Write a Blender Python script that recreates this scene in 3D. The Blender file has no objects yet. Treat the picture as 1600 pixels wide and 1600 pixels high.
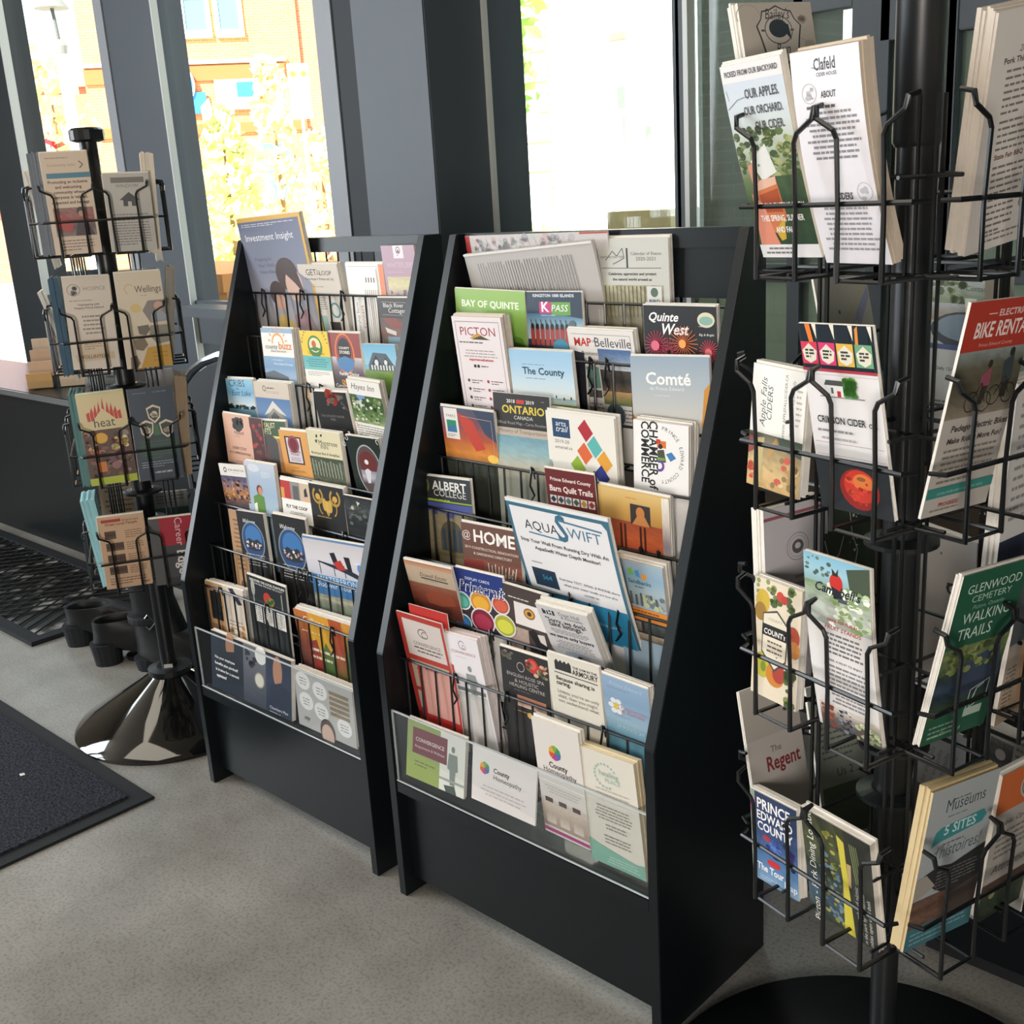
import bpy, bmesh, math, random
from mathutils import Vector, Matrix
random.seed(7)
C = bpy.context.scene.collection
SC = bpy.context.scene

# ---------------------------------------------------------------- camera
CAM = Vector((0.0, 0.0, 1.17159))
cam = bpy.data.objects.new('camera', bpy.data.cameras.new('camera'))
C.objects.link(cam)
R_, U_, F_ = ((0.72596,0.68521,-0.05896),(-0.14862,0.24002,0.95932),(-0.67149,0.68767,-0.27608))
cam.matrix_world = Matrix(((R_[0], U_[0], -F_[0], CAM[0]), (R_[1], U_[1], -F_[1], CAM[1]), (R_[2], U_[2], -F_[2], CAM[2]), (0, 0, 0, 1)))
cam.data.sensor_fit = 'HORIZONTAL'; cam.data.sensor_width = 36.0
cam.data.lens = 1740.58 / 1600 * 36
cam.data.clip_start = 0.02; cam.data.clip_end = 300
SC.camera = cam

# ---------------------------------------------------------------- sky, sun, room lights, exposure
wd = bpy.data.worlds.new('sky'); SC.world = wd; wd.use_nodes = True
wd.node_tree.nodes['Background'].inputs[0].default_value = (0.80, 0.90, 1.0, 1)
wd.node_tree.nodes['Background'].inputs[1].default_value = 2.6
sun = bpy.data.objects.new('sun', bpy.data.lights.new('sun', 'SUN')); C.objects.link(sun)
sun.data.energy = 17.0; sun.data.angle = 0.01; sun.data.color = (1.0, 0.95, 0.86)
sun.rotation_euler = Vector((-0.28, 0.75, -0.62)).to_track_quat('-Z', 'Y').to_euler()

def area(name, loc, target, sx, sy, power, col):
    l = bpy.data.lights.new(name, 'AREA'); l.shape = 'RECTANGLE'; l.size = sx; l.size_y = sy
    l.energy = power; l.color = col
    o = bpy.data.objects.new(name, l); C.objects.link(o); o.location = loc
    o.rotation_euler = (Vector(target) - Vector(loc)).to_track_quat('-Z', 'Y').to_euler()
    return o
for y in (-3.6, -2.2, -0.8):                          # daylight of the tall windows along the left side of the room
    area('left_window_light', (-5.6, y, 1.8), (0, y + 0.9, 1.5), 1.0, 2.7, 78, (0.87, 0.94, 1.0))
area('ceiling_light', (-2.2, -0.4, 3.1), (-2.2, -0.4, 0), 2.4, 1.6, 34, (1.0, 0.9, 0.76))
area('right_fill_light', (0.78, -1.2, 0.95), (-0.5, 1.1, 1.1), 1.0, 0.7, 60, (1.0, 0.93, 0.86))  # added fill for the right-facing leaflets, no known window there

vs = SC.view_settings
vs.view_transform = 'Standard'; vs.look = 'None'; vs.gamma = 1.0; vs.use_curve_mapping = False
vs.exposure = 0.35

# ---------------------------------------------------------------- helpers
def s2l(c):
    return c / 12.92 if c <= 0.04045 else ((c + 0.055) / 1.055) ** 2.4
def hx(h):
    return tuple(s2l(int(h[i:i + 2], 16) / 255) for i in (0, 2, 4)) + (1.0,)

def mat(name, col, rough=0.5, spec=0.5, metal=0.0, noise=0.0, scale=20.0, bump=0.0, coat=0.0):
    m = bpy.data.materials.new(name); m.use_nodes = True
    nt = m.node_tree; b = nt.nodes['Principled BSDF']
    c = hx(col) if isinstance(col, str) else tuple(col) + (1,)
    b.inputs['Base Color'].default_value = c
    b.inputs['Roughness'].default_value = rough
    b.inputs['Specular IOR Level'].default_value = spec
    b.inputs['Metallic'].default_value = metal
    b.inputs['Coat Weight'].default_value = coat
    if noise or bump:
        tc = nt.nodes.new('ShaderNodeTexCoord'); n = nt.nodes.new('ShaderNodeTexNoise')
        n.inputs['Scale'].default_value = scale; n.inputs['Detail'].default_value = 5
        nt.links.new(tc.outputs['Object'], n.inputs['Vector'])
        if noise:
            r = nt.nodes.new('ShaderNodeValToRGB')
            r.color_ramp.elements[0].position = 0.3; r.color_ramp.elements[1].position = 0.7
            r.color_ramp.elements[0].color = tuple(x * (1 - noise) for x in c[:3]) + (1,)
            r.color_ramp.elements[1].color = tuple(min(1, x * (1 + noise)) for x in c[:3]) + (1,)
            nt.links.new(n.outputs['Fac'], r.inputs['Fac']); nt.links.new(r.outputs['Color'], b.inputs['Base Color'])
        if bump:
            bp = nt.nodes.new('ShaderNodeBump'); bp.inputs['Strength'].default_value = bump; bp.inputs['Distance'].default_value = 0.004
            nt.links.new(n.outputs['Fac'], bp.inputs['Height']); nt.links.new(bp.outputs['Normal'], b.inputs['Normal'])
    return m

def glass(name, tint, haze, hazecol, gloss=0.06):
    m = bpy.data.materials.new(name); m.use_nodes = True
    nt = m.node_tree; nt.nodes.clear()
    o = nt.nodes.new('ShaderNodeOutputMaterial'); t = nt.nodes.new('ShaderNodeBsdfTransparent'); g = nt.nodes.new('ShaderNodeBsdfGlossy')
    d = nt.nodes.new('ShaderNodeBsdfDiffuse'); m1 = nt.nodes.new('ShaderNodeMixShader'); m2 = nt.nodes.new('ShaderNodeMixShader')
    t.inputs[0].default_value = tuple(tint) + (1,); g.inputs['Roughness'].default_value = 0.03
    d.inputs[0].default_value = hx(hazecol)
    m1.inputs[0].default_value = gloss; m2.inputs[0].default_value = haze
    nt.links.new(t.outputs[0], m1.inputs[1]); nt.links.new(g.outputs[0], m1.inputs[2])
    nt.links.new(m1.outputs[0], m2.inputs[1]); nt.links.new(d.outputs[0], m2.inputs[2]); nt.links.new(m2.outputs[0], o.inputs[0])
    return m

def link(name, me, parent=None, loc=None, mats=()):
    o = bpy.data.objects.new(name, me); C.objects.link(o)
    for m in mats:
        me.materials.append(m)
    if parent: o.parent = parent
    if loc: o.location = loc
    return o

class MB:
    """collects shapes and links them as one mesh object"""
    def __init__(s): s.bm = bmesh.new()
    def box(s, a, b, M=None):
        x0, y0, z0 = a; x1, y1, z1 = b
        v = [Vector(p) for p in ((x0, y0, z0), (x1, y0, z0), (x1, y1, z0), (x0, y1, z0), (x0, y0, z1), (x1, y0, z1), (x1, y1, z1), (x0, y1, z1))]
        if M is not None: v = [M @ p for p in v]
        v = [s.bm.verts.new(p) for p in v]
        for f in ((3, 2, 1, 0), (4, 5, 6, 7), (0, 1, 5, 4), (1, 2, 6, 5), (2, 3, 7, 6), (3, 0, 4, 7)):
            s.bm.faces.new([v[i] for i in f])
        return s
    def prism(s, prof, fn):
        """prof: 2D outline; fn(p, k) -> 3D point on side k"""
        A = [s.bm.verts.new(fn(p, 0)) for p in prof]; B = [s.bm.verts.new(fn(p, 1)) for p in prof]; n = len(prof)
        s.bm.faces.new(A[::-1]); s.bm.faces.new(B)
        for i in range(n): s.bm.faces.new((A[i], A[(i + 1) % n], B[(i + 1) % n], B[i]))
        return s
    def tube(s, pts, r, n=6, cap=True, closed=False):
        P = [Vector(p) for p in pts]; rings = []
        up = None
        for i, p in enumerate(P):
            a = P[i] - P[i - 1] if i else (P[i] - P[-1] if closed else P[1] - P[0])
            b = P[(i + 1) % len(P)] - P[i] if (i < len(P) - 1 or closed) else a
            t = (a.normalized() + b.normalized())
            t = t.normalized() if t.length > 1e-6 else a.normalized()
            if up is None:
                up = Vector((0, 0, 1)) if abs(t.z) < 0.9 else Vector((1, 0, 0))
            x = t.cross(up)
            if x.length < 1e-4: x = t.cross(Vector((0, 1, 0.3)))
            x.normalize(); y = x.cross(t).normalized(); up = y
            k = 1 / max(0.5, math.sqrt(max(0.0, (1 + a.normalized().dot(b.normalized())) / 2)))
            rr = r[i] if isinstance(r, (list, tuple)) else r
            rings.append([s.bm.verts.new(p + (x * math.cos(q) + y * math.sin(q)) * rr * min(k, 1.4)) for q in [2 * math.pi * j / n for j in range(n)]])
        m = len(rings)
        for i in range(m if closed else m - 1):
            A, B = rings[i], rings[(i + 1) % m]
            for j in range(n): s.bm.faces.new((A[j], A[(j + 1) % n], B[(j + 1) % n], B[j]))
        if cap and not closed:
            s.bm.faces.new(rings[0][::-1]); s.bm.faces.new(rings[-1])
        return s
    def lathe(s, prof, c, n=32):
        """prof: (radius, z) from bottom to top, closed with caps where the radius is not zero"""
        rings = []
        for r, z in prof:
            rings.append([s.bm.verts.new((c[0] + r * math.cos(2 * math.pi * j / n), c[1] + r * math.sin(2 * math.pi * j / n), c[2] + z)) for j in range(n)])
        for A, B in zip(rings, rings[1:]):
            for j in range(n): s.bm.faces.new((A[j], A[(j + 1) % n], B[(j + 1) % n], B[j]))
        s.bm.faces.new(rings[0][::-1]); s.bm.faces.new(rings[-1])
        return s
    def quad(s, *p):
        s.bm.faces.new([s.bm.verts.new(q) for q in p]); return s
    def build(s, name, m, parent=None, loc=None, smooth=False, bevel=0.0):
        if bevel:
            bmesh.ops.bevel(s.bm, geom=list(s.bm.edges), offset=bevel, segments=2, affect='EDGES', clamp_overlap=True)
        bmesh.ops.recalc_face_normals(s.bm, faces=list(s.bm.faces))
        me = bpy.data.meshes.new(name); s.bm.to_mesh(me); s.bm.free()
        if smooth:
            for p in me.polygons: p.use_smooth = True
            try: me.set_sharp_from_angle(angle=math.radians(40))
            except Exception: pass
        return link(name, me, parent, loc, m if isinstance(m, (list, tuple)) else (m,))

def tag(o, label, cat, group=None):
    o['label'] = label; o['category'] = cat
    if group: o['group'] = group
    return o
def struct(o):
    o['kind'] = 'structure'; return o
def empty(name, loc, rz=0.0):
    o = bpy.data.objects.new(name, None); C.objects.link(o); o.location = loc; o.rotation_euler = (0, 0, rz)
    o.empty_display_size = 0.05
    return o
# ---------------------------------------------------------------- materials of the room
M = {}
M['rack'] = mat('black satin lacquer', '12171a', 0.32, 0.28, noise=0.06, scale=60)
M['frame'] = mat('dark aluminium with flare veil', '4a5157', 0.5, 0.4, noise=0.04, scale=8)  # dark paint lightened by the lens flare veil around the windows
M['column'] = mat('dark column with flare veil', '4a5159', 0.5, 0.4, noise=0.04, scale=5)  # near-black paint, with the lens flare veil mixed into its colour
M['lightframe'] = mat('grey painted frame', '8d9298', 0.5, 0.4)
M['strip'] = mat('pale glazing bead', 'c9ccc8', 0.35, 0.5)
M['darkwall'] = mat('dark painted wall', '2b3034', 0.6, 0.3, noise=0.05, scale=4)
M['wall'] = mat('warm white wall', '9a8f80', 0.8, 0.2, noise=0.03, scale=3)
M['wire'] = mat('black coated wire', '121416', 0.32, 0.5)
M['pole'] = mat('black painted steel', '15181a', 0.35, 0.5)
M['gloss'] = mat('black gloss lacquer', '08090a', 0.06, 0.6, coat=0.6)
M['chrome'] = mat('chrome', 'd5d8dc', 0.12, 0.5, metal=1.0)
M['rubber'] = mat('black rubber', '202327', 0.7, 0.3, noise=0.1, scale=60)
M['leather'] = mat('black leather', '141516', 0.45, 0.4, noise=0.15, scale=30, bump=0.2)
M['clear'] = glass('clear acrylic', (0.97, 0.98, 0.98), 0.012, 'b0b8bc', 0.04)
M['edge'] = mat('polished acrylic edge', 'c4ccce', 0.2, 0.6)
M['pane'] = glass('window glass', (0.97, 0.99, 0.97), 0.004, 'a0a8a4', 0.03)
M['doorpane'] = glass('greenish door glass', (0.74, 0.83, 0.78), 0.2, 'a9b8b0', 0.05)  # diffuse haze stands in for light reflected on the panes

def floor_mat():
    m = bpy.data.materials.new('polished concrete'); m.use_nodes = True
    nt = m.node_tree; b = nt.nodes['Principled BSDF']; N = nt.nodes.new; K = nt.links.new
    tc = N('ShaderNodeTexCoord')
    a = N('ShaderNodeTexNoise'); a.inputs['Scale'].default_value = 2.6; a.inputs['Detail'].default_value = 8; a.inputs['Roughness'].default_value = 0.62
    f = N('ShaderNodeTexNoise'); f.inputs['Scale'].default_value = 170; f.inputs['Detail'].default_value = 3
    v = N('ShaderNodeTexVoronoi'); v.inputs['Scale'].default_value = 95
    for n in (a, f, v): K(tc.outputs['Object'], n.inputs['Vector'])
    r = N('ShaderNodeValToRGB'); e = r.color_ramp.elements
    e[0].position = 0.33; e[0].color = hx('7d7b76'); e[1].position = 0.7; e[1].color = hx('a5a4a0')
    K(a.outputs['Fac'], r.inputs['Fac'])
    r2 = N('ShaderNodeValToRGB'); e = r2.color_ramp.elements
    e[0].position = 0.36; e[0].color = (0.55, 0.53, 0.5, 1); e[1].position = 0.52; e[1].color = (1, 1, 1, 1)
    K(f.outputs['Fac'], r2.inputs['Fac'])
    r3 = N('ShaderNodeValToRGB'); e = r3.color_ramp.elements
    e[0].position = 0.06; e[0].color = (0.4, 0.38, 0.36, 1); e[1].position = 0.2; e[1].color = (1, 1, 1, 1)
    K(v.outputs['Distance'], r3.inputs['Fac'])
    x = N('ShaderNodeMix'); x.data_type = 'RGBA'; x.blend_type = 'MULTIPLY'; x.inputs['Factor'].default_value = 0.55
    K(r.outputs['Color'], x.inputs['A']); K(r2.outputs['Color'], x.inputs['B'])
    y = N('ShaderNodeMix'); y.data_type = 'RGBA'; y.blend_type = 'MULTIPLY'; y.inputs['Factor'].default_value = 0.6
    K(x.outputs['Result'], y.inputs['A']); K(r3.outputs['Color'], y.inputs['B']); K(y.outputs['Result'], b.inputs['Base Color'])
    b.inputs['Roughness'].default_value = 0.36; b.inputs['Specular IOR Level'].default_value = 0.4
    return m

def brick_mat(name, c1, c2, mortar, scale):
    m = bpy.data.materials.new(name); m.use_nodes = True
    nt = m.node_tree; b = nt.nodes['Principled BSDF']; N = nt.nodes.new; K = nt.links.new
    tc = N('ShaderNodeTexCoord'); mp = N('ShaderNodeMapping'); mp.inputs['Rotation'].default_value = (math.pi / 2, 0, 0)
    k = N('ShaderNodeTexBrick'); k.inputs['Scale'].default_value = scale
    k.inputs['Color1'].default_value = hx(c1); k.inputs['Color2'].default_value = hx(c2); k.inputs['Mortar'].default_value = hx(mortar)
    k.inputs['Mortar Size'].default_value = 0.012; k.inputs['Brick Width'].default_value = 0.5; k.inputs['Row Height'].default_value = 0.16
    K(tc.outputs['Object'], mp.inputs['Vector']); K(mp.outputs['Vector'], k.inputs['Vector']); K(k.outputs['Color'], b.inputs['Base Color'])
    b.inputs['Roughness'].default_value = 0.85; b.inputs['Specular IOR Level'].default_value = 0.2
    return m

# ---------------------------------------------------------------- the room
struct(MB().box((-6.2, -5.2, -0.1), (2.6, 2.2, 0)).build('floor', floor_mat()))
struct(MB().box((-6.2, -5.2, 3.2), (2.6, 2.2, 3.35)).build('ceiling', M['wall']))
struct(MB().box((-6.35, -5.2, 0), (-6.2, 2.2, 3.2)).build('wall_left', M['wall']))
struct(MB().box((0.85, -5.2, 0), (1.0, 2.2, 3.2)).build('wall_right', M['darkwall']))  # unseen, brought in close and dark to dim the right side
struct(MB().box((-6.2, -5.35, 0), (2.6, -5.2, 3.2)).build('wall_rear', M['wall']))
YB, YC = 2.1, 1.45
HB = 0.868                                                  # sill heights of the two window groups
# piers, jog and knee walls of the shop front
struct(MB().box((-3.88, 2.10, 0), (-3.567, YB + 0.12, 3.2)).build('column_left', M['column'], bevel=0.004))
struct(MB().box((-5.015, 2.10, 0), (-4.735, YB + 0.12, 3.2)).build('column_far_left', M['darkwall'], bevel=0.004))
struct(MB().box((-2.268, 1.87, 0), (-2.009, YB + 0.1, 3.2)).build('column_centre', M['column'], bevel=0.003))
struct(MB().box((-2.59, 2.07, 0), (-2.03, YB + 0.1, 3.2)).build('wall_pier', M['darkwall']))
struct(MB().box((-6.2, YB - 0.02, 0), (2.6, YB + 0.14, 0.24)).build('wall_knee', M['darkwall']))
struct(MB().box((-2.03, YB - 0.03, 0.24), (-1.46, YB + 0.12, 0.6)).box((-1.46, YB - 0.03, 0.24), (2.6, YB + 0.12, 0.72)).build('wall_floor_shade', mat('brown painted base', '4a4239', 0.6, 0.3, noise=0.08, scale=6)))  # raised out of sight to keep window light off the floor
struct(MB().box((-6.2, YB - 0.05, 2.75), (2.6, YB + 0.14, 3.2)).build('wall_header', M['darkwall']))

def win(n, x0, x1, y, zs, zr, fl, fr, z0=0.24, pm='pane', top=2.75, lower=None):
    """one shop front window: clear opening x0..x1, sill rail zr..zs, frame widths fl and fr"""
    x0, x1 = x0 * 1.0262, x1 * 1.007; xe, xf = x0 - fl, x1 + fr; y = y + 0.035    # seen edges: back of the left jamb, front of the right jamb
    o = MB()
    o.box((xe, y - 0.02, z0), (x0, y + 0.02, 2.75)).box((x1, y - 0.02, z0), (xf, y + 0.02, 2.75))
    o.box((x0, y - 0.02, zr), (x1, y + 0.02, zs)).box((x0, y - 0.02, z0), (x1, y + 0.02, z0 + 0.06)).box((x0, y - 0.02, top - 0.06), (x1, y + 0.02, 2.75))
    w = struct(o.build('window_%d' % n, M['frame'], bevel=0.002))
    MB().box((x0, y - 0.004, zs), (x1, y + 0.004, top - 0.06)).build('glass_pane', M[pm], w)
    MB().box((x0, y - 0.004, z0 + 0.06), (x1, y + 0.004, zr)).build('glass_pane', M[lower or pm], w)
    return w
win(1, -6.1, -5.02, YB, 0.47, 0.35, 0.05, 0.2)
win(2, -4.645, -3.938, YB, HB, HB - 0.14, 0.075, 0.056)
win(3, -3.489, -2.663, YB, HB, HB - 0.15, 0.039, 0.075)
win(4, -1.961, -1.492, YB, 1.035, 0.925, 0.063, 0.035, 0.6)
win(5, -1.445, -1.214, YB, 0.99, 0.955, 0.012, 0.032, pm='doorpane', z0=0.72)
win(6, -1.182, -1.08, YB, 0.99, 0.955, 0.002, 0.076, pm='doorpane', z0=0.72, top=1.53)
win(7, -1.004, -0.93, YB, 0.99, 0.955, 0.002, 0.05, pm='doorpane', z0=0.72, top=1.46)
win(8, -0.86, 0.6, YB, 0.99, 0.955, 0.02, 0.05, pm='doorpane', z0=0.72, top=1.46)
def bead(n, x0, x1, y0, y1, m='strip'):
    struct(MB().box((x0, y0, 0.24), (x1, y1, 2.75)).build('trim_%d' % n, M[m]))
bead(1, -4.737, -4.729, 2.10, 2.135); bead(2, -3.569, -3.562, 2.099, 2.124); bead(3, -2.029, -2.001, 2.055, 2.07); bead(4, -1.457, -1.445, 2.09, 2.116)
bead(6, -3.938, -3.880, 2.095, 2.12, 'lightframe'); bead(7, -2.663, -2.588, 2.065, 2.12, 'lightframe')
# deep sill board below the middle window
struct(MB().box((-3.42, YB - 0.16, HB - 0.03), (-2.62, YB - 0.05, HB)).build('trim_8', M['frame']))

# ---------------------------------------------------------------- the street outside
pave = mat('pale pavement', 'd6d0c4', 0.8, 0.2, noise=0.06, scale=3)
struct(MB().box((-70, 2.26, -0.3), (40, 70, -0.12)).build('street_ground', pave))
HD = math.radians(-56); NF = Vector((math.sin(HD), math.cos(HD), 0)); EF = Vector((math.cos(HD), -math.sin(HD), 0))
def fac(e, d, z): return EF * e + NF * d + Vector((0, 0, z))
MF = Matrix(((EF.x, NF.x, 0, 0), (EF.y, NF.y, 0, 0), (0, 0, 1, 0), (0, 0, 0, 1)))
brick = brick_mat('sunlit orange brick', 'c98a5a', 'bf7d50', 'd0a680', 3.0)
brick2 = brick_mat('sunlit pink brick', 'c07a5c', 'b86e52', 'c99a80', 3.0)
bandm = mat('red brick band', 'b0603c', 0.8, 0.2); whitem = mat('white painted timber', 'f2f0ea', 0.6, 0.3)
glz = mat('blue grey window glass', '5d808e', 0.25, 0.4)
b1 = empty('brick_building', fac(0, 26, -0.12)); b1.rotation_euler = (0, 0, -HD)
def bpart(name, boxes, m, parent):
    o = MB()
    for a, b in boxes: o.box(a, b)
    return o.build(name, m, parent)
bpart('brick_wall', [((-3.1, 0, 0), (1.35, 8, 12))], brick, b1)
bpart('return_wall', [((1.35, 0.12, 0), (1.75, 8, 12)), ((1.75, 0.6, 0), (2.9, 8, 12))], brick2, b1)
bpart('brick_band', [((-3.1, -0.06, 3.92), (1.0, 0, 4.22)), ((-3.1, -0.08, 2.85), (1.35, 0, 3.05))], bandm, b1)
bpart('cornice', [((-3.1, -0.1, 4.25), (1.05, 0, 4.33)), ((1.2, 0.02, 0), (1.36, 0.13, 12))], mat('pale stone trim', 'e3cdb0', 0.8, 0.2), b1)
def bwin(x0, x1, z0, z1, y=0.0):
    f = bpart('window_frame', [((x0 - 0.09, y - 0.1, z0 - 0.14), (x1 + 0.09, y, z0)), ((x0 - 0.09, y - 0.06, z1), (x1 + 0.09, y, z1 + 0.1)), ((x0 - 0.09, y - 0.06, z0), (x0, y, z1)), ((x1, y - 0.06, z0), (x1 + 0.09, y, z1)), ((x0, y - 0.05, (z0 + z1) / 2 - .04), (x1, y, (z0 + z1) / 2 + .04))], whitem, b1)
    bpart('window_glass', [((x0, y - 0.03, z0), (x1, y - 0.01, z1))], glz, f)
bwin(-0.93, -0.5, 4.9, 6.2); bwin(-0.24, 0.16, 4.9, 6.2); bwin(1.85, 2.12, 5.1, 6.2, 0.6); bwin(1.9, 2.15, 3.5, 4.6, 0.6); bwin(-2.2, -1.8, 4.9, 6.2)
bpart('shop_window', [((-1.5, -0.05, 0.2), (-1.0, 0, 2.6)), ((0.3, -0.05, 0.5), (1.0, 0, 2.6))], glz, b1)
tag(b1, 'sunlit orange brick building with white sash windows seen through the middle window', 'building')
# shop sign with the cross, on the brick front
sg = empty('shop_sign', fac(-1.02, 25.86, 3.15)); sg.rotation_euler = (0, 0, -HD)
blue = mat('sign blue', '2f7fd6', 0.5, 0.3); cyan = mat('sign cyan', '35c8d8', 0.5, 0.3)
bpart('sign_board', [((-0.45, 0, 0), (0.32, 0.08, 0.42))], blue, sg)
def disc(r, y0, y1, z): 
    o = MB(); pr = [(r * math.cos(a) * 0.9, r * math.sin(a) * 1.1) for a in [2 * math.pi * i / 32 for i in range(32)]]
    return o.prism(pr, lambda p, k: Vector((p[0] - 0.2, y1 if k == 0 else y0, p[1] + z)))
disc(0.36, -0.05, 0.06, 0.58).build('white_ring', whitem, sg); disc(0.31, -0.08, 0.0, 0.58).build('blue_disc', blue, sg)
bpart('cross', [((-0.28, -0.12, 0.36), (-0.12, -0.07, 0.8)), ((-0.41, -0.121, 0.5), (0.01, -0.071, 0.66))], cyan, sg)
tag(sg, 'blue shop sign with a cyan cross in a white ringed disc', 'sign')
sg2 = empty('fascia_sign', fac(-0.1, 25.86, 3.3)); sg2.rotation_euler = (0, 0, -HD)
bpart('sign_board', [((-0.4, 0, -0.1), (0.5, 0.06, 0.5))], whitem, sg2)
bpart('blue_panel', [((0.05, -0.02, 0.14), (0.42, 0, 0.44))], blue, sg2)
tag(sg2, 'white fascia sign with a blue lettered panel, right of the cross sign', 'sign')
# low building with a red awning, left of the brick building
b2 = empty('low_shop', fac(-4.9, 27, -0.12)); b2.rotation_euler = (0, 0, -HD)
bpart('brick_wall', [((-3.5, 0, 0), (1.7, 6, 4.3))], brick2, b2)
bpart('parapet', [((-3.5, -0.15, 4.0), (1.7, 0, 4.35))], mat('grey parapet', 'b9b4a6', 0.8, 0.2), b2)
bpart('window_band', [((-0.1, -0.05, 3.1), (0.9, 0, 3.4))], mat('grey shop glass', '8a9590', 0.3, 0.4), b2)
MB().box((-1.2, -1.0, 2.25), (0.95, 0, 3.0)).build('awning', mat('red canvas', 'c22f3a', 0.8, 0.1), b2)
tag(b2, 'low shop with a red awning behind the yellow trees, seen through the left window', 'building')
# white stone building seen through the window above the right rack
stone = mat('sunlit white stone', 'e9e4d6', 0.8, 0.2, noise=0.04, scale=2); joint = mat('stone joint', '6c6a54', 0.9, 0.1)
b3 = empty('stone_building', (-11.5, 14.0, -0.12))
bpart('stone_wall', [((-1.6, 0, 0), (4.5, 8, 12))], stone, b3)
bpart('joint_lines', [((-1.6, -0.012, z), (-0.78, 0, z + 0.03)) for z in (1.55, 2.0, 2.45, 2.9, 3.35, 3.8, 4.25)], joint, b3)
bpart('quoin', [((-0.78, -0.06, 0), (-0.02, 0, 12))], stone, b3)
bpart('quoin_joints', [((x, -0.065, 0.3 + 0.14 * i), (x + 0.03, -0.055, 0.36 + 0.14 * i)) for x in (-0.78, -0.05) for i in range(34)], joint, b3)
bpart('string_course', [((0.0, -0.08, 3.33), (1.3, 0, 3.43))], mat('beige string course', '76705e', 0.8, 0.2), b3)
greeng = mat('green grey glass', '5c6e5e', 0.15, 0.6)
for (x0, x1, z0, z1) in ((0.26, 0.38, 2.1, 2.66), (0.6, 0.88, 2.38, 2.68), (1.1, 1.2, 1.9, 2.62), (0.68, 0.88, 1.9, 2.25)):
    f = bpart('window_frame', [((x0 - 0.05, -0.05, z0 - 0.05), (x1 + 0.05, -0.001, z1 + 0.05))], whitem, b3)
    bpart('window_glass', [((x0, -0.06, z0), (x1, -0.045, z1))], greeng, f)
tag(b3, 'overexposed white stone building with small green panes across the street', 'building')

def leafmat(n, c): return mat(n, c, 0.7, 0.2, noise=0.35, scale=3)
lf = [leafmat('yellow green leaves', 'd3d98f'), leafmat('golden leaves', 'e6d4a4'), leafmat('fresh green leaves', 'bcdc84')]
trunkm = mat('bark', '8a6d50', 0.9, 0.1)
def tree(name, base, h, r, z0, n, m, label, leaf=0.12):
    t = empty(name, base); o = MB()
    for i in range(n):
        a = random.uniform(0, 6.283); q = random.random() ** 0.5; zz = random.random()
        rr = r * q * (0.35 + 0.65 * math.sin(math.pi * min(1, 0.12 + zz * 0.88)))
        p = Vector((rr * math.cos(a), rr * math.sin(a), z0 + (h - z0) * zz))
        x = Vector((random.gauss(0, 1), random.gauss(0, 1), random.gauss(0, 1))).normalized(); y = x.orthogonal().normalized(); s = leaf * random.uniform(0.5, 1.2)
        o.quad(p - x * s, p - y * s * 0.6, p + x * s, p + y * s * 0.6)
    o.build('foliage', m, t)
    MB().tube([(0, 0, 0), (0.02, 0, z0), (0, 0.02, h * 0.8)], [0.06, 0.05, 0.015]).build('trunk', trunkm, t)
    return tag(t, label, 'tree', 'street trees outside the windows')
def G(e, d): return fac(e, d, -0.12)
def at(px_head, d): a = math.radians(px_head); return Vector((math.sin(a) * d, math.cos(a) * d, -0.12))
tree('street_tree', at(-64.4, 17), 3.5, 0.6, 0.5, 500, lf[1], 'golden leaved tree in front of the red awning')
tree('street_tree', at(-57.1, 15), 2.5, 0.42, 0.2, 420, lf[0], 'yellow green tree below the cross sign')
tree('street_tree', at(-54.6, 18), 3.4, 0.42, 0.2, 420, lf[1], 'slender golden tree beside the white fascia sign')
tree('street_tree', at(-52.6, 16), 2.2, 0.4, 0.2, 260, lf[1], 'orange yellow bush beside the parking sign')
tree('street_tree', at(-43.1, 11), 6.0, 0.35, 1.9, 600, lf[2], 'bright green tree at the left edge of the stone building')
o = MB()
for i in range(260):
    p = Vector((random.gauss(0, 0.16), random.gauss(0, 0.16), random.uniform(0.05, 1.0))); x = Vector((random.gauss(0, 1), random.gauss(0, 1), random.gauss(0, 1))).normalized() * 0.07; y = x.orthogonal() * 0.6
    o.quad(p - x, p - y, p + x, p + y)
s_ = o.build('shrub', lf[2], None, at(-42.8, 10)); tag(s_, 'small green shrub low in front of the stone building', 'shrub')
lp = empty('street_lamp', at(-63.6, 13))
MB().tube([(0, 0, 0), (0, 0, 2.9)], 0.06, 10).build('post', whitem, lp)
MB().lathe([(0.03, 0), (0.06, 0.05), (0.07, 0.12), (0.03, 0.18)], (0, 0, 2.86), 16).build('bracket', mat('weathered grey metal', '6f706c', 0.6, 0.4), lp)
MB().lathe([(0.17, 0), (0.15, 0.03), (0.05, 0.16), (0.02, 0.3)], (-0.06, 0, 3.34), 20).build('lamp_shade', mat('weathered grey shade', '6a6b68', 0.6, 0.4), lp)
MB().tube([(0, 0, 2.95), (-0.03, 0, 3.2), (-0.06, 0, 3.36)], 0.02).build('arm', mat('dark lamp arm', '4c4d4a', 0.6, 0.4), lp)
tag(lp, 'white street lamp post with a flared grey shade', 'street lamp')
ps = empty('parking_sign', at(-53.2, 14)); ps.rotation_euler = (0, 0, -HD)
MB().tube([(0, 0, 0), (0, 0, 2.5)], 0.02).build('pole', mat('galvanised pole', 'c9c9c4', 0.5, 0.5), ps)
bpart('sign_plate', [((-0.12, -0.03, 2.25), (0.12, -0.02, 2.85))], whitem, ps)
gm = mat('sign green', '9fc23a', 0.5, 0.2); o = MB()
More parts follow.
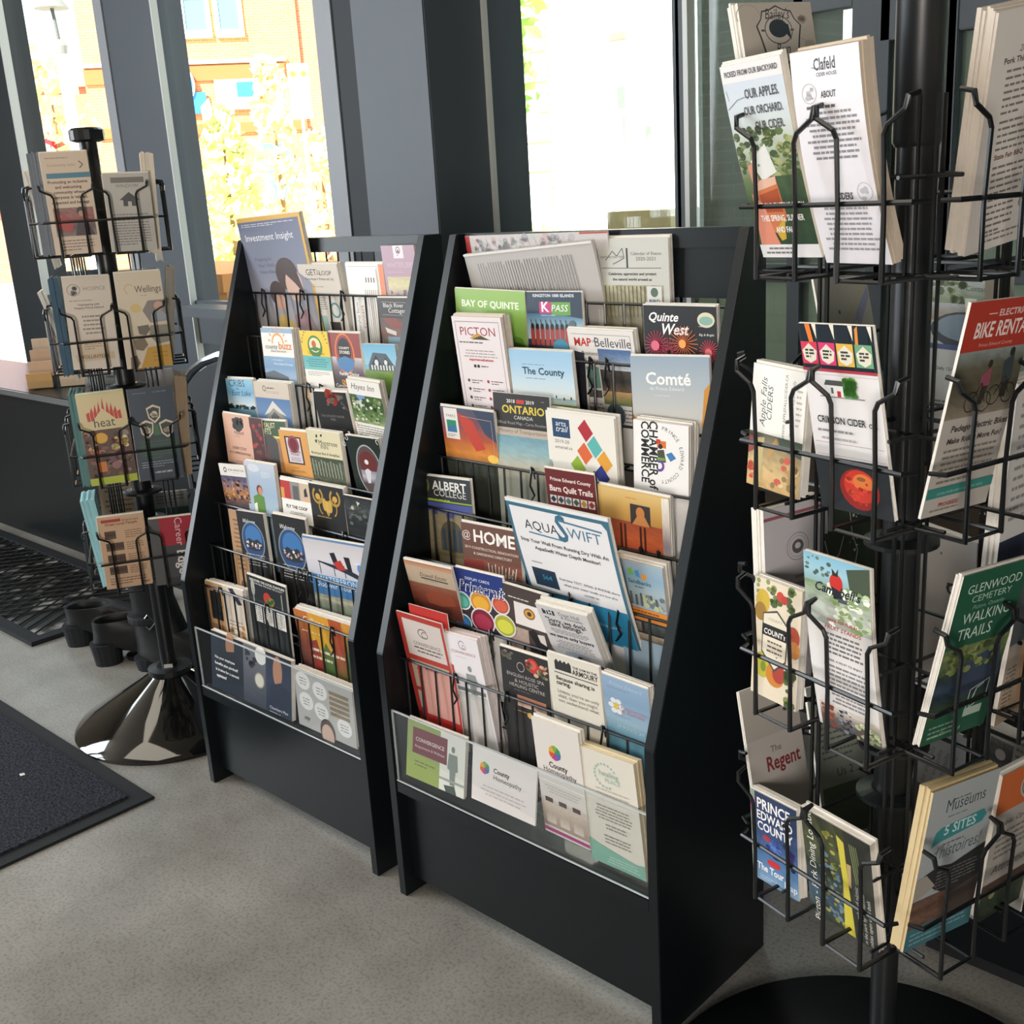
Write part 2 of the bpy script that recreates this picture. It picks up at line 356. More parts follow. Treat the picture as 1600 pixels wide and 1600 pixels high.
for sx in (-0.06, 0.06):
    o.prism([(0.035 * math.cos(a), 0.035 * math.sin(a)) for a in [6.283 * i / 16 for i in range(16)]], lambda p, k, sx=sx: Vector((p[0] + sx, -0.031 - 0.004 * k, p[1] + 2.74)))
o.build('green_marks', gm, ps)
tag(ps, 'white street parking sign with two green circles on a thin pole', 'sign')
pl = empty('planter', at(-58.2, 5.2) + Vector((0, 0, 0)), -HD * 0)
MB().box((-0.55, -0.3, 0), (0.55, 0.3, 0.98)).build('planter_box', mat('orange concrete', 'd59a62', 0.8, 0.2, noise=0.05, scale=6), pl)
MB().box((-0.58, -0.33, 0.98), (0.58, 0.33, 1.05)).build('rim', mat('orange rim', 'cf9058', 0.8, 0.2), pl)
tag(pl, 'orange concrete planter standing on the pavement outside the middle window', 'planter')
# brick return of the entry beyond the door glass, and the pale kerb wall below it
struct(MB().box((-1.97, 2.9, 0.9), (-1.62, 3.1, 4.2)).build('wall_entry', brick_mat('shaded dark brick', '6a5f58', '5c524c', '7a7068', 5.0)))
struct(MB().box((-1.715, 3.4, -0.12), (2.5, 3.6, 4.2)).build('wall_porch', mat('grey green porch wall', '8d9488', 0.8, 0.2, noise=0.12, scale=6)))
struct(MB().box((-1.62, 2.3, 3.3), (2.5, 3.6, 3.45)).build('ceiling_sky_block', mat('grey sky block', '6f7470', 0.8, 0.2)))  # unseen slab added to cut sky light through the door glass
struct(MB().box((-1.80, 2.6, -0.12), (2.5, 2.88, 0.93)).build('wall_kerb', mat('pale kerb stone', 'c9ccb4', 0.8, 0.2, noise=0.12, scale=5)))
op = empty('post_box', (-3.55, 4.83, -0.12)); MB().box((-0.2, -0.15, 0), (0.2, 0.15, 1.16)).build('box_body', mat('olive metal', '7d7450', 0.6, 0.3, noise=0.2, scale=12), op)
tag(op, 'square olive box outside, showing just above the right rack', 'box')

cb = empty('black_cabinet', (0, 0, 0)); tag(cb, 'low black cabinet by the window behind the large spinner', 'cabinet')
MB().box((-0.625, 1.45, 0.04), (0.5, 1.95, 0.5)).build('cabinet_body', M['rack'], cb, bevel=0.003)
MB().box((-0.60, 1.48, 0.0), (0.48, 1.92, 0.04)).build('plinth', M['rubber'], cb)
# ---------------------------------------------------------------- the two wooden brochure racks
RW, RT, RD, RH, RK, RS = 0.5600, 0.0174, 0.2724, 1.11, 0.4573, 0.2331
ZR = [1.087, 1.006, 0.923, 0.841, 0.760, 0.680, 0.600, 0.518, 0.440]
def rail_y(z): return 0.042 + RS / (RH - RK) * (z - RK)
def make_rack(loc, w, label, clips, backpanel):
    t = empty('brochure_rack', loc); tag(t, label, 'brochure rack', 'black wooden brochure racks')
    prof = [(0, 0), (0, RK), (RS, RH), (RD, RH), (RD, 0)]
    for x in (0, w - RT):
        MB().prism(prof, lambda p, k, x=x: Vector((x + RT * k, p[0], p[1]))).build('side_panel', M['rack'], t, bevel=0.0012)
    MB().box((RT, 0.022, 0.03), (w - RT, 0.038, 0.205)).build('kick_panel', M['rack'], t)
    MB().box((RT, 0.002, 0.205), (w - RT, 0.075, 0.226)).build('bottom_shelf', M['rack'], t, bevel=0.0015)
    MB().box((RT, RD - 0.022, 1.083), (w - RT, RD - 0.004, RH)).build('top_board', M['rack'], t, bevel=0.001)
    if backpanel:
        MB().box((RT, RD - 0.016, 1.015), (w - RT, RD - 0.006, 1.083)).build('back_panel', M['rack'], t)
    o = MB(); o.box((RT, 0.006, 0.226), (w - RT, 0.0085, 0.355)); o.box((RT, 0.0085, 0.226), (w - RT, 0.04, 0.2285))
    cf = o.build('clear_front', M['clear'], t)
    MB().box((RT, 0.0055, 0.3545), (w - RT, 0.009, 0.3562)).box((RT, 0.0055, 0.226), (RT + 0.0015, 0.009, 0.355)).box((RT, 0.003, 0.2262), (w - RT, 0.0055, 0.2275)).build('polished_edge', M['edge'], cf)
    n = 15
    for k, z in enumerate(ZR):
        y = rail_y(z); o = MB(); zb = z - 0.155; yb = y + 0.027
        o.tube([(RT, y, z), (w - RT, y, z)], 0.0022)
        o.tube([(RT, y, zb), (w - RT, y, zb)], 0.0018, 5); o.tube([(RT, yb, zb), (w - RT, yb, zb)], 0.0018, 5)
        for i in range(n):
            x = RT + (w - 2 * RT) * (i + 0.5) / n
            o.tube([(x, y - 0.003, z), (x, y - 0.003, zb - 0.003), (x, yb, zb - 0.003)], 0.0019, 5)
        tier = o.build('wire_tier', M['wire'], t)
        for (kk, u) in clips:
            if kk == k:
                c = MB(); yy = y - 0.006
                c.tube([(u, yy + 0.010, z - 0.012), (u - 0.002, yy + 0.009, z + 0.004), (u, yy + 0.002, z + 0.008), (u + 0.003, yy - 0.001, z), (u - 0.002, yy, z - 0.02), (u + 0.006, yy, z - 0.034), (u, yy, z - 0.042), (u - 0.004, yy, z - 0.046)], 0.0016, 5)
                c.build('wire_clip', M['wire'], tier)
    return t
make_rack((-1.9832, 1.0589, 0), 0.5570, 'black wooden brochure rack left of the other rack, facing the room', [(1, 0.062), (1, 0.19), (1, 0.315), (7, 0.33), (7, 0.36), (8, 0.088), (8, 0.25), (8, 0.45), (6, 0.44), (3, 0.26), (3, 0.3)], False)
make_rack((-1.3586, 1.0516, 0), 0.5640, 'black wooden brochure rack on the right, nearer the large wire spinner', [(1, 0.275), (2, 0.31), (2, 0.34), (4, 0.235), (5, 0.46), (5, 0.49), (6, 0.35), (6, 0.44), (7, 0.21), (7, 0.39), (8, 0.15), (8, 0.262), (8, 0.45)], True)

# ---------------------------------------------------------------- the two wire brochure spinners
def spinner_axes(head):
    a = math.radians(head); e = Vector((math.sin(a), math.cos(a), 0)); n = Vector((math.cos(a), -math.sin(a), 0))
    out = {}
    for f in 'FRBL':
        out[f] = (e, n); n, e = e, -n
    return out
def make_spinner(c, head, tiers, label, ztop, rp, rs, D=0.131, hw=0.104, low=0.068, kz=1.0, out=0.0):
    t = empty('brochure_spinner', (c[0], c[1], 0)); tag(t, label, 'brochure spinner', 'black wire brochure spinners')
    AX = spinner_axes(head)
    zb, zt = tiers[-1] - 0.075, tiers[0] + 0.09
    for f in 'FRBL':
        e, n = AX[f]
        def q(u, d, z): return e * u + n * d + Vector((0, 0, z))
        o = MB()
        for u in (-0.057, -0.047, 0.047, 0.057):      # the ladder of upright wires behind the pockets
            o.tube([q(u, 0.068, zb), q(u, 0.068, zt)], 0.0021, 5)
        for z in [x for tz in tiers for x in (tz + 0.02, tz - low)]:
            o.tube([q(-hw, 0.066, z), q(hw, 0.066, z)], 0.0021, 5)
        for z in (tiers[0] + 0.02, tiers[1] + 0.02, tiers[-1] - low):
            o.tube([q(0, 0.066, z), q(0, rp * 0.9, z)], 0.0026, 5)
        o.build('wire_ladder', M['wire'], t)
        for tz in tiers:
            o = MB()
            o.tube([q(-hw - 0.006, D - 0.014, tz), q(-hw, D, tz), q(hw, D, tz), q(hw + 0.006, D - 0.014, tz)], 0.0022)
            for m in (-hw / 2, hw / 2):
                for g in (-1, 1):
                    o.tube([q(m + g * hw * 0.5, D - 0.01 + 0.085 * out, tz + 0.088 * kz), q(m + g * hw * 0.485, D + 0.002 + 0.085 * out, tz + 0.085 * kz), q(m + g * hw * 0.47, D + 0.004 + 0.075 * out, tz + 0.075 * kz), q(m + g * 0.030, D + 0.004 + 0.064 * out, tz + 0.064 * kz), q(m + g * 0.026, D + 0.004 + 0.056 * out, tz + 0.056 * kz), q(m + g * 0.026, D + 0.004, tz - 0.005), q(m + g * 0.026, D + 0.004, tz - low), q(m + g * 0.026, 0.068, tz - low)], 0.0023)
                o.tube([q(m - 0.026, D + 0.002, tz - low), q(m + 0.026, D + 0.002, tz - low)], 0.002, 5)
            o.build('wire_pocket', M['wire'], t)
    o = MB(); o.lathe([(rp, 0.02), (rp, ztop)], (0, 0, 0), 20); o.build('pole', M['pole'], t, smooth=True)
    o = MB(); o.lathe([(rs, zb + 0.05), (rs, zt - 0.02)], (0, 0, 0), 20); o.build('pole_sleeve', M['pole'], t, smooth=True)
    for z in [(a + b) / 2 + 0.005 for a, b in zip(tiers, tiers[1:])][1:] + [tiers[-1] + 0.06]:
        MB().lathe([(rs * 1.1, -0.004), (rs * 2.0, -0.004), (rs * 2.0, 0.001), (rs * 1.15, 0.005)], (0, 0, z), 24).build('collar', M['pole'], t)
    return t
T1 = (1.165, 0.925, 0.685, 0.445); T2 = (1.143, 0.905, 0.667, 0.430)
P1 = (-2.3166, 1.1765); P2 = (-0.4920, 1.0945)
s1 = make_spinner(P1, 28.0, T1, 'black wire brochure spinner on a glossy cone base beside the left rack', 1.335, 0.0185, 0.0215, kz=0.82)
MB().lathe([(0.232, 0.0), (0.234, 0.008), (0.228, 0.016), (0.19, 0.036), (0.05, 0.122), (0.046, 0.126)], (0, 0, 0), 64).build('cone_base', M['gloss'], s1, smooth=True)
MB().lathe([(0.045, 0.122), (0.05, 0.126), (0.05, 0.138), (0.03, 0.141)], (0, 0, 0), 32).build('base_collar', M['pole'], s1)
MB().lathe([(0.024, 1.322), (0.036, 1.326), (0.036, 1.345), (0.03, 1.35)], (0, 0, 0), 20).build('pole_cap', M['pole'], s1)
MB().box((-0.008, -0.0215, 0.141), (0.012, -0.0185, 0.149), Matrix.Rotation(math.radians(50), 4, 'Z')).build('sticker', mat('grey sticker', 'c4c4c0', 0.6, 0.2), s1)
s2 = make_spinner(P2, 105.0, T2, 'large black wire brochure spinner in the right foreground, on a flat disc base', 1.75, 0.0155, 0.0195, out=0.06)
MB().lathe([(0.29, 0.0), (0.292, 0.006), (0.285, 0.012), (0.06, 0.03), (0.03, 0.032)], (0, 0, 0), 64).build('disc_base', M['pole'], s2, smooth=True)
MB().lathe([(0.0205, 1.19), (0.0235, 1.195), (0.0235, 1.75)], (0, 0, 0), 20).build('top_sleeve', M['pole'], s2, smooth=True)
# ---------------------------------------------------------------- printed paper
def paper_mat(name, rough, spec):
    m = bpy.data.materials.new(name); m.use_nodes = True; nt = m.node_tree; b = nt.nodes['Principled BSDF']
    a = nt.nodes.new('ShaderNodeAttribute'); a.attribute_name = 'ink'
    nt.links.new(a.outputs['Color'], b.inputs['Base Color']); b.inputs['Roughness'].default_value = rough; b.inputs['Specular IOR Level'].default_value = spec
    return m
PRINT = paper_mat('printed coated paper', 0.38, 0.4)
_sheet = {}
def sheet(c):
    if c not in _sheet: _sheet[c] = mat('paper ' + c, c, 0.7, 0.2, noise=0.03, scale=150)
    return _sheet[c]

# glyph outlines of the built-in font, once per character
CH = ''.join(chr(i) for i in range(33, 127)) + '\u00e9\u2022'
GL = [{}, {}]
def _glyphs():
    tmp = []
    for b in (0, 1):
        for ch in CH:
            for body in (ch, 'H' + ch + 'H', 'HH'):
                cu = bpy.data.curves.new('g', 'FONT'); cu.body = body; cu.size = 1; cu.resolution_u = 2
                if b and body == ch: cu.offset = 0.022
                o = bpy.data.objects.new('g', cu); C.objects.link(o); tmp.append((b, ch, body, o))
    dg = bpy.context.evaluated_depsgraph_get(); wid = {}
    for b, ch, body, o in tmp:
        me = o.evaluated_get(dg).to_mesh()
        vs_ = [(v.co.x, v.co.y) for v in me.vertices]
        if body == ch and len(body) == 1: GL[b][ch] = [vs_, [tuple(p.vertices) for p in me.polygons], 0]
        else: wid[(b, ch, body)] = max(v[0] for v in vs_) - min(v[0] for v in vs_)
        o.evaluated_get(dg).to_mesh_clear()
    for b in (0, 1):
        for ch in CH: GL[b][ch][2] = wid[(b, ch, 'H' + ch + 'H')] - wid[(b, ch, 'HH')]
    for *_, o in tmp:
        cu = o.data; bpy.data.objects.remove(o); bpy.data.curves.remove(cu)
_glyphs()
def lerp(a, b, t): return tuple(x + (y - x) * t for x, y in zip(a, b))

class Art:
    """a printed cover: x runs 0..1 across, y 0..1 down the sheet"""
    def __init__(s, w, h, bg, seed, vy=(1.0, 1.0), ty=1.0, full=True):
        s.w, s.h, s.vy, s.ty, s.y0 = w, h, vy[0], ty, vy[1] if full else 9.0; s.q = w / (h * s.vy); s.v = []; s.f = []; s.c = []; s.k = 0; s.rnd = random.Random(seed); s.R(0, 0, 1, 1, bg)
    def _p(s, x, y):
        if y >= 0.995: y = 1.0
        elif y > s.y0: y = s.y0 * s.vy + (y - s.y0) * (1 - s.y0 * s.vy) / (1 - s.y0)
        else: y = min(1.0, y * s.vy)
        return ((x - 0.5) * s.w, (1 - y) * s.h)
    def add(s, pts, faces, col):
        z = 0.00006 + s.k * 0.000035; n = len(s.v)
        for i, (x, y) in enumerate(pts):
            s.v.append((x, y, z)); s.c.append(col[i] if isinstance(col, list) else col)
        s.f += [tuple(n + i for i in f) for f in faces]; s.k += 1
    def R(s, x0, y0, x1, y1, c):
        s.add([s._p(x0, y1), s._p(x1, y1), s._p(x1, y0), s._p(x0, y0)], [(0, 1, 2, 3)], hx(c))
    def P(s, c, *q):
        pts = [s._p(q[i], q[i + 1]) for i in range(0, len(q), 2)]
        ar = sum(pts[i - 1][0] * pts[i][1] - pts[i][0] * pts[i - 1][1] for i in range(len(pts)))
        if ar < 0: pts = pts[::-1]
        s.add(pts, [tuple(range(len(pts)))], hx(c))
    def E(s, x, y, rx, ry, c, n=20):
        cx, cy = s._p(x, y); s.add([(cx + rx * s.w * math.cos(6.28319 * i / n), cy + ry * s.w * math.sin(6.28319 * i / n)) for i in range(n)], [tuple(range(n))], hx(c))
    def O(s, x, y, rx, ry, t, c, n=28, a0=0, a1=360):
        cx, cy = s._p(x, y); p = []; full = a1 - a0 >= 360; m = n if full else n + 1
        for i in range(m):
            a = math.radians(a0 + (a1 - a0) * i / n)
            p += [(cx + rx * s.w * math.cos(a), cy + ry * s.w * math.sin(a)), (cx + (rx - t) * s.w * math.cos(a), cy + (ry - t) * s.w * math.sin(a))]
        s.add(p, [(2 * i + 1, 2 * i, (2 * i + 2) % (2 * m), (2 * i + 3) % (2 * m)) for i in range(n)], hx(c))
    def Ln(s, c, t, *q):
        for i in range(0, len(q) - 2, 2):
            a, b = Vector(s._p(q[i], q[i + 1])), Vector(s._p(q[i + 2], q[i + 3])); d = (b - a)
            if d.length < 1e-6: continue
            m = Vector((-d.y, d.x)).normalized() * t * s.w / 2
            s.add([tuple(a - m), tuple(b - m), tuple(b + m), tuple(a + m)], [(0, 1, 2, 3)], hx(c)); s.k -= 1
        s.k += 1
    def T(s, txt, x, y, wd, c, b=0, al='c', ys=1.0, sh=0.0, rot=0.0):
        """txt spans wd of the sheet width; x, y = anchor on the baseline"""
        if abs(rot) > 45: wd *= 0.4 + 0.6 * s.ty; ys /= 0.5 + 0.5 * s.ty
        else: ys = max(0.88, ys * s.ty)
        G_ = GL[b]; adv = [0.30 if ch == ' ' else (G_[ch][2] if ch in G_ else 0.3) for ch in txt]; tot = sum(adv) or 1
        k = wd * s.w / tot; cx, cy = s._p(x, y); off = {'c': -tot / 2, 'l': 0, 'r': -tot}[al]; ca, sa = math.cos(math.radians(rot)), math.sin(math.radians(rot)); pos = off
        pts = []; fs = []
        for ch, a in zip(txt, adv):
            if ch in G_:
                n = len(pts)
                for gx, gy in G_[ch][0]:
                    X = (gx + pos + gy * sh) * k; Y = gy * k * ys
                    pts.append((cx + X * ca - Y * sa, cy + X * sa + Y * ca))
                fs += [tuple(n + i for i in f) for f in G_[ch][1]]
            pos += a
        if pts: s.add(pts, fs, hx(c))
    def Arc(s, txt, x, y, r, size, a0, a1, c, b=0):
        for i, ch in enumerate(txt):
            a = a0 + (a1 - a0) * i / max(1, len(txt) - 1)
            if ch in GL[b]:
                s.T(ch, x + r * math.cos(math.radians(a)), y - r * math.sin(math.radians(a)) * s.q, size * GL[b][ch][2], c, b, rot=a - 90); s.k -= 1
        s.k += 1
    def G(s, x0, y0, x1, y1, cols, noise=0.0, nx=6, ny=12):
        """vertical gradient through cols with mottling, for printed photographs"""
        if noise: nx, ny = max(nx, 12), max(ny, 16)
        cc = [hx(c) for c in cols]; pts = []; col = []
        for j in range(ny + 1):
            t = j / ny * (len(cc) - 1); i0 = min(int(t), len(cc) - 2) if len(cc) > 1 else 0
            base = lerp(cc[i0], cc[i0 + 1], t - i0) if len(cc) > 1 else cc[0]
            for i in range(nx + 1):
                jx = (s.rnd.random() - .5) * 0.7 / nx if 0 < i < nx and noise else 0; jy = (s.rnd.random() - .5) * 0.7 / ny if 0 < j < ny and noise else 0
                pts.append(s._p(x0 + (x1 - x0) * (i / nx + jx), y0 + (y1 - y0) * (j / ny + jy)))
                q = 1 + noise * s.rnd.uniform(-1, 1); col.append(tuple(max(0, min(1, v * q)) for v in base[:3]) + (1,))
        s.add(pts, [(j * (nx + 1) + i, (j + 1) * (nx + 1) + i, (j + 1) * (nx + 1) + i + 1, j * (nx + 1) + i + 1) for j in range(ny) for i in range(nx)], col)
    def S(s, x0, y0, x1, y1, cols, n=40, r=0.04):
        """scattered small shapes: leaves, lights, petals"""
        for i in range(n):
            x, y = s.rnd.uniform(x0, x1), s.rnd.uniform(y0, y1); q = r * s.rnd.uniform(0.5, 1.3)
            s.E(min(max(x, x0 + q), x1 - q), y, q, q * s.rnd.uniform(0.5, 1), s.rnd.choice(cols), 7); s.k -= 1
        s.k += 1
    def L(s, x0, y0, x1, n, dy, c, th=0.35, ctr=0):
        """lines of print too small to read"""
        for i in range(n):
            a, b = x0, x1
            if ctr: q = s.rnd.uniform(0, 0.14) * (x1 - x0); a, b = x0 + q, x1 - q
            elif i == n - 1: b = x0 + (x1 - x0) * 0.6
            x = a
            while x < b - 0.01:
                e = min(b, x + s.rnd.uniform(0.03, 0.11)); s.R(x, y0 + i * dy, e, y0 + i * dy + dy * th, c); s.k -= 1; x = e + 0.014
        s.k += 1

def slab_mesh(name, w, h, t, bow, m, art=None):
    """a sheet or booklet of thickness t, its front at z = 0 and its print on the front, bowed by bow"""
    bm = bmesh.new(); lay = bm.verts.layers.float_color.new('ink') if art is not None else None
    def add(v, f, c, mi):
        V = [bm.verts.new(p) for p in v]
        if lay is not None:
            for q, cc in zip(V, c): q[lay] = cc
        for ff in f:
            try: bm.faces.new([V[i] for i in ff]).material_index = mi
            except ValueError: pass
    if art is None or not isinstance(art, tuple):
        x, z0 = w / 2, -t
        add([(-x, 0, z0), (x, 0, z0), (x, h, z0), (-x, h, z0), (-x, 0, 0), (x, 0, 0), (x, h, 0), (-x, h, 0)],
            [(3, 2, 1, 0), (4, 5, 6, 7), (0, 1, 5, 4), (1, 2, 6, 5), (2, 3, 7, 6), (3, 0, 4, 7)], [(.8, .8, .8, 1)] * 8, 0)
        if art is not None: add(art.v, art.f, art.c, 1)
    else:
        add(art[0].v, art[0].f, art[0].c, 0)
    if abs(bow) > 1e-6:
        for i in range(1, 9):
            g = list(bm.verts) + list(bm.edges) + list(bm.faces)
            bmesh.ops.bisect_plane(bm, geom=g, plane_co=(0, h * i / 9, 0), plane_no=(0, 1, 0), dist=1e-7)
        for v in bm.verts:
            q = v.co.y / h; v.co.z += bow * 4 * q * (1 - q)
    me = bpy.data.meshes.new(name); bm.to_mesh(me); bm.free()
    for q in m: me.materials.append(q)
    return me

COUNT = 0
def put(key, pose, kind, cat, label, short, bg, draw, paper='e4dfd6', bow=0.0, parts=None):
    """one printed thing in its pocket, and the copies stacked behind it"""
    global COUNT; COUNT += 1
    bx, by, bz, ex0, ex1, ex2, ey0, ey1, ey2, w, h, t, n = pose[:13]; ty = {'R': 0.68, 'F': 0.82}.get(pose[13] if len(pose) > 13 else 'S', 1.0)
    ex, ey = Vector((ex0, ex1, ex2)).normalized(), Vector((ey0, ey1, ey2)); nz = ex.cross(ey).normalized(); ey = nz.cross(ex)
    w, h, t = w / 1000, h / 1000, t / 1000; tf = t / (n + 1)
    Mx = Matrix(((ex.x, ey.x, nz.x, bx), (ex.y, ey.y, nz.y, by), (ex.z, ey.z, nz.z, bz), (0, 0, 0, 1)))
    a = Art(w, h, bg, COUNT, VY.get(key, (1.0, 1.0)), ty if key in VY else 1.0, len(pose) < 14 or pose[13] != 'R')
    if draw: draw(a)
    grp = None
    if parts is None: parts = kind in ('magazine', 'guidebook', 'booklet')
    if parts:
        o = bpy.data.objects.new(kind, None); C.objects.link(o); o.matrix_world = Mx; o.empty_display_size = 0.02
        link('pages', slab_mesh('pages', w * 0.994, h * 0.995, tf, bow / 1000, (sheet(paper),)), o)
        link('cover', slab_mesh('cover', w, h, tf, bow / 1000, (PRINT,), (a,)), o)
    else:
        o = link(kind, slab_mesh(kind, w, h, tf, bow / 1000, (sheet(paper), PRINT), a)); o.matrix_world = Mx
    tag(o, label, cat)
    if n and short:
        r = random.Random(COUNT * 7); me = slab_mesh(kind + '_copy', w, h, tf * 0.96, bow / 1000, (sheet(paper),))
        for i in range(n):
            c = link(kind, me)
            c.matrix_world = Mx @ Matrix.Translation((r.uniform(-0.0012, 0.0012), r.uniform(-0.001, 0.0035), -(i + 1) * tf)) @ Matrix.Rotation(r.uniform(-0.006, 0.006), 4, 'Z')
            tag(c, 'plain edged copy stacked behind ' + short, cat, 'copies behind ' + short)
    return o
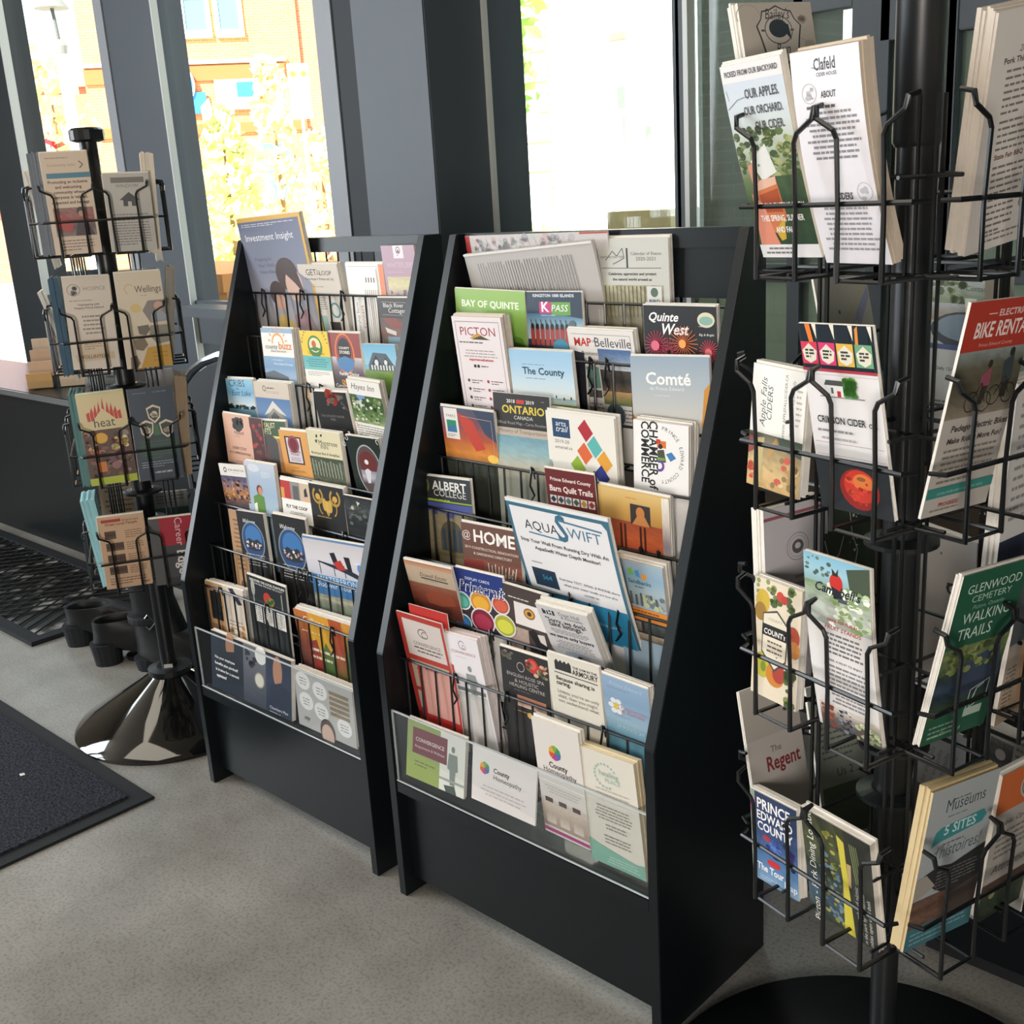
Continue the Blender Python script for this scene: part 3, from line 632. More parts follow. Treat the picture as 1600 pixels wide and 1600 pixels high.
POSE={
'invest':(-1.8546,1.3138,0.8801,0.9993,-0.0048,0.0384,-0.0387,-0.1023,0.9940,212,276,8.0,3,'R'),
'getloop':(-1.7329,1.3214,0.8486,0.9998,-0.0161,0.0064,-0.0085,-0.1290,0.9916,124,216,16.0,4,'R'),
'orange_strip':(-1.6013,1.3083,0.8485,0.9999,-0.0116,0.0003,-0.0008,-0.0467,0.9989,107,216,14.0,5,'R'),
'mauve':(-1.5008,1.3076,0.9043,0.9998,-0.0193,0.0093,-0.0105,-0.0657,0.9978,89,190,6.0,1,'R'),
'black_river':(-1.4902,1.2782,0.7921,0.9997,-0.0171,0.0157,-0.0166,-0.0532,0.9984,84,216,6.0,2,'R'),
'buzz':(-1.8130,1.2412,0.7303,0.9999,0.0040,0.0143,-0.0143,0.0068,0.9999,102,216,20.0,6,'R'),
'yellow_hol':(-1.6877,1.2473,0.7312,0.9998,-0.0145,0.0134,-0.0141,-0.0484,0.9987,86,216,3.0,0,'R'),
'stores':(-1.6032,1.2455,0.7306,0.9999,-0.0063,0.0142,-0.0144,-0.0317,0.9994,94,216,14.0,4,'R'),
'blue_house':(-1.5004,1.2485,0.7157,0.9995,-0.0110,0.0306,-0.0311,-0.0524,0.9981,90,216,8.0,3,'R'),
'cribs':(-1.9150,1.2142,0.6302,0.9991,0.0109,0.0417,-0.0416,-0.0090,0.9991,101,216,10.0,3,'R'),
'gable':(-1.8058,1.2146,0.6304,0.9997,0.0123,0.0205,-0.0203,-0.0126,0.9997,112,216,16.0,5,'R'),
'rose':(-1.6058,1.2276,0.6306,0.9988,-0.0106,0.0486,-0.0494,-0.1118,0.9925,98,216,20.0,6,'R'),
'garden':(-1.5124,1.2291,0.6604,0.9994,-0.0228,-0.0246,0.0206,-0.1583,0.9872,91,216,14.0,4,'R'),
'peach':(-1.9018,1.1840,0.5650,1.0000,-0.0017,0.0035,-0.0035,0.0038,1.0000,96,216,6.0,2,'R'),
'redleaf':(-1.8302,1.1849,0.5646,0.9995,-0.0231,0.0218,-0.0219,-0.0038,0.9998,45,216,2.0,0,'R'),
'lofts':(-1.7743,1.1819,0.5634,0.9983,0.0038,0.0587,-0.0588,0.0222,0.9980,95,216,6.0,2,'R'),
'amber':(-1.7018,1.1912,0.5526,0.9990,-0.0095,0.0433,-0.0438,-0.0530,0.9976,88,216,10.0,3,'R'),
'cream':(-1.6139,1.1897,0.5614,0.9999,-0.0014,0.0169,-0.0170,-0.0447,0.9989,100,216,10.0,4,'R'),
'space':(-1.4894,1.1992,0.5671,0.9995,-0.0202,0.0257,-0.0281,-0.1297,0.9912,93,216,8.0,2,'R'),
'harvest':(-1.8764,1.1597,0.4726,0.9976,0.0061,0.0695,-0.0693,-0.0294,0.9972,92,216,3.0,0,'R'),
'skygirl':(-1.7955,1.1545,0.4849,0.9998,0.0072,0.0208,-0.0209,0.0119,0.9997,100,216,8.0,3,'R'),
'coop':(-1.6848,1.1526,0.4663,0.9997,0.0006,0.0227,-0.0227,0.0242,0.9994,92,216,4.0,1,'R'),
'filigree':(-1.5869,1.1574,0.4690,0.9998,-0.0041,0.0217,-0.0217,-0.0117,0.9997,101,216,12.0,3,'R'),
'nightphoto':(-1.4920,1.1604,0.4614,0.9996,-0.0122,0.0256,-0.0260,-0.0322,0.9991,85,216,5.0,2,'R'),
'tan_letter':(-1.8520,1.1240,0.4245,0.9994,-0.0072,0.0331,-0.0329,0.0282,0.9991,52,180,2.0,0,'R'),
'welcome_a':(-1.7936,1.1252,0.3936,0.9979,0.0052,0.0641,-0.0642,0.0116,0.9979,93,216,8.0,2,'R'),
'welcome_b':(-1.6699,1.1269,0.4050,0.9994,0.0072,0.0347,-0.0347,-0.0030,0.9994,103,216,8.0,2,'R'),
'chairs_mag':(-1.5275,1.1356,0.3401,0.9978,-0.0032,0.0656,-0.0657,-0.0505,0.9966,182,260,6.0,2,'R'),
'dining':(-1.7392,1.0987,0.2926,0.9998,-0.0015,-0.0178,0.0178,0.0003,0.9998,127,200,5.0,1,'R'),
'tanstack':(-1.8855,1.0950,0.2504,0.9995,0.0198,0.0242,-0.0246,0.0193,0.9995,134,200,22.0,6,'R'),
'autumn':(-1.5626,1.1136,0.2426,0.9996,-0.0071,0.0270,-0.0275,-0.0749,0.9968,171,216,22.0,6,'R'),
'insurance':(-1.7891,1.0645,0.2365,0.9993,0.0315,-0.0193,0.0158,0.1084,0.9940,262,120,10.0,4,'R'),
'bubbles':(-1.5551,1.0735,0.2340,0.9999,0.0133,-0.0017,0.0015,0.0140,0.9999,169,114,18.0,6,'R'),
'newspaper':(-1.1681,1.3297,0.8134,0.9974,-0.0219,0.0682,-0.0711,-0.1840,0.9803,273,280,5.0,0,'R'),
'calendar':(-0.9937,1.2968,0.8828,1.0000,-0.0042,0.0022,-0.0023,-0.0261,0.9997,130,216,10.0,4,'R'),
'lime':(-1.2588,1.2669,0.7954,0.9997,0.0005,-0.0234,0.0234,-0.0233,0.9995,154,230,4.0,1,'R'),
'kpass':(-1.1177,1.2648,0.8081,0.9999,-0.0001,0.0146,-0.0146,-0.0076,0.9999,111,216,6.0,2,'R'),
'citymap':(-1.0286,1.2887,0.7585,0.9998,-0.0202,0.0025,-0.0054,-0.1487,0.9889,124,216,14.0,4,'R'),
'fireworks':(-0.8911,1.2683,0.7933,0.9999,-0.0089,0.0048,-0.0051,-0.0336,0.9994,121,216,8.0,4,'R'),
'picton':(-1.2427,1.2416,0.7737,1.0000,0.0012,0.0073,-0.0072,-0.1039,0.9946,108,216,20.0,6,'R'),
'bluesky':(-1.1192,1.2430,0.7262,0.9999,-0.0095,0.0130,-0.0137,-0.0724,0.9973,128,216,8.0,4,'R'),
'comte':(-0.8838,1.2334,0.7283,0.9991,-0.0029,0.0416,-0.0415,0.0111,0.9991,131,216,6.0,2,'R'),
'sunset':(-1.2589,1.2167,0.6310,1.0000,0.0041,-0.0044,0.0047,-0.0858,0.9963,120,216,6.0,2,'R'),
'roadmap':(-1.1427,1.2058,0.6372,1.0000,0.0023,0.0090,-0.0090,-0.0012,1.0000,116,240,4.0,0,'R'),
'squares':(-1.0275,1.2124,0.6433,0.9999,-0.0146,-0.0057,0.0049,-0.0565,0.9984,130,216,16.0,5,'R'),
'chamber':(-0.8892,1.2043,0.6425,0.9999,-0.0077,-0.0084,0.0085,0.0128,0.9999,93,216,22.0,6,'R'),
'castle':(-1.2920,1.1732,0.4933,0.9991,0.0156,0.0405,-0.0408,0.0208,0.9990,123,240,6.0,3,'R'),
'quilt':(-1.0209,1.1854,0.5655,0.9998,-0.0149,0.0116,-0.0127,-0.0715,0.9974,95,216,4.0,1,'R'),
'chairs_photo':(-0.9161,1.1846,0.5517,0.9997,-0.0181,-0.0191,0.0180,-0.0571,0.9982,124,216,10.0,3,'R'),
'brownmag':(-1.1686,1.1478,0.4785,0.9997,0.0035,0.0232,-0.0232,0.0068,0.9997,126,200,8.0,3,'R'),
'water':(-0.9905,1.1845,0.4814,0.9985,-0.0543,0.0060,-0.0216,-0.2908,0.9566,200,279,4.0,2,'R'),
'people':(-0.8814,1.1672,0.4654,0.9993,-0.0365,-0.0018,-0.0032,-0.1362,0.9907,88,216,20.0,4,'R'),
'peachcow':(-1.2642,1.1397,0.3994,0.9991,-0.0101,0.0411,-0.0422,-0.1701,0.9845,114,216,6.0,2,'R'),
'paint':(-1.1636,1.1264,0.4004,0.9998,-0.0016,0.0223,-0.0223,-0.0601,0.9979,104,216,4.0,1,'R'),
'goose':(-1.0741,1.1287,0.3933,0.9996,-0.0242,-0.0151,0.0133,-0.0742,0.9972,91,216,6.0,1,'R'),
'sorry':(-0.9674,1.1598,0.4005,0.9969,-0.0632,0.0463,-0.0645,-0.3270,0.9428,102,216,18.0,5,'R'),
'redfolder_b':(-1.2561,1.0971,0.3285,0.9996,-0.0144,0.0253,-0.0260,-0.0502,0.9984,92,216,2.0,0,'R'),
'redfolder':(-1.2723,1.1108,0.3010,0.9997,-0.0153,0.0201,-0.0221,-0.1382,0.9902,110,230,3.0,0,'R'),
'figure':(-1.1743,1.1065,0.3014,0.9981,-0.0238,0.0576,-0.0598,-0.1076,0.9924,76,216,22.0,8,'R'),
'rosedark':(-1.0575,1.0942,0.3022,1.0000,-0.0058,0.0065,-0.0066,-0.0199,0.9998,98,216,8.0,2,'R'),
'armoury':(-0.9562,1.1000,0.3198,0.9997,-0.0193,0.0137,-0.0150,-0.0705,0.9974,98,216,5.0,1,'R'),
'blueflower':(-0.8679,1.1047,0.3139,0.9991,-0.0388,-0.0159,0.0118,-0.1036,0.9945,82,216,12.0,5,'R'),
'green_card':(-1.2448,1.0542,0.2486,0.9998,0.0209,0.0051,-0.0084,0.1621,0.9867,135,100,8.0,2,'R'),
'rainbow_card':(-1.0930,1.0579,0.2570,0.9999,0.0133,-0.0036,0.0018,0.1313,0.9913,134,92,3.0,0,'R'),
'rainbow_tall':(-0.9753,1.0744,0.2452,0.9998,-0.0208,0.0057,-0.0073,-0.0794,0.9968,90,195,14.0,5,'R'),
'wave':(-0.8798,1.0749,0.2350,0.9993,-0.0177,0.0323,-0.0335,-0.0763,0.9965,99,187,18.0,4,'R'),
'chevron':(-2.2367,1.0804,1.1019,0.4700,0.8827,0.0029,0.0026,-0.0047,1.0000,89,197,10.0,3,'S'),
'houseform':(-2.1873,1.1768,1.1002,0.4640,0.8857,-0.0188,0.0357,0.0026,0.9994,89,153,10.0,3,'S'),
'hospice':(-2.2340,1.0774,0.8682,0.4705,0.8821,-0.0239,-0.0423,0.0496,0.9979,92,188,10.0,3,'S'),
'hexagon':(-2.1878,1.1727,0.8593,0.4678,0.8838,-0.0050,0.0086,0.0010,1.0000,92,198,10.0,3,'S'),
'flame':(-2.2352,1.0761,0.6207,0.4657,0.8848,0.0151,-0.0481,0.0083,0.9988,95,196,14.0,3,'S'),
'shields':(-2.1870,1.1614,0.6173,0.4702,0.8826,-0.0014,-0.0713,0.0396,0.9967,93,199,4.0,1,'S'),
'fourphoto':(-2.2400,1.0749,0.3841,0.4594,0.8882,-0.0117,0.0157,0.0051,0.9999,96,164,10.0,3,'S'),
'career':(-2.1933,1.1639,0.3748,0.4941,0.8693,-0.0165,0.0225,0.0062,0.9997,91,154,5.0,1,'S'),
'apples':(-0.5911,1.0339,1.0907,0.9608,-0.2768,0.0165,-0.0942,-0.2701,0.9582,83,194,10.0,3,'F'),
'about':(-0.5075,1.0120,1.0862,0.9672,-0.2538,-0.0034,-0.0658,-0.2636,0.9624,80,198,20.0,4,'F'),
'falls':(-0.6042,1.0193,0.8465,0.9575,-0.2853,-0.0421,0.0526,0.0290,0.9982,80,133,14.0,4,'F'),
'crimson':(-0.4969,1.0033,0.8422,0.9671,-0.2526,0.0309,-0.0736,-0.1613,0.9841,92,194,3.0,1,'F'),
'cider_fruit':(-0.6001,1.0167,0.6016,0.9616,-0.2744,0.0054,0.0126,0.0636,0.9979,72,139,12.0,4,'F'),
'orchard':(-0.4974,1.0019,0.5963,0.9701,-0.2426,0.0022,-0.0366,-0.1373,0.9898,85,206,5.0,2,'F'),
'blue_berry':(-0.5966,1.0207,0.3567,0.9727,-0.2294,0.0345,-0.0376,-0.0089,0.9993,73,118,14.0,4,'F'),
'picnic':(-0.4996,1.0032,0.3536,0.9694,-0.2454,-0.0060,-0.0312,-0.1475,0.9886,97,144,12.0,3,'F'),
'bbq_doc':(-0.4125,1.1139,1.0958,0.3080,0.9392,0.1517,0.1743,-0.2125,0.9615,105,212,24.0,6,'F'),
'bike':(-0.4117,1.0295,0.8518,0.2287,0.9730,-0.0303,0.1839,-0.0126,0.9829,100,206,3.0,0,'F'),
'white_bundle':(-0.3854,1.1566,0.7538,0.2484,0.9655,0.0776,0.0867,-0.1020,0.9910,101,220,18.0,5,'F'),
'walking':(-0.4087,1.0471,0.6061,0.2882,0.9573,-0.0239,0.1939,-0.0339,0.9804,97,197,8.0,3,'F'),
'access':(-0.3857,1.1947,0.5858,0.3169,0.9317,0.1775,0.1731,-0.2408,0.9550,103,203,5.0,1,'F'),
'museums':(-0.4068,1.0298,0.3730,0.2666,0.9615,-0.0672,0.1086,0.0394,0.9933,106,195,18.0,4,'F'),
'orange_top':(-0.3798,1.1536,0.3537,0.2658,0.9635,0.0309,0.1157,-0.0637,0.9912,102,201,10.0,3,'F'),
'badge':(-0.6124,1.0951,1.1454,0.2504,0.9673,0.0403,-0.1890,0.0080,0.9820,103,200,14.0,4,'F'),
'mapcard':(-0.5731,1.1858,0.8497,0.2550,0.9669,0.0017,-0.2393,0.0614,0.9690,85,216,3.0,0,'F'),
'university':(-0.6095,1.0910,0.5970,0.2579,0.9661,0.0078,-0.0487,0.0049,0.9988,92,216,20.0,5,'F'),
'trailmap':(-0.5853,1.1749,0.5839,0.2620,0.9650,-0.0130,-0.0562,0.0287,0.9980,88,216,4.0,1,'F'),
'redtitle':(-0.6066,1.0731,0.3754,0.2615,0.9652,0.0041,-0.1901,0.0473,0.9806,89,216,4.0,1,'F'),
'letterdoc':(-0.5661,1.1746,0.3449,0.2941,0.9538,-0.0621,-0.2419,0.1372,0.9605,108,216,4.0,1,'F'),
'wine':(-0.4773,1.2152,0.8264,0.9653,-0.2608,-0.0097,-0.0049,-0.0552,0.9985,94,230,10.0,3,'F'),
'snow':(-0.4950,1.2271,0.5559,0.9593,-0.2733,-0.0714,0.0417,-0.1131,0.9927,78,216,8.0,3,'F'),
'barley':(-0.4067,1.1997,0.5868,0.9637,-0.2659,-0.0237,-0.0023,-0.0970,0.9953,84,216,6.0,2,'F'),
'script_doc':(-0.4921,1.1949,0.3032,0.9656,-0.2596,-0.0128,0.0510,0.1411,0.9887,82,216,3.0,0,'F'),
'portrait_doc':(-0.4055,1.1867,0.3400,0.9598,-0.2753,-0.0556,0.0681,0.0360,0.9970,75,216,3.0,0,'F'),
'health':(-2.4449,1.1821,0.6300,0.4710,0.8816,-0.0299,0.0125,0.0273,0.9996,78,200,6.0,1,'S'),
'blankwhite':(-2.3910,1.2834,0.6239,0.4694,0.8828,-0.0169,0.0061,0.0158,0.9999,85,200,6.0,1,'S'),
'greyblue':(-2.4430,1.1859,0.8594,0.4696,0.8829,-0.0011,-0.0001,0.0013,1.0000,76,200,6.0,1,'S'),
'palecard':(-2.3899,1.2856,0.8529,0.4693,0.8830,0.0077,-0.0047,-0.0062,1.0000,81,200,5.0,1,'S'),
'textsheet':(-2.4478,1.1765,0.3685,0.4719,0.8811,-0.0299,0.0118,0.0276,0.9996,84,200,4.0,0,'S'),
'tealback':(-2.3944,1.2769,0.3320,0.4704,0.8818,-0.0337,0.0139,0.0308,0.9994,80,200,4.0,0,'S'),
'redmap':(-1.1797,1.3121,0.8599,0.9998,-0.0159,0.0080,-0.0099,-0.1258,0.9920,298,250,3.0,0,'R'),
}
VY={'nightphoto':(0.45,1),'fireworks':(0.49,0.37),'comte':(0.54,0.33),'bluesky':(0.55,0.31),'lime':(0.73,0.17),'kpass':(0.53,0.26),'citymap':(0.69,0.17),'picton':(0.72,0.19),'calendar':(0.65,0.23),'sunset':(0.58,0.42),'roadmap':(0.58,0.21),'squares':(0.50,0.52),'chamber':(0.45,0.48),'castle':(0.66,0.20),'quilt':(0.62,0.25),'chairs_photo':(0.49,0.46),'brownmag':(0.62,0.23),'water':(0.81,0.20),'people':(0.59,0.26),'peachcow':(0.42,0.27),'paint':(0.51,0.33),'goose':(0.52,0.35),'sorry':(0.44,0.29),'figure':(0.53,0.27),'rosedark':(0.52,0.38),'armoury':(0.49,0.23),'blueflower':(0.45,0.46),'invest':(1.13,0.14),'getloop':(0.65,0.15),'mauve':(0.72,0.28),'black_river':(0.54,0.22),'buzz':(0.45,0.41),'yellow_hol':(0.40,0.33),'stores':(0.48,0.36),'blue_house':(0.34,0.62),'cribs':(0.50,0.31),'gable':(0.54,0.26),'rose':(0.44,0.26),'garden':(0.59,0.21),'peach':(0.55,0.68),'lofts':(0.45,0.32),'amber':(0.41,0.72),'cream':(0.44,0.27),'space':(0.46,0.62),'harvest':(0.43,0.26),'skygirl':(0.43,0.60),'coop':(0.38,0.68),'filigree':(0.44,0.22),'welcome_a':(0.53,0.50),'welcome_b':(0.60,0.50),'chairs_mag':(0.49,0.56),'dining':(0.47,0.10),'tanstack':(0.63,0.62),'autumn':(0.60,0.17),'insurance':(1.08,0.60),'about':(0.77,0.27),'apples':(0.85,0.20),'crimson':(0.77,0.48),'bike':(0.85,0.62),'walking':(0.91,0.32),'cider_fruit':(0.88,0.53),'orchard':(0.73,0.26),'wine':(0.70,0.46),'university':(0.89,0.27),'badge':(0.68,0.20),'barley':(0.43,0.28),'snow':(0.51,0.62)}
def c(key, kind, cat, label, short, bg, draw, **k): return put(key, POSE[key], kind, cat, label, short, bg, draw, **k)
W = 'f0ece6'; K = '1c1c1e'; GR = '8a8680'
# ---- left rack
c('invest', 'magazine', 'magazine', 'blue grey magazine with a yellow edge, mother and child on the cover', 'the blue grey mother and child magazine', 'd9a93c', lambda a: (
    a.G(0, .025, .965, 1, ['5d6480', '7c8298', '9b9dab', 'b9b0ae', 'a58d86']), a.L(.06, .04, .9, 2, .012, 'c9ccd6'), a.T('Investment Insight', .46, .145, .76, 'e9e9ee'),
    a.T('Preparing for', .3, .27, .27, '4a4d63', al='c'), a.T("Your Child's", .33, .31, .27, '4a4d63'), a.T('Future Education', .38, .35, .36, '4a4d63'),
    a.E(.62, .36, .17, .15, '4a3a38'), a.E(.7, .43, .13, .15, 'd9b5a4'), a.P('4a3a38', .47, .33, .6, .26, .76, .31, .84, .5, .72, .42, .6, .36, .52, .5), a.E(.41, .48, .12, .12, '45342f'), a.E(.43, .53, .09, .08, 'c99f8c'),
    a.P('c9ab62', .22, .75, .4, .6, .62, .68, .62, 1, .2, 1), a.P('a8868c', .6, .62, .82, .58, .95, .75, .95, 1, .6, 1)))
c('getloop', 'booklet', 'brochure', 'cream brochure with thin black title letters and a teal ring, on the top tier', 'the cream brochure with thin title letters', 'd9d0c4', lambda a: (
    a.T('GET', .32, .15, .28, K), a.T('IN', .5, .15, .08, K, ys=.7), a.T('the', .5, .1, .06, K), a.T('LOOP', .68, .15, .3, K), a.T('Shop local + Prince ed. cty', .5, .215, .72, '5a564f'), a.L(.14, .3, .86, 1, .02, '8b857c'),
    a.O(.75, .62, .12, .12, .03, '4f8f98'), a.R(.2, .7, .5, .95, '9db8b2'), a.L(.2, .42, .55, 8, .03, '8b857c'), a.R(.55, .78, .8, .98, '3b3330')))
c('orange_strip', 'leaflet', 'leaflet', 'white leaflet of sideways print with an orange strip down its right edge', 'the white leaflet with an orange edge strip', W, lambda a: (
    a.R(.87, .01, 1, 1, 'e08a5e'), a.Ln('b9b0a6', .008, .06, .03, .84, .03, .84, .98), a.T('membership form', .22, .5, .7, '6a655e', rot=90), a.T('contact', .36, .45, .4, 'a06a5a', rot=90),
    [a.R(.5 + i * .07, .12, .53 + i * .07, .16, '77726a') for i in range(4)], [a.Ln('9a948a', .012, .46 + i * .055, .22, .46 + i * .055, .95) for i in range(7)], a.R(.8, .05, .82, .95, 'c9b7aa')))
c('mauve', 'leaflet', 'leaflet', 'mauve leaflet with a white crest label at the top right of its rack', 'the mauve leaflet with the white crest label', 'b79aaa', lambda a: (
    a.R(.36, 0, .66, .16, 'e6dde0'), a.O(.51, .06, .07, .07, .02, '8a7480'), a.P('8a7480', .45, .09, .51, .04, .57, .09), a.L(.46, .12, .58, 1, .02, '8a7480'), a.T('WHITEFLIERS', .52, .275, .82, 'd6c2cc', ys=1.5), a.L(.12, .33, .9, 1, .02, 'cfb8c2'),
    a.G(.08, .39, .98, .62, ['c9bd9a', 'd6cfa4', 'b7a9a4'], .08), a.S(.1, .56, .95, .64, ['9a8aa0', 'b0a090'], 20, .05)))
c('black_river', 'leaflet', 'leaflet', 'charcoal cottage leaflet with two lines of white lettering', 'the charcoal cottage leaflet', '4a4848', lambda a: (
    a.Ln('a9a6a2', .008, .12, .06, .92, .07), a.T('Black River', .5, .14, .66, 'e4e2de'), a.T('Cottages', .6, .22, .56, 'e4e2de'), a.Ln('a9a6a2', .008, .12, .25, .92, .26),
    a.G(0, .3, 1, 1, ['5a5250', '7f5f56', '6a7a70', '8a5a44'], .15), a.P('8a4f48', .08, .3, .55, .3, .85, .46, .4, .44), a.P('d4ccc4', .15, .44, .5, .5, .48, .56, .2, .52), a.R(.2, .58, .6, .74, '7d97a6')))
c('buzz', 'leaflet', 'leaflet', 'white and blue leaflet with an orange half sun logo', 'the white and blue half sun leaflet', 'e9e6e0', lambda a: (
    a.R(0, 0, 1, .09, '88a6c2'), a.O(.52, .3, .2, .2, .045, 'e39a3c', 20, 0, 180), [a.Ln('e39a3c', .03, .52 + .24 * math.cos(q), .3 - .24 * math.sin(q) * a.q, .52 + .31 * math.cos(q), .3 - .31 * math.sin(q) * a.q) for q in [.2, .65, 1.1, 1.57, 2.04, 2.5, 2.94]],
    a.T('county', .3, .405, .4, '4a4540'), a.T('buzz', .74, .405, .42, 'd98a2c', 1), a.T('bikes and more', .52, .47, .5, '7a756e'), a.G(0, .56, 1, 1, ['7fa0c0', '6f93b8', '9ab2c6']), a.L(.3, .62, .85, 1, .03, 'd8e2ea'), a.T('Prince Edward County', .62, .72, .6, 'e8eef2'), a.P('4f5a62', 0, .9, .3, .84, .75, .95, .8, 1, 0, 1)))
c('yellow_hol', 'leaflet', 'leaflet', 'yellow leaflet with arched green lettering and a teal panel', 'the yellow leaflet', 'f0c62e', lambda a: (
    a.Arc('Country Holidays', .5, .36, .44, .11, 165, 15, '2f6a34', 1), a.E(.5, .33, .26, .24, '3f7f3c'), a.E(.5, .3, .2, .16, 'f2dfa4'), a.E(.47, .28, .08, .08, 'c45a44'), a.P('3f7f3c', .28, .38, .5, .33, .74, .38, .5, .44), a.T('Tour our County', .5, .5, .6, '8a6a1c'), a.G(0, .54, 1, .84, ['5fb0b4', '7cbcba']), a.L(.1, .6, .92, 4, .05, '2f7f88', ctr=1), a.R(0, .84, 1, 1, 'ece8e0'), a.L(.1, .88, .9, 3, .035, '9a948a')))
c('stores', 'leaflet', 'leaflet', 'brick red leaflet with a black badge over a camp fire picture', 'the brick red badge leaflet', '8f3f38', lambda a: (
    a.G(0, .42, 1, 1, ['cfc6c4', '7a6a72', '3d3236', '2a2226'], .06), a.E(.5, .36, .3, .4, 'e07a34'), a.E(.5, .34, .26, .34, '8f3f38'), a.E(.5, .3, .2, .24, '1f1c1c'), a.T('COUNTY', .5, .28, .32, 'f0e6da', 1), a.T('STORES', .5, .36, .32, 'f0e6da', 1), a.P('4f7fae', .22, .46, .5, .4, .78, .46, .72, .62, .5, .7, .28, .62), a.T('Family Dining', .56, .74, .6, 'f2ece4', 1), a.S(.3, .84, .65, .92, ['f2a23c', 'f6c86a', 'd9542c'], 14, .05), a.T('Camping', .3, .96, .4, 'f0e6da')))
c('blue_house', 'leaflet', 'leaflet', 'leaflet showing a grey gabled house on a lawn under blue sky', 'the gabled house on a lawn leaflet', '7fb6d0', lambda a: (
    a.G(0, 0, 1, .5, ['6fb0d2', '9cc8da']), a.G(0, .62, 1, 1, ['7d9a4a', '6f8f3e', '5f7a36'], .12), a.P('56626a', .12, .5, .3, .2, .7, .22, .9, .5, .9, .64, .12, .64), a.P('2f3a40', .22, .5, .38, .26, .52, .5), a.P('3c474d', .55, .48, .66, .3, .78, .48), [a.R(.2 + i * .09, .5, .24 + i * .09, .62, 'e6e4dc') for i in range(8)], a.E(.38, .44, .06, .06, 'dfe4e4'), a.E(.66, .43, .05, .05, 'dfe4e4')))
c('cribs', 'leaflet', 'leaflet', 'sky blue leaflet with hand drawn black lettering over a treeline', 'the sky blue hand lettered leaflet', '8fbcd2', lambda a: (
    a.G(0, 0, 1, .5, ['8cc0d8', '6fa9cc', 'cfd8d8']), a.T('CRIBS', .46, .14, .56, '23303a', ys=1.3), a.T('on', .46, .2, .1, '23303a'), a.T('East Lake', .56, .31, .66, '1f3c5c', sh=.25, ys=1.3), a.S(0, .5, 1, .58, ['22303a', '2a3a34'], 40, .05), a.G(0, .56, 1, 1, ['5a7d8a', '7fa2ae'])))
c('gable', 'leaflet', 'leaflet', 'beige topped leaflet with an upward view of a pale gable on blue', 'the beige topped gable leaflet', 'cdbfae', lambda a: (
    a.O(.3, .1, .05, .05, .014, '3c342c'), a.L(.38, .08, .72, 1, .03, '3c342c', .6), a.L(.3, .14, .75, 2, .025, 'a09484', ctr=1), a.G(0, .26, 1, 1, ['4f74a6', '6f8fb6', '8da0b4']), a.P('d9d4c8', .2, .56, .5, .3, .86, .54, .5, .46), a.P('9a958a', .28, .56, .5, .42, .8, .56, .78, .8, .3, .8), a.P('5c5f60', .4, .56, .52, .48, .64, .56, .62, .76, .42, .76), [a.R(.3 + i * .08, .58, .32 + i * .08, .8, 'cfcabe') for i in range(7)]))
c('rose', 'leaflet', 'leaflet', 'thick black leaflet with a red rose at its top', 'the black leaflet with the red rose', '1e1c1d', lambda a: (
    a.S(.35, .03, .8, .2, ['b23a36', 'c9574c', '8f2a2a'], 16, .1), a.S(.28, .05, .9, .3, ['5a5a4a', '777064'], 10, .05), a.P('4a4640', .78, .18, .82, .16, .98, .34, .95, .36), a.T('THE COUNTRY HOUSE', .45, .5, .7, '8a857e'), a.T('INN', .45, .57, .15, '8a857e'), a.L(.2, .72, .85, 2, .03, '6a655e', ctr=1), a.E(.5, .9, .2, .12, '6a6f8a')))
c('garden', 'leaflet', 'leaflet', 'white topped leaflet with thin script over a green garden picture', 'the white topped garden leaflet', W, lambda a: (
    a.T('Hayes Inn', .46, .13, .72, '4a4642', sh=.3, ys=1.4), a.G(0, .21, 1, .62, ['4f6a3c', '3c5630', '5f7a48', '8aa06a'], .35), a.P('7f9fd0', .2, .21, .5, .21, .36, .34), a.S(.05, .25, .95, .6, ['2f4a28', '7f9a5a', 'b9c49a', 'e6e6da'], 60, .05), a.P('cfd4d0', .24, .3, .36, .28, .3, .42), a.R(0, .62, 1, 1, W), a.L(.06, .66, .94, 8, .035, '7a756e'), a.R(.04, .63, .08, .7, 'e0a0a0')))
c('peach', 'leaflet', 'leaflet', 'plain peach pink leaflet with a small black tree', 'the peach pink leaflet with a tree', 'd9ab94', lambda a: (
    a.E(.54, .16, .19, .15, '33302c', 14), a.S(.33, .07, .75, .26, ['33302c', '2a2824'], 24, .06), a.P('33302c', .5, .2, .57, .2, .6, .29, .48, .29), a.T('Hayloft', .54, .335, .36, '4a423c', sh=.3), a.L(.32, .37, .76, 1, .02, '8a7466'), a.T('FARM STAY', .5, .6, .52, '3c2f28', ys=1.3), a.T('ACCOMMODATION', .5, .68, .78, '3c2f28', ys=1.3), a.L(.3, .8, .75, 1, .02, '8a7466')))
c('redleaf', 'leaflet', 'leaflet', 'narrow dark red leaflet with crimson leaves beside the peach one', None, '4a1f22', lambda a: (
    a.S(0.05, .05, .95, .9, ['8f2a2c', 'a83a34', '5a2024', '6f4a3a'], 40, .12)))
c('lofts', 'leaflet', 'leaflet', 'forest green leaflet with a yellow line and a dark doorway', 'the forest green doorway leaflet', '2f4a26', lambda a: (
    a.T('LOYALIST', .06, .14, .58, 'e6dfa8', al='l', ys=1.7), a.T('LOFTS', .06, .27, .42, 'e6dfa8', al='l', ys=1.7), a.R(0, .3, 1, .345, 'cfd05a'), a.G(0, .345, 1, 1, ['a07a5a', '8f6848', 'b07a4a'], .12), a.R(.12, .46, .66, 1, '3c3a38'), a.E(.39, .47, .27, .2, '3c3a38'), a.R(.2, .5, .36, 1, '4f3430')))
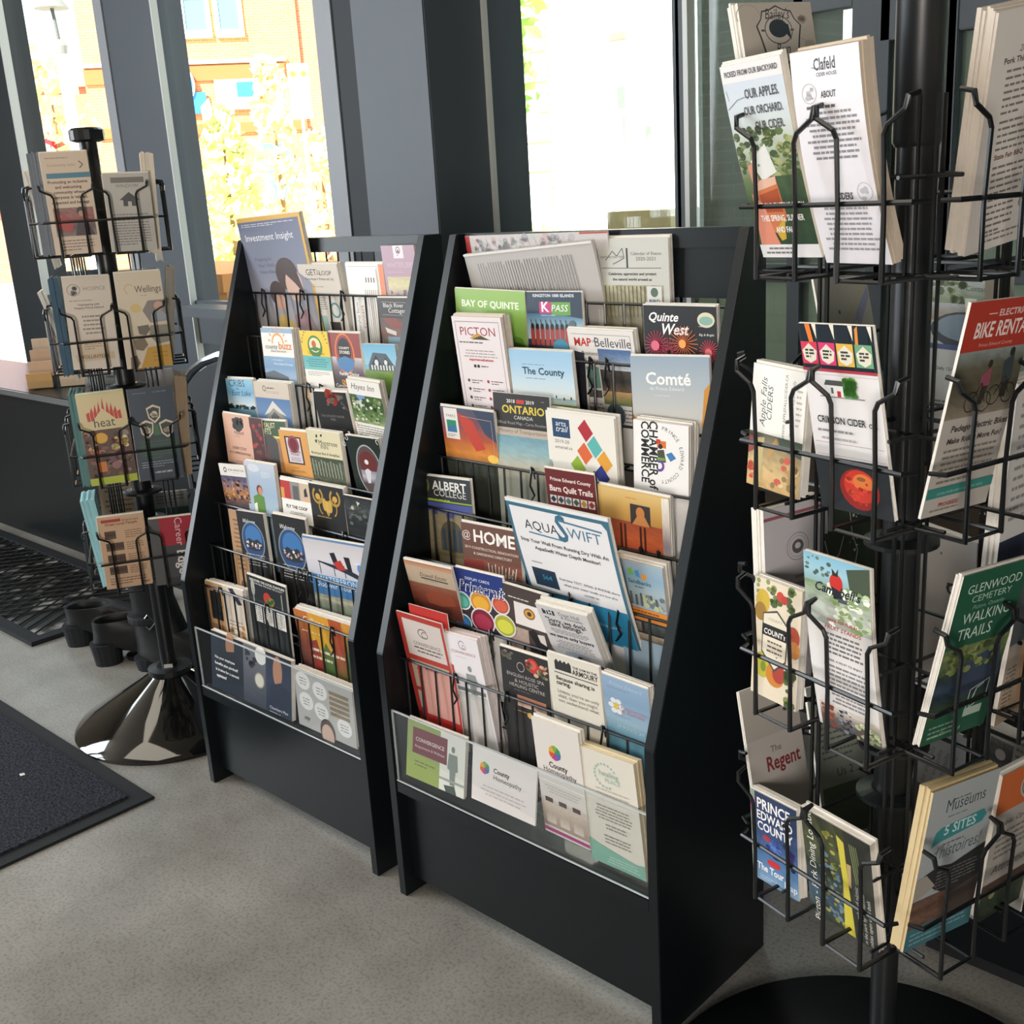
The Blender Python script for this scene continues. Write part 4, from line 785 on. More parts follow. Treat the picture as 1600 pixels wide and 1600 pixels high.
c('amber', 'leaflet', 'leaflet', 'amber orange leaflet with a framed maroon seal in the middle', 'the amber orange leaflet', 'e0a25a', lambda a: (
    a.R(.18, .12, .78, .72, '3a2a30'), a.R(.23, .15, .73, .69, 'd9cfd0'), a.E(.48, .29, .2, .19, '7a2a3a'), a.O(.48, .29, .17, .17, .02, 'b06a70'), a.T('THE MANOR', .48, .47, .4, '6a2a50', 1), a.T('House', .48, .53, .3, '6a2a50'), a.L(.28, .58, .68, 3, .03, '7a6a8a', ctr=1), a.L(.3, .8, .7, 1, .03, '8a5a24'), a.L(.2, .86, .8, 2, .03, '8a5a24', ctr=1)))
c('cream', 'leaflet', 'leaflet', 'pale cream leaflet with small hearts over a green woodland photo', 'the pale cream leaflet', 'dbd2ae', lambda a: (
    a.P('2a2a26', .28, .09, .33, .07, .34, .12, .29, .15), a.P('2a2a26', .42, .08, .48, .05, .47, .11, .42, .11), a.P('4a5a34', .24, .19, .32, .17, .3, .25, .25, .23), a.T('Montrose', .62, .27, .56, '35342c'), a.T('INN', .5, .35, .24, '6a6a58'), a.T('Boutique Bed & Breakfast', .5, .47, .84, '35342c'), a.G(0, .52, 1, 1, ['3f4a36', '56604a', '4a5440', '5f6450'], .4), [a.Ln('aeb0a0', .02, .08 + i * .09, .58 + .02 * (i % 3), .1 + i * .09, .9) for i in range(10)]))
c('space', 'leaflet', 'leaflet', 'black green leaflet with arched white letters over an oval street view', 'the black green oval view leaflet', '1c2822', lambda a: (
    a.Arc('OUR SPACE', .5, .5, .62, .15, 148, 32, 'e9e9e2'), a.E(.55, .62, .38, .52, 'a9acae', 28), a.E(.55, .62, .35, .49, '5a4a4a', 28), a.E(.55, .48, .26, .24, '6a2f2c'), a.E(.5, .46, .06, .05, 'e8e4e0'), a.G(.28, .62, .8, .86, ['8a8a96', 'b9b7bf', '5f5a64'], .15, 6, 8), a.P('dad6da', .4, .62, .5, .58, .58, .62, .5, .86, .42, .86)))
c('harvest', 'leaflet', 'leaflet', 'leaflet with a white heading over a purple and amber harbour dusk', None, 'e6e1da', lambda a: (
    a.E(.22, .13, .06, .06, '4a4540'), a.E(.22, .13, .035, .035, 'e6e1da'), a.T('PETER HARVEST INN', .64, .145, .62, '4a4540'), a.L(.5, .18, .9, 1, .02, 'b0a8a0'), a.G(0, .26, 1, 1, ['4a4868', '7a6a78', 'b07a50', '6a4f48', '2a2838'], .3), a.S(0, .34, 1, .8, ['2f2a3c', 'd99a5a', 'c9804a', '3a3448'], 50, .05)))
c('skygirl', 'leaflet', 'leaflet', 'pale sky blue leaflet with a girl in a green top', 'the pale sky blue leaflet with a girl', 'a9b9ce', lambda a: (
    a.G(0, 0, 1, 1, ['c4cad6', 'a9bace', '9db4ca', 'a9bccb']), a.E(.3, .12, .2, .08, 'd2d6de'), a.L(.55, .18, .85, 4, .035, 'd6dde6'), a.E(.43, .58, .1, .1, '6a3a30'), a.E(.45, .6, .07, .08, 'd08a6a'), a.P('5f8a3c', .2, .74, .4, .66, .56, .72, .6, 1, .18, 1), a.P('efe9e0', .2, .9, .3, .86, .3, 1, .2, 1)))
c('coop', 'leaflet', 'leaflet', 'white leaflet with a red and grey kitchen picture above black capitals', 'the red kitchen picture leaflet', W, lambda a: (
    a.R(0, .05, .34, .5, 'b8322c'), a.R(0, .22, .12, .46, 'd99a4a'), a.R(.34, .05, .66, .5, '8f8b88'), a.R(.42, .14, .62, .46, '5f5c5a'), a.R(.66, .05, 1, .5, 'cdb59a'), a.P('2a2a2a', .8, .2, .88, .14, .92, .34, .8, .36), a.R(.8, .4, .96, .5, 'e0b080'), a.R(0, .47, 1, .5, W), a.T('FLY THE COOP', .5, .68, .72, '2a2a2a', 1), a.L(.2, .76, .8, 2, .04, '9a958e', ctr=1)))
c('filigree', 'leaflet', 'leaflet', 'black leaflet with a gold scrollwork butterfly ornament', 'the black leaflet with gold scrollwork', '1f1f20', lambda a: (
    a.O(.24, .22, .16, .16, .05, 'b08a3a', 24, 120, 420), a.O(.74, .22, .16, .16, .05, 'b08a3a', 24, 120, 420), a.E(.24, .24, .07, .06, 'c9a24a'), a.E(.74, .24, .07, .06, 'c9a24a'), a.E(.42, .38, .06, .12, 'c9a24a'), a.E(.5, .44, .06, .14, 'd0aa52'), a.E(.58, .4, .06, .12, 'c9a24a'), a.O(.36, .42, .12, .16, .03, 'b08a3a', 20, 90, 260), a.O(.66, .42, .12, .16, .03, 'b08a3a', 20, -80, 90), a.E(.5, .56, .03, .04, 'b08a3a'), a.L(.16, .62, .86, 1, .04, 'a58f5a', .5)))
c('nightphoto', 'leaflet', 'leaflet', 'dark leaflet with a grey waterfall photo at the right end of its tier', 'the dark waterfall leaflet', '26282a', lambda a: (
    a.G(0, .05, 1, .6, ['2a2e2e', '3a3f3e', '24282a', '1c1e20'], .35), a.P('c4c4be', .42, .08, .52, .1, .54, .2, .46, .24), a.S(.1, .15, .95, .55, ['4a504c', '5f645e', '2f3432'], 30, .06), a.E(.26, .22, .05, .04, 'b9b4a0'), a.L(.2, .34, .45, 1, .03, '8f8f88')))
c('tan_letter', 'leaflet', 'leaflet', 'tan leaflet of small print half hidden left of the black welcome leaflets', None, 'b08a66', lambda a: (a.L(.2, .1, .8, 12, .05, '6f5238', ctr=1), a.E(.5, .85, .2, .2, '5a4a3a')))
def _welcome(a): return (a.T('Welcome', .42, .2, .46, 'eceaea', sh=.35, ys=1.6), a.E(.5, .5, .41, .41, '8d9aa6', 28), a.E(.5, .5, .385, .385, '2a4a78', 28), a.E(.52, .44, .3, .26, '3f74ae', 24), a.P('2a2f38', .16, .54, .36, .46, .5, .5, .66, .46, .86, .56, .74, .66, .5, .68, .28, .66), a.S(.22, .52, .8, .62, ['d9c0a4', 'a08ab0', 'c9a0a0', 'e6e0dc'], 22, .03), a.L(.1, .74, .9, 5, .045, 'b9b4ac', .3, 1))
c('welcome_a', 'leaflet', 'leaflet', 'black welcome leaflet with a blue oval night view, first of the two', 'the first black welcome leaflet', '1d1c1c', _welcome)
c('welcome_b', 'leaflet', 'leaflet', 'black welcome leaflet with a blue oval, beside the deck chairs magazine', 'the second black welcome leaflet', '1d1c1c', _welcome)
c('chairs_mag', 'magazine', 'magazine', 'pale magazine with two deck chairs on a jetty above a blue band', 'the deck chairs on a jetty magazine', 'cfcbd0', lambda a: (
    a.R(0, 0, 1, .03, '5f86b0'), a.G(0, .03, 1, .56, ['c9c4c8', 'd6d2d6', 'c4c6d0']), a.P('2a3240', .2, .34, .68, .4, .98, .52, .98, .58, .6, .46, .2, .36), [a.Ln('2a3240', .012, x, .36, x, .54) for x in (.22, .45, .62)], a.P('26242a', .42, .2, .5, .18, .54, .34, .46, .36), a.P('b83a34', .45, .34, .58, .28, .64, .42, .52, .44), a.P('26242a', .64, .22, .73, .22, .74, .42, .68, .44), a.E(.9, .36, .07, .06, '5f8fd0'), a.R(.8, .28, .99, .3, 'e6e4e8'), a.G(0, .56, 1, .86, ['4f82b4', '3f72a6']), a.T('WATERFRONT', .5, .66, .7, 'd4e2ee'), a.T('Discover Your Way', .5, .74, .8, 'e6eef4'), a.G(0, .86, 1, 1, ['8a8f80', 'a9a590', '6f7a6a'], .4)))
c('dining', 'booklet', 'booklet', 'black dining booklet with a fork and tomatoes on its cover', 'the black fork and tomatoes booklet', '23282a', lambda a: (
    a.T('DISCOVER THE LOCAL FLAVOURS', .52, .1, .9, 'e4e2dc', 1), a.T('A TASTE TRAIL THROUGH THE COUNTY', .52, .16, .8, 'e4e2dc'), a.E(.14, .24, .05, .14, 'a9a89e'), a.R(.125, .26, .155, .7, '8f8e86'), a.R(.86, .2, .89, .62, '8f8e86'), a.E(.5, .4, .1, .1, 'b8382c'), a.E(.58, .45, .08, .08, 'c9503a'), a.S(.4, .4, .7, .52, ['4f6a34', '6f8a4a'], 8, .05), a.R(.1, .58, .32, .98, 'e6e3dc'), a.R(.36, .6, .6, .98, 'e6e3dc'), a.R(.64, .62, .92, .98, 'e6e3dc'), a.L(.12, .62, .3, 9, .04, '5a5650'), a.L(.38, .64, .58, 8, .04, '5a5650'), a.L(.66, .66, .9, 8, .04, '5a5650')))
c('tanstack', 'leaflet', 'leaflet', 'thick tan and white leaflet with a dark doorway at bottom left of its tier', 'the tan doorway leaflet', 'd6cabb', lambda a: (
    a.R(0, 0, .46, 1, 'b98f66'), a.R(.1, .14, .4, .62, '1c1c1e'), a.R(.05, .7, .42, .98, '8f6a48'), a.P('2a2838', .62, .02, .74, .0, .95, .24, .84, .26), a.L(.55, .55, .9, 3, .06, 'a08a74'), a.S(.5, .6, .95, .8, ['c9975a', 'b98f66'], 8, .06)))
c('autumn', 'booklet', 'booklet', 'orange and yellow booklet with autumn coloured panels behind the wires', 'the autumn coloured booklet', '9a5a34', lambda a: (
    a.G(0, 0, .25, 1, ['c4733a', '7a4030', '3a2a26'], .1), a.G(.25, 0, .62, 1, ['d69a34', 'd0a038', '7a4a34'], .08), a.G(.62, 0, .84, 1, ['b0562e', 'a04a34', '5a6a3a'], .1), a.G(.84, 0, 1, 1, ['d6923a', '4f6a44', '2f4a38'], .1), a.T('Calliano', .34, .17, .4, 'efe6d2', sh=.25, ys=1.3), a.P('4f6a3a', .4, .62, .5, .4, .6, .62, .58, 1, .42, 1), a.P('8f3a30', .14, .5, .34, .4, .4, .9, .2, 1), a.L(.1, .3, .7, 1, .03, 'e6dac4'), a.L(.2, .55, .8, 2, .12, 'd9c9b0')))
c('insurance', 'leaflet', 'leaflet', 'wide navy leaflet of two workers behind the clear front of its rack', 'the wide navy workers leaflet', '2a3342', lambda a: (
    a.P('242c38', 0, 0, .42, 0, .42, 1, 0, 1), a.E(.25, .14, .055, .11, 'b07f60'), a.P('1f2630', .1, .3, .3, .22, .42, .4, .42, .7, .1, .8), a.G(.42, 0, .7, 1, ['77787f', '5a5c66', '2f3644']), a.S(.44, .1, .6, .3, ['33353c', '2a2c33'], 10, .03), a.E(.62, .5, .06, .06, 'd9d4c4'), a.O(.62, .5, .06, .06, .01, 'a9a08c'), a.E(.64, .1, .07, .07, 'e8e6e2'), a.G(.7, 0, 1, 1, ['2a2f3c', '33405a', '1f2a3c']), a.E(.84, .25, .055, .12, 'b8866a'), a.P('2a3346', .74, .5, .88, .4, 1, .5, 1, .8, .74, .8),
    a.T('Has your employee', .05, .42, .26, 'f2f2f0', 1, al='l'), a.T('benefits plan pinched?', .05, .52, .3, 'f2f2f0', 1, al='l'), a.T('Is it time for a second', .06, .62, .3, 'f2f2f0', 1, al='l'), a.T('opinion?', .07, .72, .13, 'f2f2f0', 1, al='l'), a.T('Chambers Plan', .85, .86, .22, 'e0e2e4'), a.L(.74, .9, .96, 1, .03, 'a9aeb4')))
c('bubbles', 'leaflet', 'leaflet', 'grey leaflet of white speech bubbles and a drawn head behind clear plastic', 'the grey speech bubbles leaflet', 'b4b1b0', lambda a: (
    [(a.E(x, y, .125, .105, 'e2e0de', 14), a.L(x - .07, y - .05, x + .07, 3, .05, '8a8886', ctr=1)) for x, y in ((.15, .17), (.44, .24), (.18, .52), (.44, .6), (.82, .72))], [a.R(.6, .16 + i * .09, .93, .22 + i * .09, '8a7a62') for i in range(5)], a.E(.52, .93, .13, .16, '4a3a34'), a.E(.52, .98, .105, .13, 'c9a896'), a.T('my', .16, .86, .1, '3a3836', sh=.4)))
# ---- right rack
c('newspaper', 'newspaper', 'newspaper', 'open newspaper page of sideways columns at the top of the right rack', 'the open newspaper page', 'bdb9b6', lambda a: (
    [a.Ln('6f6b6a', .0045, .1 + i * .021, .06 + .02 * (i % 7 == 3), .14 + i * .021, .6) for i in range(36)], [a.Ln('a39f9d', .006, .14 + i * .06, .2, .16 + i * .06, .88) for i in range(10)], a.R(0, 0, 1, .012, 'e6e2de')), paper='d6d2ce', parts=False)
q_ = list(POSE['redmap']); q_[1] += 0.010; POSE['redmap'] = tuple(q_)
c('redmap', 'street_map', 'map', 'pale street map with a red edge behind the open newspaper page', None, 'c9c4c2', lambda a: (a.R(0, 0, .035, 1, 'b03a3c'), a.R(.82, 0, 1, .012, 'b0584c'), a.S(.06, .02, .8, .12, ['b9b4b6', 'a9a8ae', 'c4b0b0', 'bcc4c0'], 90, .02), [a.Ln('9a9a9e', .002, .06 + i * .05, .02, .1 + i * .05, .12) for i in range(14)]))
c('calendar', 'booklet', 'booklet', 'pale grey events booklet with an outlined map and a woodland photo', 'the pale grey events booklet', 'c4c4bc', lambda a: (
    a.Ln('8f8f88', .006, .03, .02, .03, .98), a.Ln('5a5a56', .01, .14, .22, .24, .13, .3, .18, .38, .1, .4, .2, .3, .24, .24, .26), a.T('NATURE MATTERS', .24, .2, .34, '4a4a48'), a.R(.43, .1, .455, .3, '3a3a3a'), a.T('Calendar of Events', .7, .17, .42, '6a6a66'), a.T('2020-2021', .7, .225, .28, '6a6a66'), a.Ln('6a6a66', .008, .08, .3, .9, .3), a.T('Celebrate, appreciate and protect', .5, .37, .66, '3a3a38', 1), a.T('the natural world around us', .5, .425, .54, '3a3a38', 1),
    a.G(.08, .47, .92, 1, ['a9a488', '8f8a6c', '77705a', '56503f'], .25), [a.Ln('5c543f', .012, .12 + i * .055, .48, .13 + i * .054, .8) for i in range(14)], a.R(.7, .48, .9, .68, 'd2d2cc'), a.T('BIRD', .8, .65, .15, '3a4a7a', 1), a.E(.8, .54, .05, .05, '5a6a5a')))
c('lime', 'guidebook', 'guidebook', 'lime green guide with a large white title at the left of its tier', 'the lime green guide', '8fb45c', lambda a: (
    a.G(0, 0, 1, 1, ['93b860', '86b052', '6f9a48']), a.T('BAY OF QUINTE', .5, .165, .82, 'eef2e2', 1), a.L(.3, .2, .6, 1, .015, 'b9d09a'), a.S(.5, .45, 1, .7, ['5f8a3c', '4f7a34', '7aa04a'], 14, .1)))
c('kpass', 'guidebook', 'guidebook', 'dark blue guide with red coated guards on parade and a pink and green logo', 'the dark blue guards guide', '2c3b4e', lambda a: (
    a.T('KINGSTON 1000 ISLANDS', .5, .065, .74, 'e2e6ea', 1), a.G(0, .28, 1, .62, ['3f6a8a', '8fb4c8', 'b9cdd4']), a.P('2c3b4e', 0, .1, 1, .1, 1, .34, 0, .22), a.R(.24, .13, .46, .28, 'c23a7a'), a.R(.46, .13, .8, .3, '6aa04a'), a.T('K', .34, .255, .14, 'f2f2f2', 1), a.T('PASS', .6, .25, .3, 'f2f2f2', sh=.2), a.L(.27, .3, .7, 1, .02, 'd0d8de'), [(a.R(.06 + i * .09, .46, .13 + i * .09, .74, 'a8423a'), a.E(.095 + i * .09, .45, .03, .04, '1f1c1c'), a.Ln('2a2a2a', .012, .07 + i * .09, .36, .1 + i * .09, .5)) for i in range(8)], a.R(0, .7, 1, 1, '2a2c34'), a.E(.82, .42, .06, .06, '5a6a72'), a.E(.6, .72, .14, .12, '3f8aa8')))
c('citymap', 'road_map', 'map', 'white city map with red and black serif title half behind the wires', 'the white city map', 'e4e0dc', lambda a: (
    a.Ln('8a8884', .006, .05, .05, .95, .05, .95, .98), a.T('MAP', .22, .17, .27, 'b8322e', 1, ys=1.5), a.T('of', .39, .13, .05, '5a5652'), a.T('Belleville', .68, .17, .56, '3a3c48', ys=1.5), a.T('Business', .3, .26, .26, '3a3836', sh=.3), a.T('Listings', .34, .33, .24, '3a3836', sh=.3), a.G(.44, .19, .94, .4, ['4a6a9a', '7f95b4', 'cfd4da'], .12), a.G(.44, .4, .94, .62, ['4f4a46', '3a3836', '6a5a4a'], .25), a.R(.06, .38, .42, .6, '6f9a8c'), a.G(.44, .62, .94, .76, ['c9a070', '5f7a4a'], .2), a.R(.06, .62, .42, .7, '5a5650'), a.E(.6, .86, .14, .14, '55616a'), a.L(.08, .76, .42, 5, .04, '8a8680'), a.L(.72, .8, .94, 5, .04, '8a8680')))
c('fireworks', 'guidebook', 'guidebook', 'black guide with pink and orange fireworks and white script title', 'the black fireworks guide', '26282a', lambda a: (
    a.T('Quinte', .27, .2, .42, 'f4f2f0', 1, sh=.3, ys=1.4), a.T('West', .42, .37, .38, 'f4f2f0', 1, sh=.3, ys=1.5), a.E(.86, .17, .115, .085, 'd9d4b4'), a.E(.86, .18, .09, .05, '8ab0a4'), a.L(.76, .25, .97, 1, .02, 'c9c9c4'), a.T('Big & Bright', .86, .37, .2, 'e9e6e2', sh=.3),
    [[a.Ln(col, .008, x + .03 * math.cos(q), y - .03 * a.q * math.sin(q), x + r * math.cos(q), y - r * a.q * math.sin(q)) for q in [6.283 * i / 22 for i in range(22)]] for x, y, r, col in ((.17, .52, .17, 'c9405a'), (.55, .48, .2, 'd9703a'), (.9, .56, .13, 'c94a54'), (.36, .6, .16, 'a8344a'))], [a.E(x, y, r, r, col, 10) for x, y, r, col in ((.17, .52, .06, 'e07088'), (.55, .48, .05, 'f6a85a'), (.9, .58, .05, 'e0707a'))]))
c('picton', 'leaflet', 'leaflet', 'thick white business leaflet with red title letters and small icons', 'the white leaflet with red title letters', 'e9dfe0', lambda a: (
    a.Ln('6a6468', .008, .06, .05, .94, .05, .94, .97, .06, .97, .06, .05), a.T('PICTON', .5, .19, .74, '9a3a4a', ys=1.3), a.P('c99a4a', .32, .22, .5, .16, .7, .23), a.P('4a4a34', .36, .23, .55, .19, .74, .23), a.L(.1, .255, .9, 1, .025, '5a5456', .5), a.L(.15, .34, .85, 3, .03, 'a89ea0', ctr=1), a.T('experiencethetown', .5, .45, .5, 'c02f48', 1), a.R(.33, .49, .38, .52, '3a3638'), a.R(.4, .49, .45, .52, '3a3638'), a.L(.48, .5, .72, 1, .03, '5a5456'), [(a.E(x, y, .025, .025, 'a83a4a' if i % 2 else '4a4648', 8), a.L(x + .06, y - .008, x + .3, 2, .025, '6a6466')) for i, (x, y) in enumerate([(.18, .66), (.58, .66), (.18, .75), (.58, .75), (.18, .84), (.58, .84), (.18, .93), (.58, .93)])]), paper='ded4c8')
c('bluesky', 'guidebook', 'guidebook', 'sky blue visitor guide with dark lettering over a beach and dunes', 'the sky blue beach guide', 'a9cbe0', lambda a: (
    a.G(0, 0, 1, .62, ['9cc4e0', 'a9cbe2', 'c4d8e2', 'd9dcd8']), a.L(.2, .18, .8, 1, .025, '7a9ab4'), a.T('The County', .53, .31, .66, '23445e', 1), a.L(.24, .36, .8, 1, .02, '5a7a94'), a.G(0, .6, 1, .68, ['8fb0bc', 'b9c4b4']), a.G(0, .68, 1, 1, ['7a8a4a', '6a7a42', '8a9458'], .25), [a.E(x, y, .012, .02, '3a3a3a', 6) for x, y in ((.7, .58), (.82, .6), (.58, .62), (.93, .59))]))
c('comte', 'guidebook', 'guidebook', 'grey blue guide with a large white title and a person in an orange top', 'the grey blue white titled guide', 'a9b4bc', lambda a: (
    a.G(0, 0, 1, 1, ['93a4b4', 'a9b2b8', 'bdbcb8', 'c4bfb6']), a.T('Comt\u00e9', .48, .33, .58, 'f0efec', 1), a.T('de Prince Edward', .46, .4, .44, 'dfe0de'), a.L(.3, .46, .64, 1, .02, 'd0d2d2'), a.P('c98a34', .93, .38, 1, .3, 1, .84, .88, .82), a.P('b87a2c', .06, .78, 0, .7, 0, .88, .09, .86)))
c('sunset', 'guidebook', 'guidebook', 'parks guide with a red and gold sunset in a clear sleeve', 'the red and gold sunset guide', '5a5560', lambda a: (
    a.G(0, 0, 1, .78, ['4f586c', '7d4f5a', 'b0563e', 'd98a3c', '54503f'], .08), a.P('c0483a', .3, .05, .6, .15, .78, .5, .6, .55, .42, .3), a.P('3f4a60', .62, 0, 1, 0, 1, .4, .8, .3), a.E(.9, .62, .1, .06, 'f2c65a'), a.R(.06, .01, .32, .42, 'e6e1dc'), a.T('PARKS', .19, .13, .18, '6a665f'), a.R(.1, .17, .28, .28, '2f8a6a'), a.R(.1, .25, .28, .33, '3f74a0'), a.L(.1, .36, .28, 2, .02, '6a665f'), a.Ln('c9b0a0', .006, .4, .1, .94, .12, .94, .6), a.G(0, .7, 1, 1, ['3f443a', '2f332c'], .2)))
c('roadmap', 'road_map', 'map', 'official road map with a black heading and gold capitals over a lake', None, '2a2827', lambda a: (
    a.T('2018', .32, .1, .15, 'dcd8d0', 1), a.R(.42, .06, .56, .105, 'c23a34'), a.T('2019', .66, .1, .15, 'dcd8d0', 1), a.L(.86, .06, .96, 1, .02, '8a8680'), a.T('ONTARIO', .53, .215, .76, 'd9c24a', 1), a.T('CANADA', .53, .28, .34, 'dcd8d0'), a.T('Official Road Map - Carte Routiere', .5, .34, .92, 'a9a49c'), a.R(0, .38, 1, .47, 'b9ab9c'), a.T('Ministry of Transportation', .5, .435, .86, '6a5f54'), a.G(0, .47, 1, 1, ['6f9aac', '8fb0b4', 'b9b09a', '7a7f74'], .1)))
c('squares', 'guidebook', 'guidebook', 'white arts guide with a cascade of coloured squares', 'the white coloured squares guide', 'e9e5dc', lambda a: (
    a.R(.09, .1, .35, .36, '2a4a6a'), a.T('arts', .22, .2, .16, 'e6eaee'), a.T('trail', .22, .28, .18, 'e6eaee', sh=.3), a.T('2019-20', .22, .44, .22, '6a665f'), a.T('artstrail.ca', .24, .52, .26, '6a665f'),
    [a.P(col, x - .11, y - .02 * a.q, x + .0, y - .13 * a.q, x + .11, y + .02 * a.q, x + .0, y + .13 * a.q) for x, y, col in ((.58, .22, 'b0323c'), (.7, .43, '5fb4b0'), (.55, .54, 'd9683c'), (.83, .62, 'e0a03a'), (.44, .74, '8fb03a'), (.78, .82, '34408a'))], a.P('2a2a2c', .6, .82, .68, .76, .9, 1, .5, 1)))
c('chamber', 'leaflet', 'leaflet', 'thick white leaflet with sideways black capitals and a round toy like emblem', 'the white leaflet with sideways capitals', 'eceae8', lambda a: (
    a.T('CHAMBER of', .3, .48, 1.28, '1f1f20', 1, rot=-90), a.T('COMMERCE', .15, .45, 1.16, '1f1f20', 1, rot=-90), a.Arc('PRINCE EDWARD COUNTY', .48, .46, .38, .09, 80, -82, '4a4a4a'), a.R(.44, .26, .6, .36, 'd9702c'), a.R(.42, .24, .5, .3, 'c23a34'), a.P('3f7fb4', .6, .44, .7, .4, .78, .48, .68, .54), a.P('4a4a3a', .44, .4, .56, .38, .6, .56, .46, .58), a.O(.48, .62, .09, .09, .04, '6a4a9a', 20, -120, 120), a.E(.5, .34, .04, .04, '2a2a2a', 10), a.R(.44, .5, .58, .54, '6aa04a')))
c('castle', 'guidebook', 'guidebook', 'college guide with a stone gothic hall under a charcoal heading', 'the stone gothic hall guide', '2f3233', lambda a: (
    a.E(.14, .1, .08, .1, '6a7034'), a.E(.14, .09, .05, .05, '33361f'), a.T('ALBERT', .6, .13, .64, 'e4e4de', 1, ys=1.25), a.T('COLLEGE', .6, .2, .62, 'cfcfca'), a.L(.05, .235, .95, 1, .02, 'a9c24a', .5), a.R(0, .245, 1, .26, '8fae3c'), a.R(0, .27, 1, .62, '4a5494'), a.P('8f8468', .1, .38, .22, .36, .22, .4, .34, .4, .34, .36, .5, .38, .5, .42, .64, .42, .64, .38, .8, .38, .8, .34, 1, .34, 1, 1, .1, 1), a.G(.1, .44, 1, 1, ['968a6c', '877b60', '7a6f58'], .14), a.E(.58, .62, .22, .22, '5a5648'), a.R(.36, .62, .8, .78, '5a5648'), [a.R(.4 + i * .1, .54, .46 + i * .1, .77, '3c4a58') for i in range(4)], a.R(.3, .84, .9, .9, 'a3987a')))
c('quilt', 'leaflet', 'leaflet', 'maroon trail leaflet with a row of small quilt patterns', 'the maroon quilt patterns leaflet', '6a2a2c', lambda a: (
    a.T('Prince Edward County', .5, .13, .82, 'e9dcd4', 1, ys=1.3), a.T('Barn Quilt Trails', .5, .25, .88, 'f4e9e0', 1, ys=1.5), [(a.R(.06 + i * .155, .3, .19 + i * .155, .39, 'e6e0d6'), a.P(q, .125 + i * .155, .305, .185 + i * .155, .345, .125 + i * .155, .385, .065 + i * .155, .345)) for i, q in enumerate(('2a3a5a', '3a4a5a', '5f8a94', '4a6a5a', 'd99a3c', 'a83a34'))], a.L(.1, .45, .9, 6, .05, 'b08a84')))
c('chairs_photo', 'leaflet', 'leaflet', 'golden leaflet of a framed painting above orange chairs', 'the golden leaflet of orange chairs', 'd2b070', lambda a: (
    a.G(.0, .02, .9, .5, ['d9ba7a', 'c9a05a', 'b98a48']), a.G(.9, .02, 1, 1, ['e6e0d6', 'd9cfc4', '8a7f8a', 'cfc4b8'], .08, 4, 10), a.G(.02, .44, .9, .9, ['a0523a', 'c4623c', 'a84e34'], .1), a.R(.46, .18, .74, .46, '3f3a3c'), a.E(.6, .29, .06, .07, 'c9854a'), a.P('c98a54', .48, .46, .56, .33, .66, .33, .73, .46), [a.R(x, .48, x + .03, .86, '4a2a24') for x in (.3, .36, .58, .64)], a.L(.4, .1, .66, 1, .03, 'c47f3c'), a.T('Open', .35, .94, .4, 'f0eae0', 1), a.R(0, .82, .9, .99, '6a4a3c'), a.T('Open', .36, .95, .36, 'e9e4dc')))
c('brownmag', 'magazine', 'magazine', 'brown home directory magazine with big white capitals', 'the brown home directory magazine', '6a4a40', lambda a: (
    a.T('@', .08, .2, .16, 'd9cfc8'), a.T('HOME', .56, .23, .72, 'f2eeea', 1, ys=1.25), a.T('2019 CONSTRUCTION, RENOVATION', .5, .33, .92, 'ecd9cc'), a.T('& GARDENING DIRECTORY', .52, .4, .66, 'ecd9cc'), a.G(0, .45, 1, 1, ['7a4a3c', '8a5a48', '5a3f34'], .2), a.P('8a3a34', 0, .5, .36, .46, .4, 1, 0, 1), [a.Ln('d6d0c8', .016, .5 + .02 * i, 1, .62 + .06 * (i - 3), .48 + .02 * (i % 2)) for i in range(9)], a.S(.45, .5, .98, .9, ['8a8478', 'b0a89c', '6a4a44'], 22, .03)))
c('water', 'leaflet', 'leaflet', 'large white sheet with a teal border and hand lettered blue title', 'the large teal bordered sheet', '3f6f84', lambda a: (
    a.R(.0, 0, 1, .025, 'e9e7e8'), a.P('e9e7e8', .03, .05, .93, .05, .97, .09, .97, 1, .03, 1), a.T('AQUA', .32, .2, .34, '23303c', ys=1.35), a.T('S', .53, .235, .11, '3f6f8a', 1, ys=1.8), a.T('WIFT', .74, .2, .32, '4a7a94', ys=1.25), a.Ln('4a7a94', .012, .18, .225, .52, .235), a.Ln('4a7a94', .014, .5, .09, .92, .11), a.T('Stop Your Well From Running Dry With An', .5, .3, .86, '3a3e44', 1), a.T('AquaSwift Water Depth Monitor!', .52, .35, .64, '3a3e44', 1),
    a.R(.1, .5, .34, .64, '22364a'), a.T('564', .24, .58, .1, '3f9ab8'), a.T('Real-time TEXT, EMAIL & PHONE alerts', .66, .55, .58, '3a3e44'), a.T('when your water levels are low plus', .66, .59, .52, '3a3e44'), a.T('access to', .66, .63, .14, '3a3e44'), a.L(.12, .45, .3, 1, .02, '8a8e92'), a.R(.03, .68, .97, .98, '2f86b0'), a.T('YEARS OF DATA', .4, .76, .5, '9fd0e4', 1), a.T('View Online Levels', .68, .84, .4, 'cfe4ee')), bow=6)
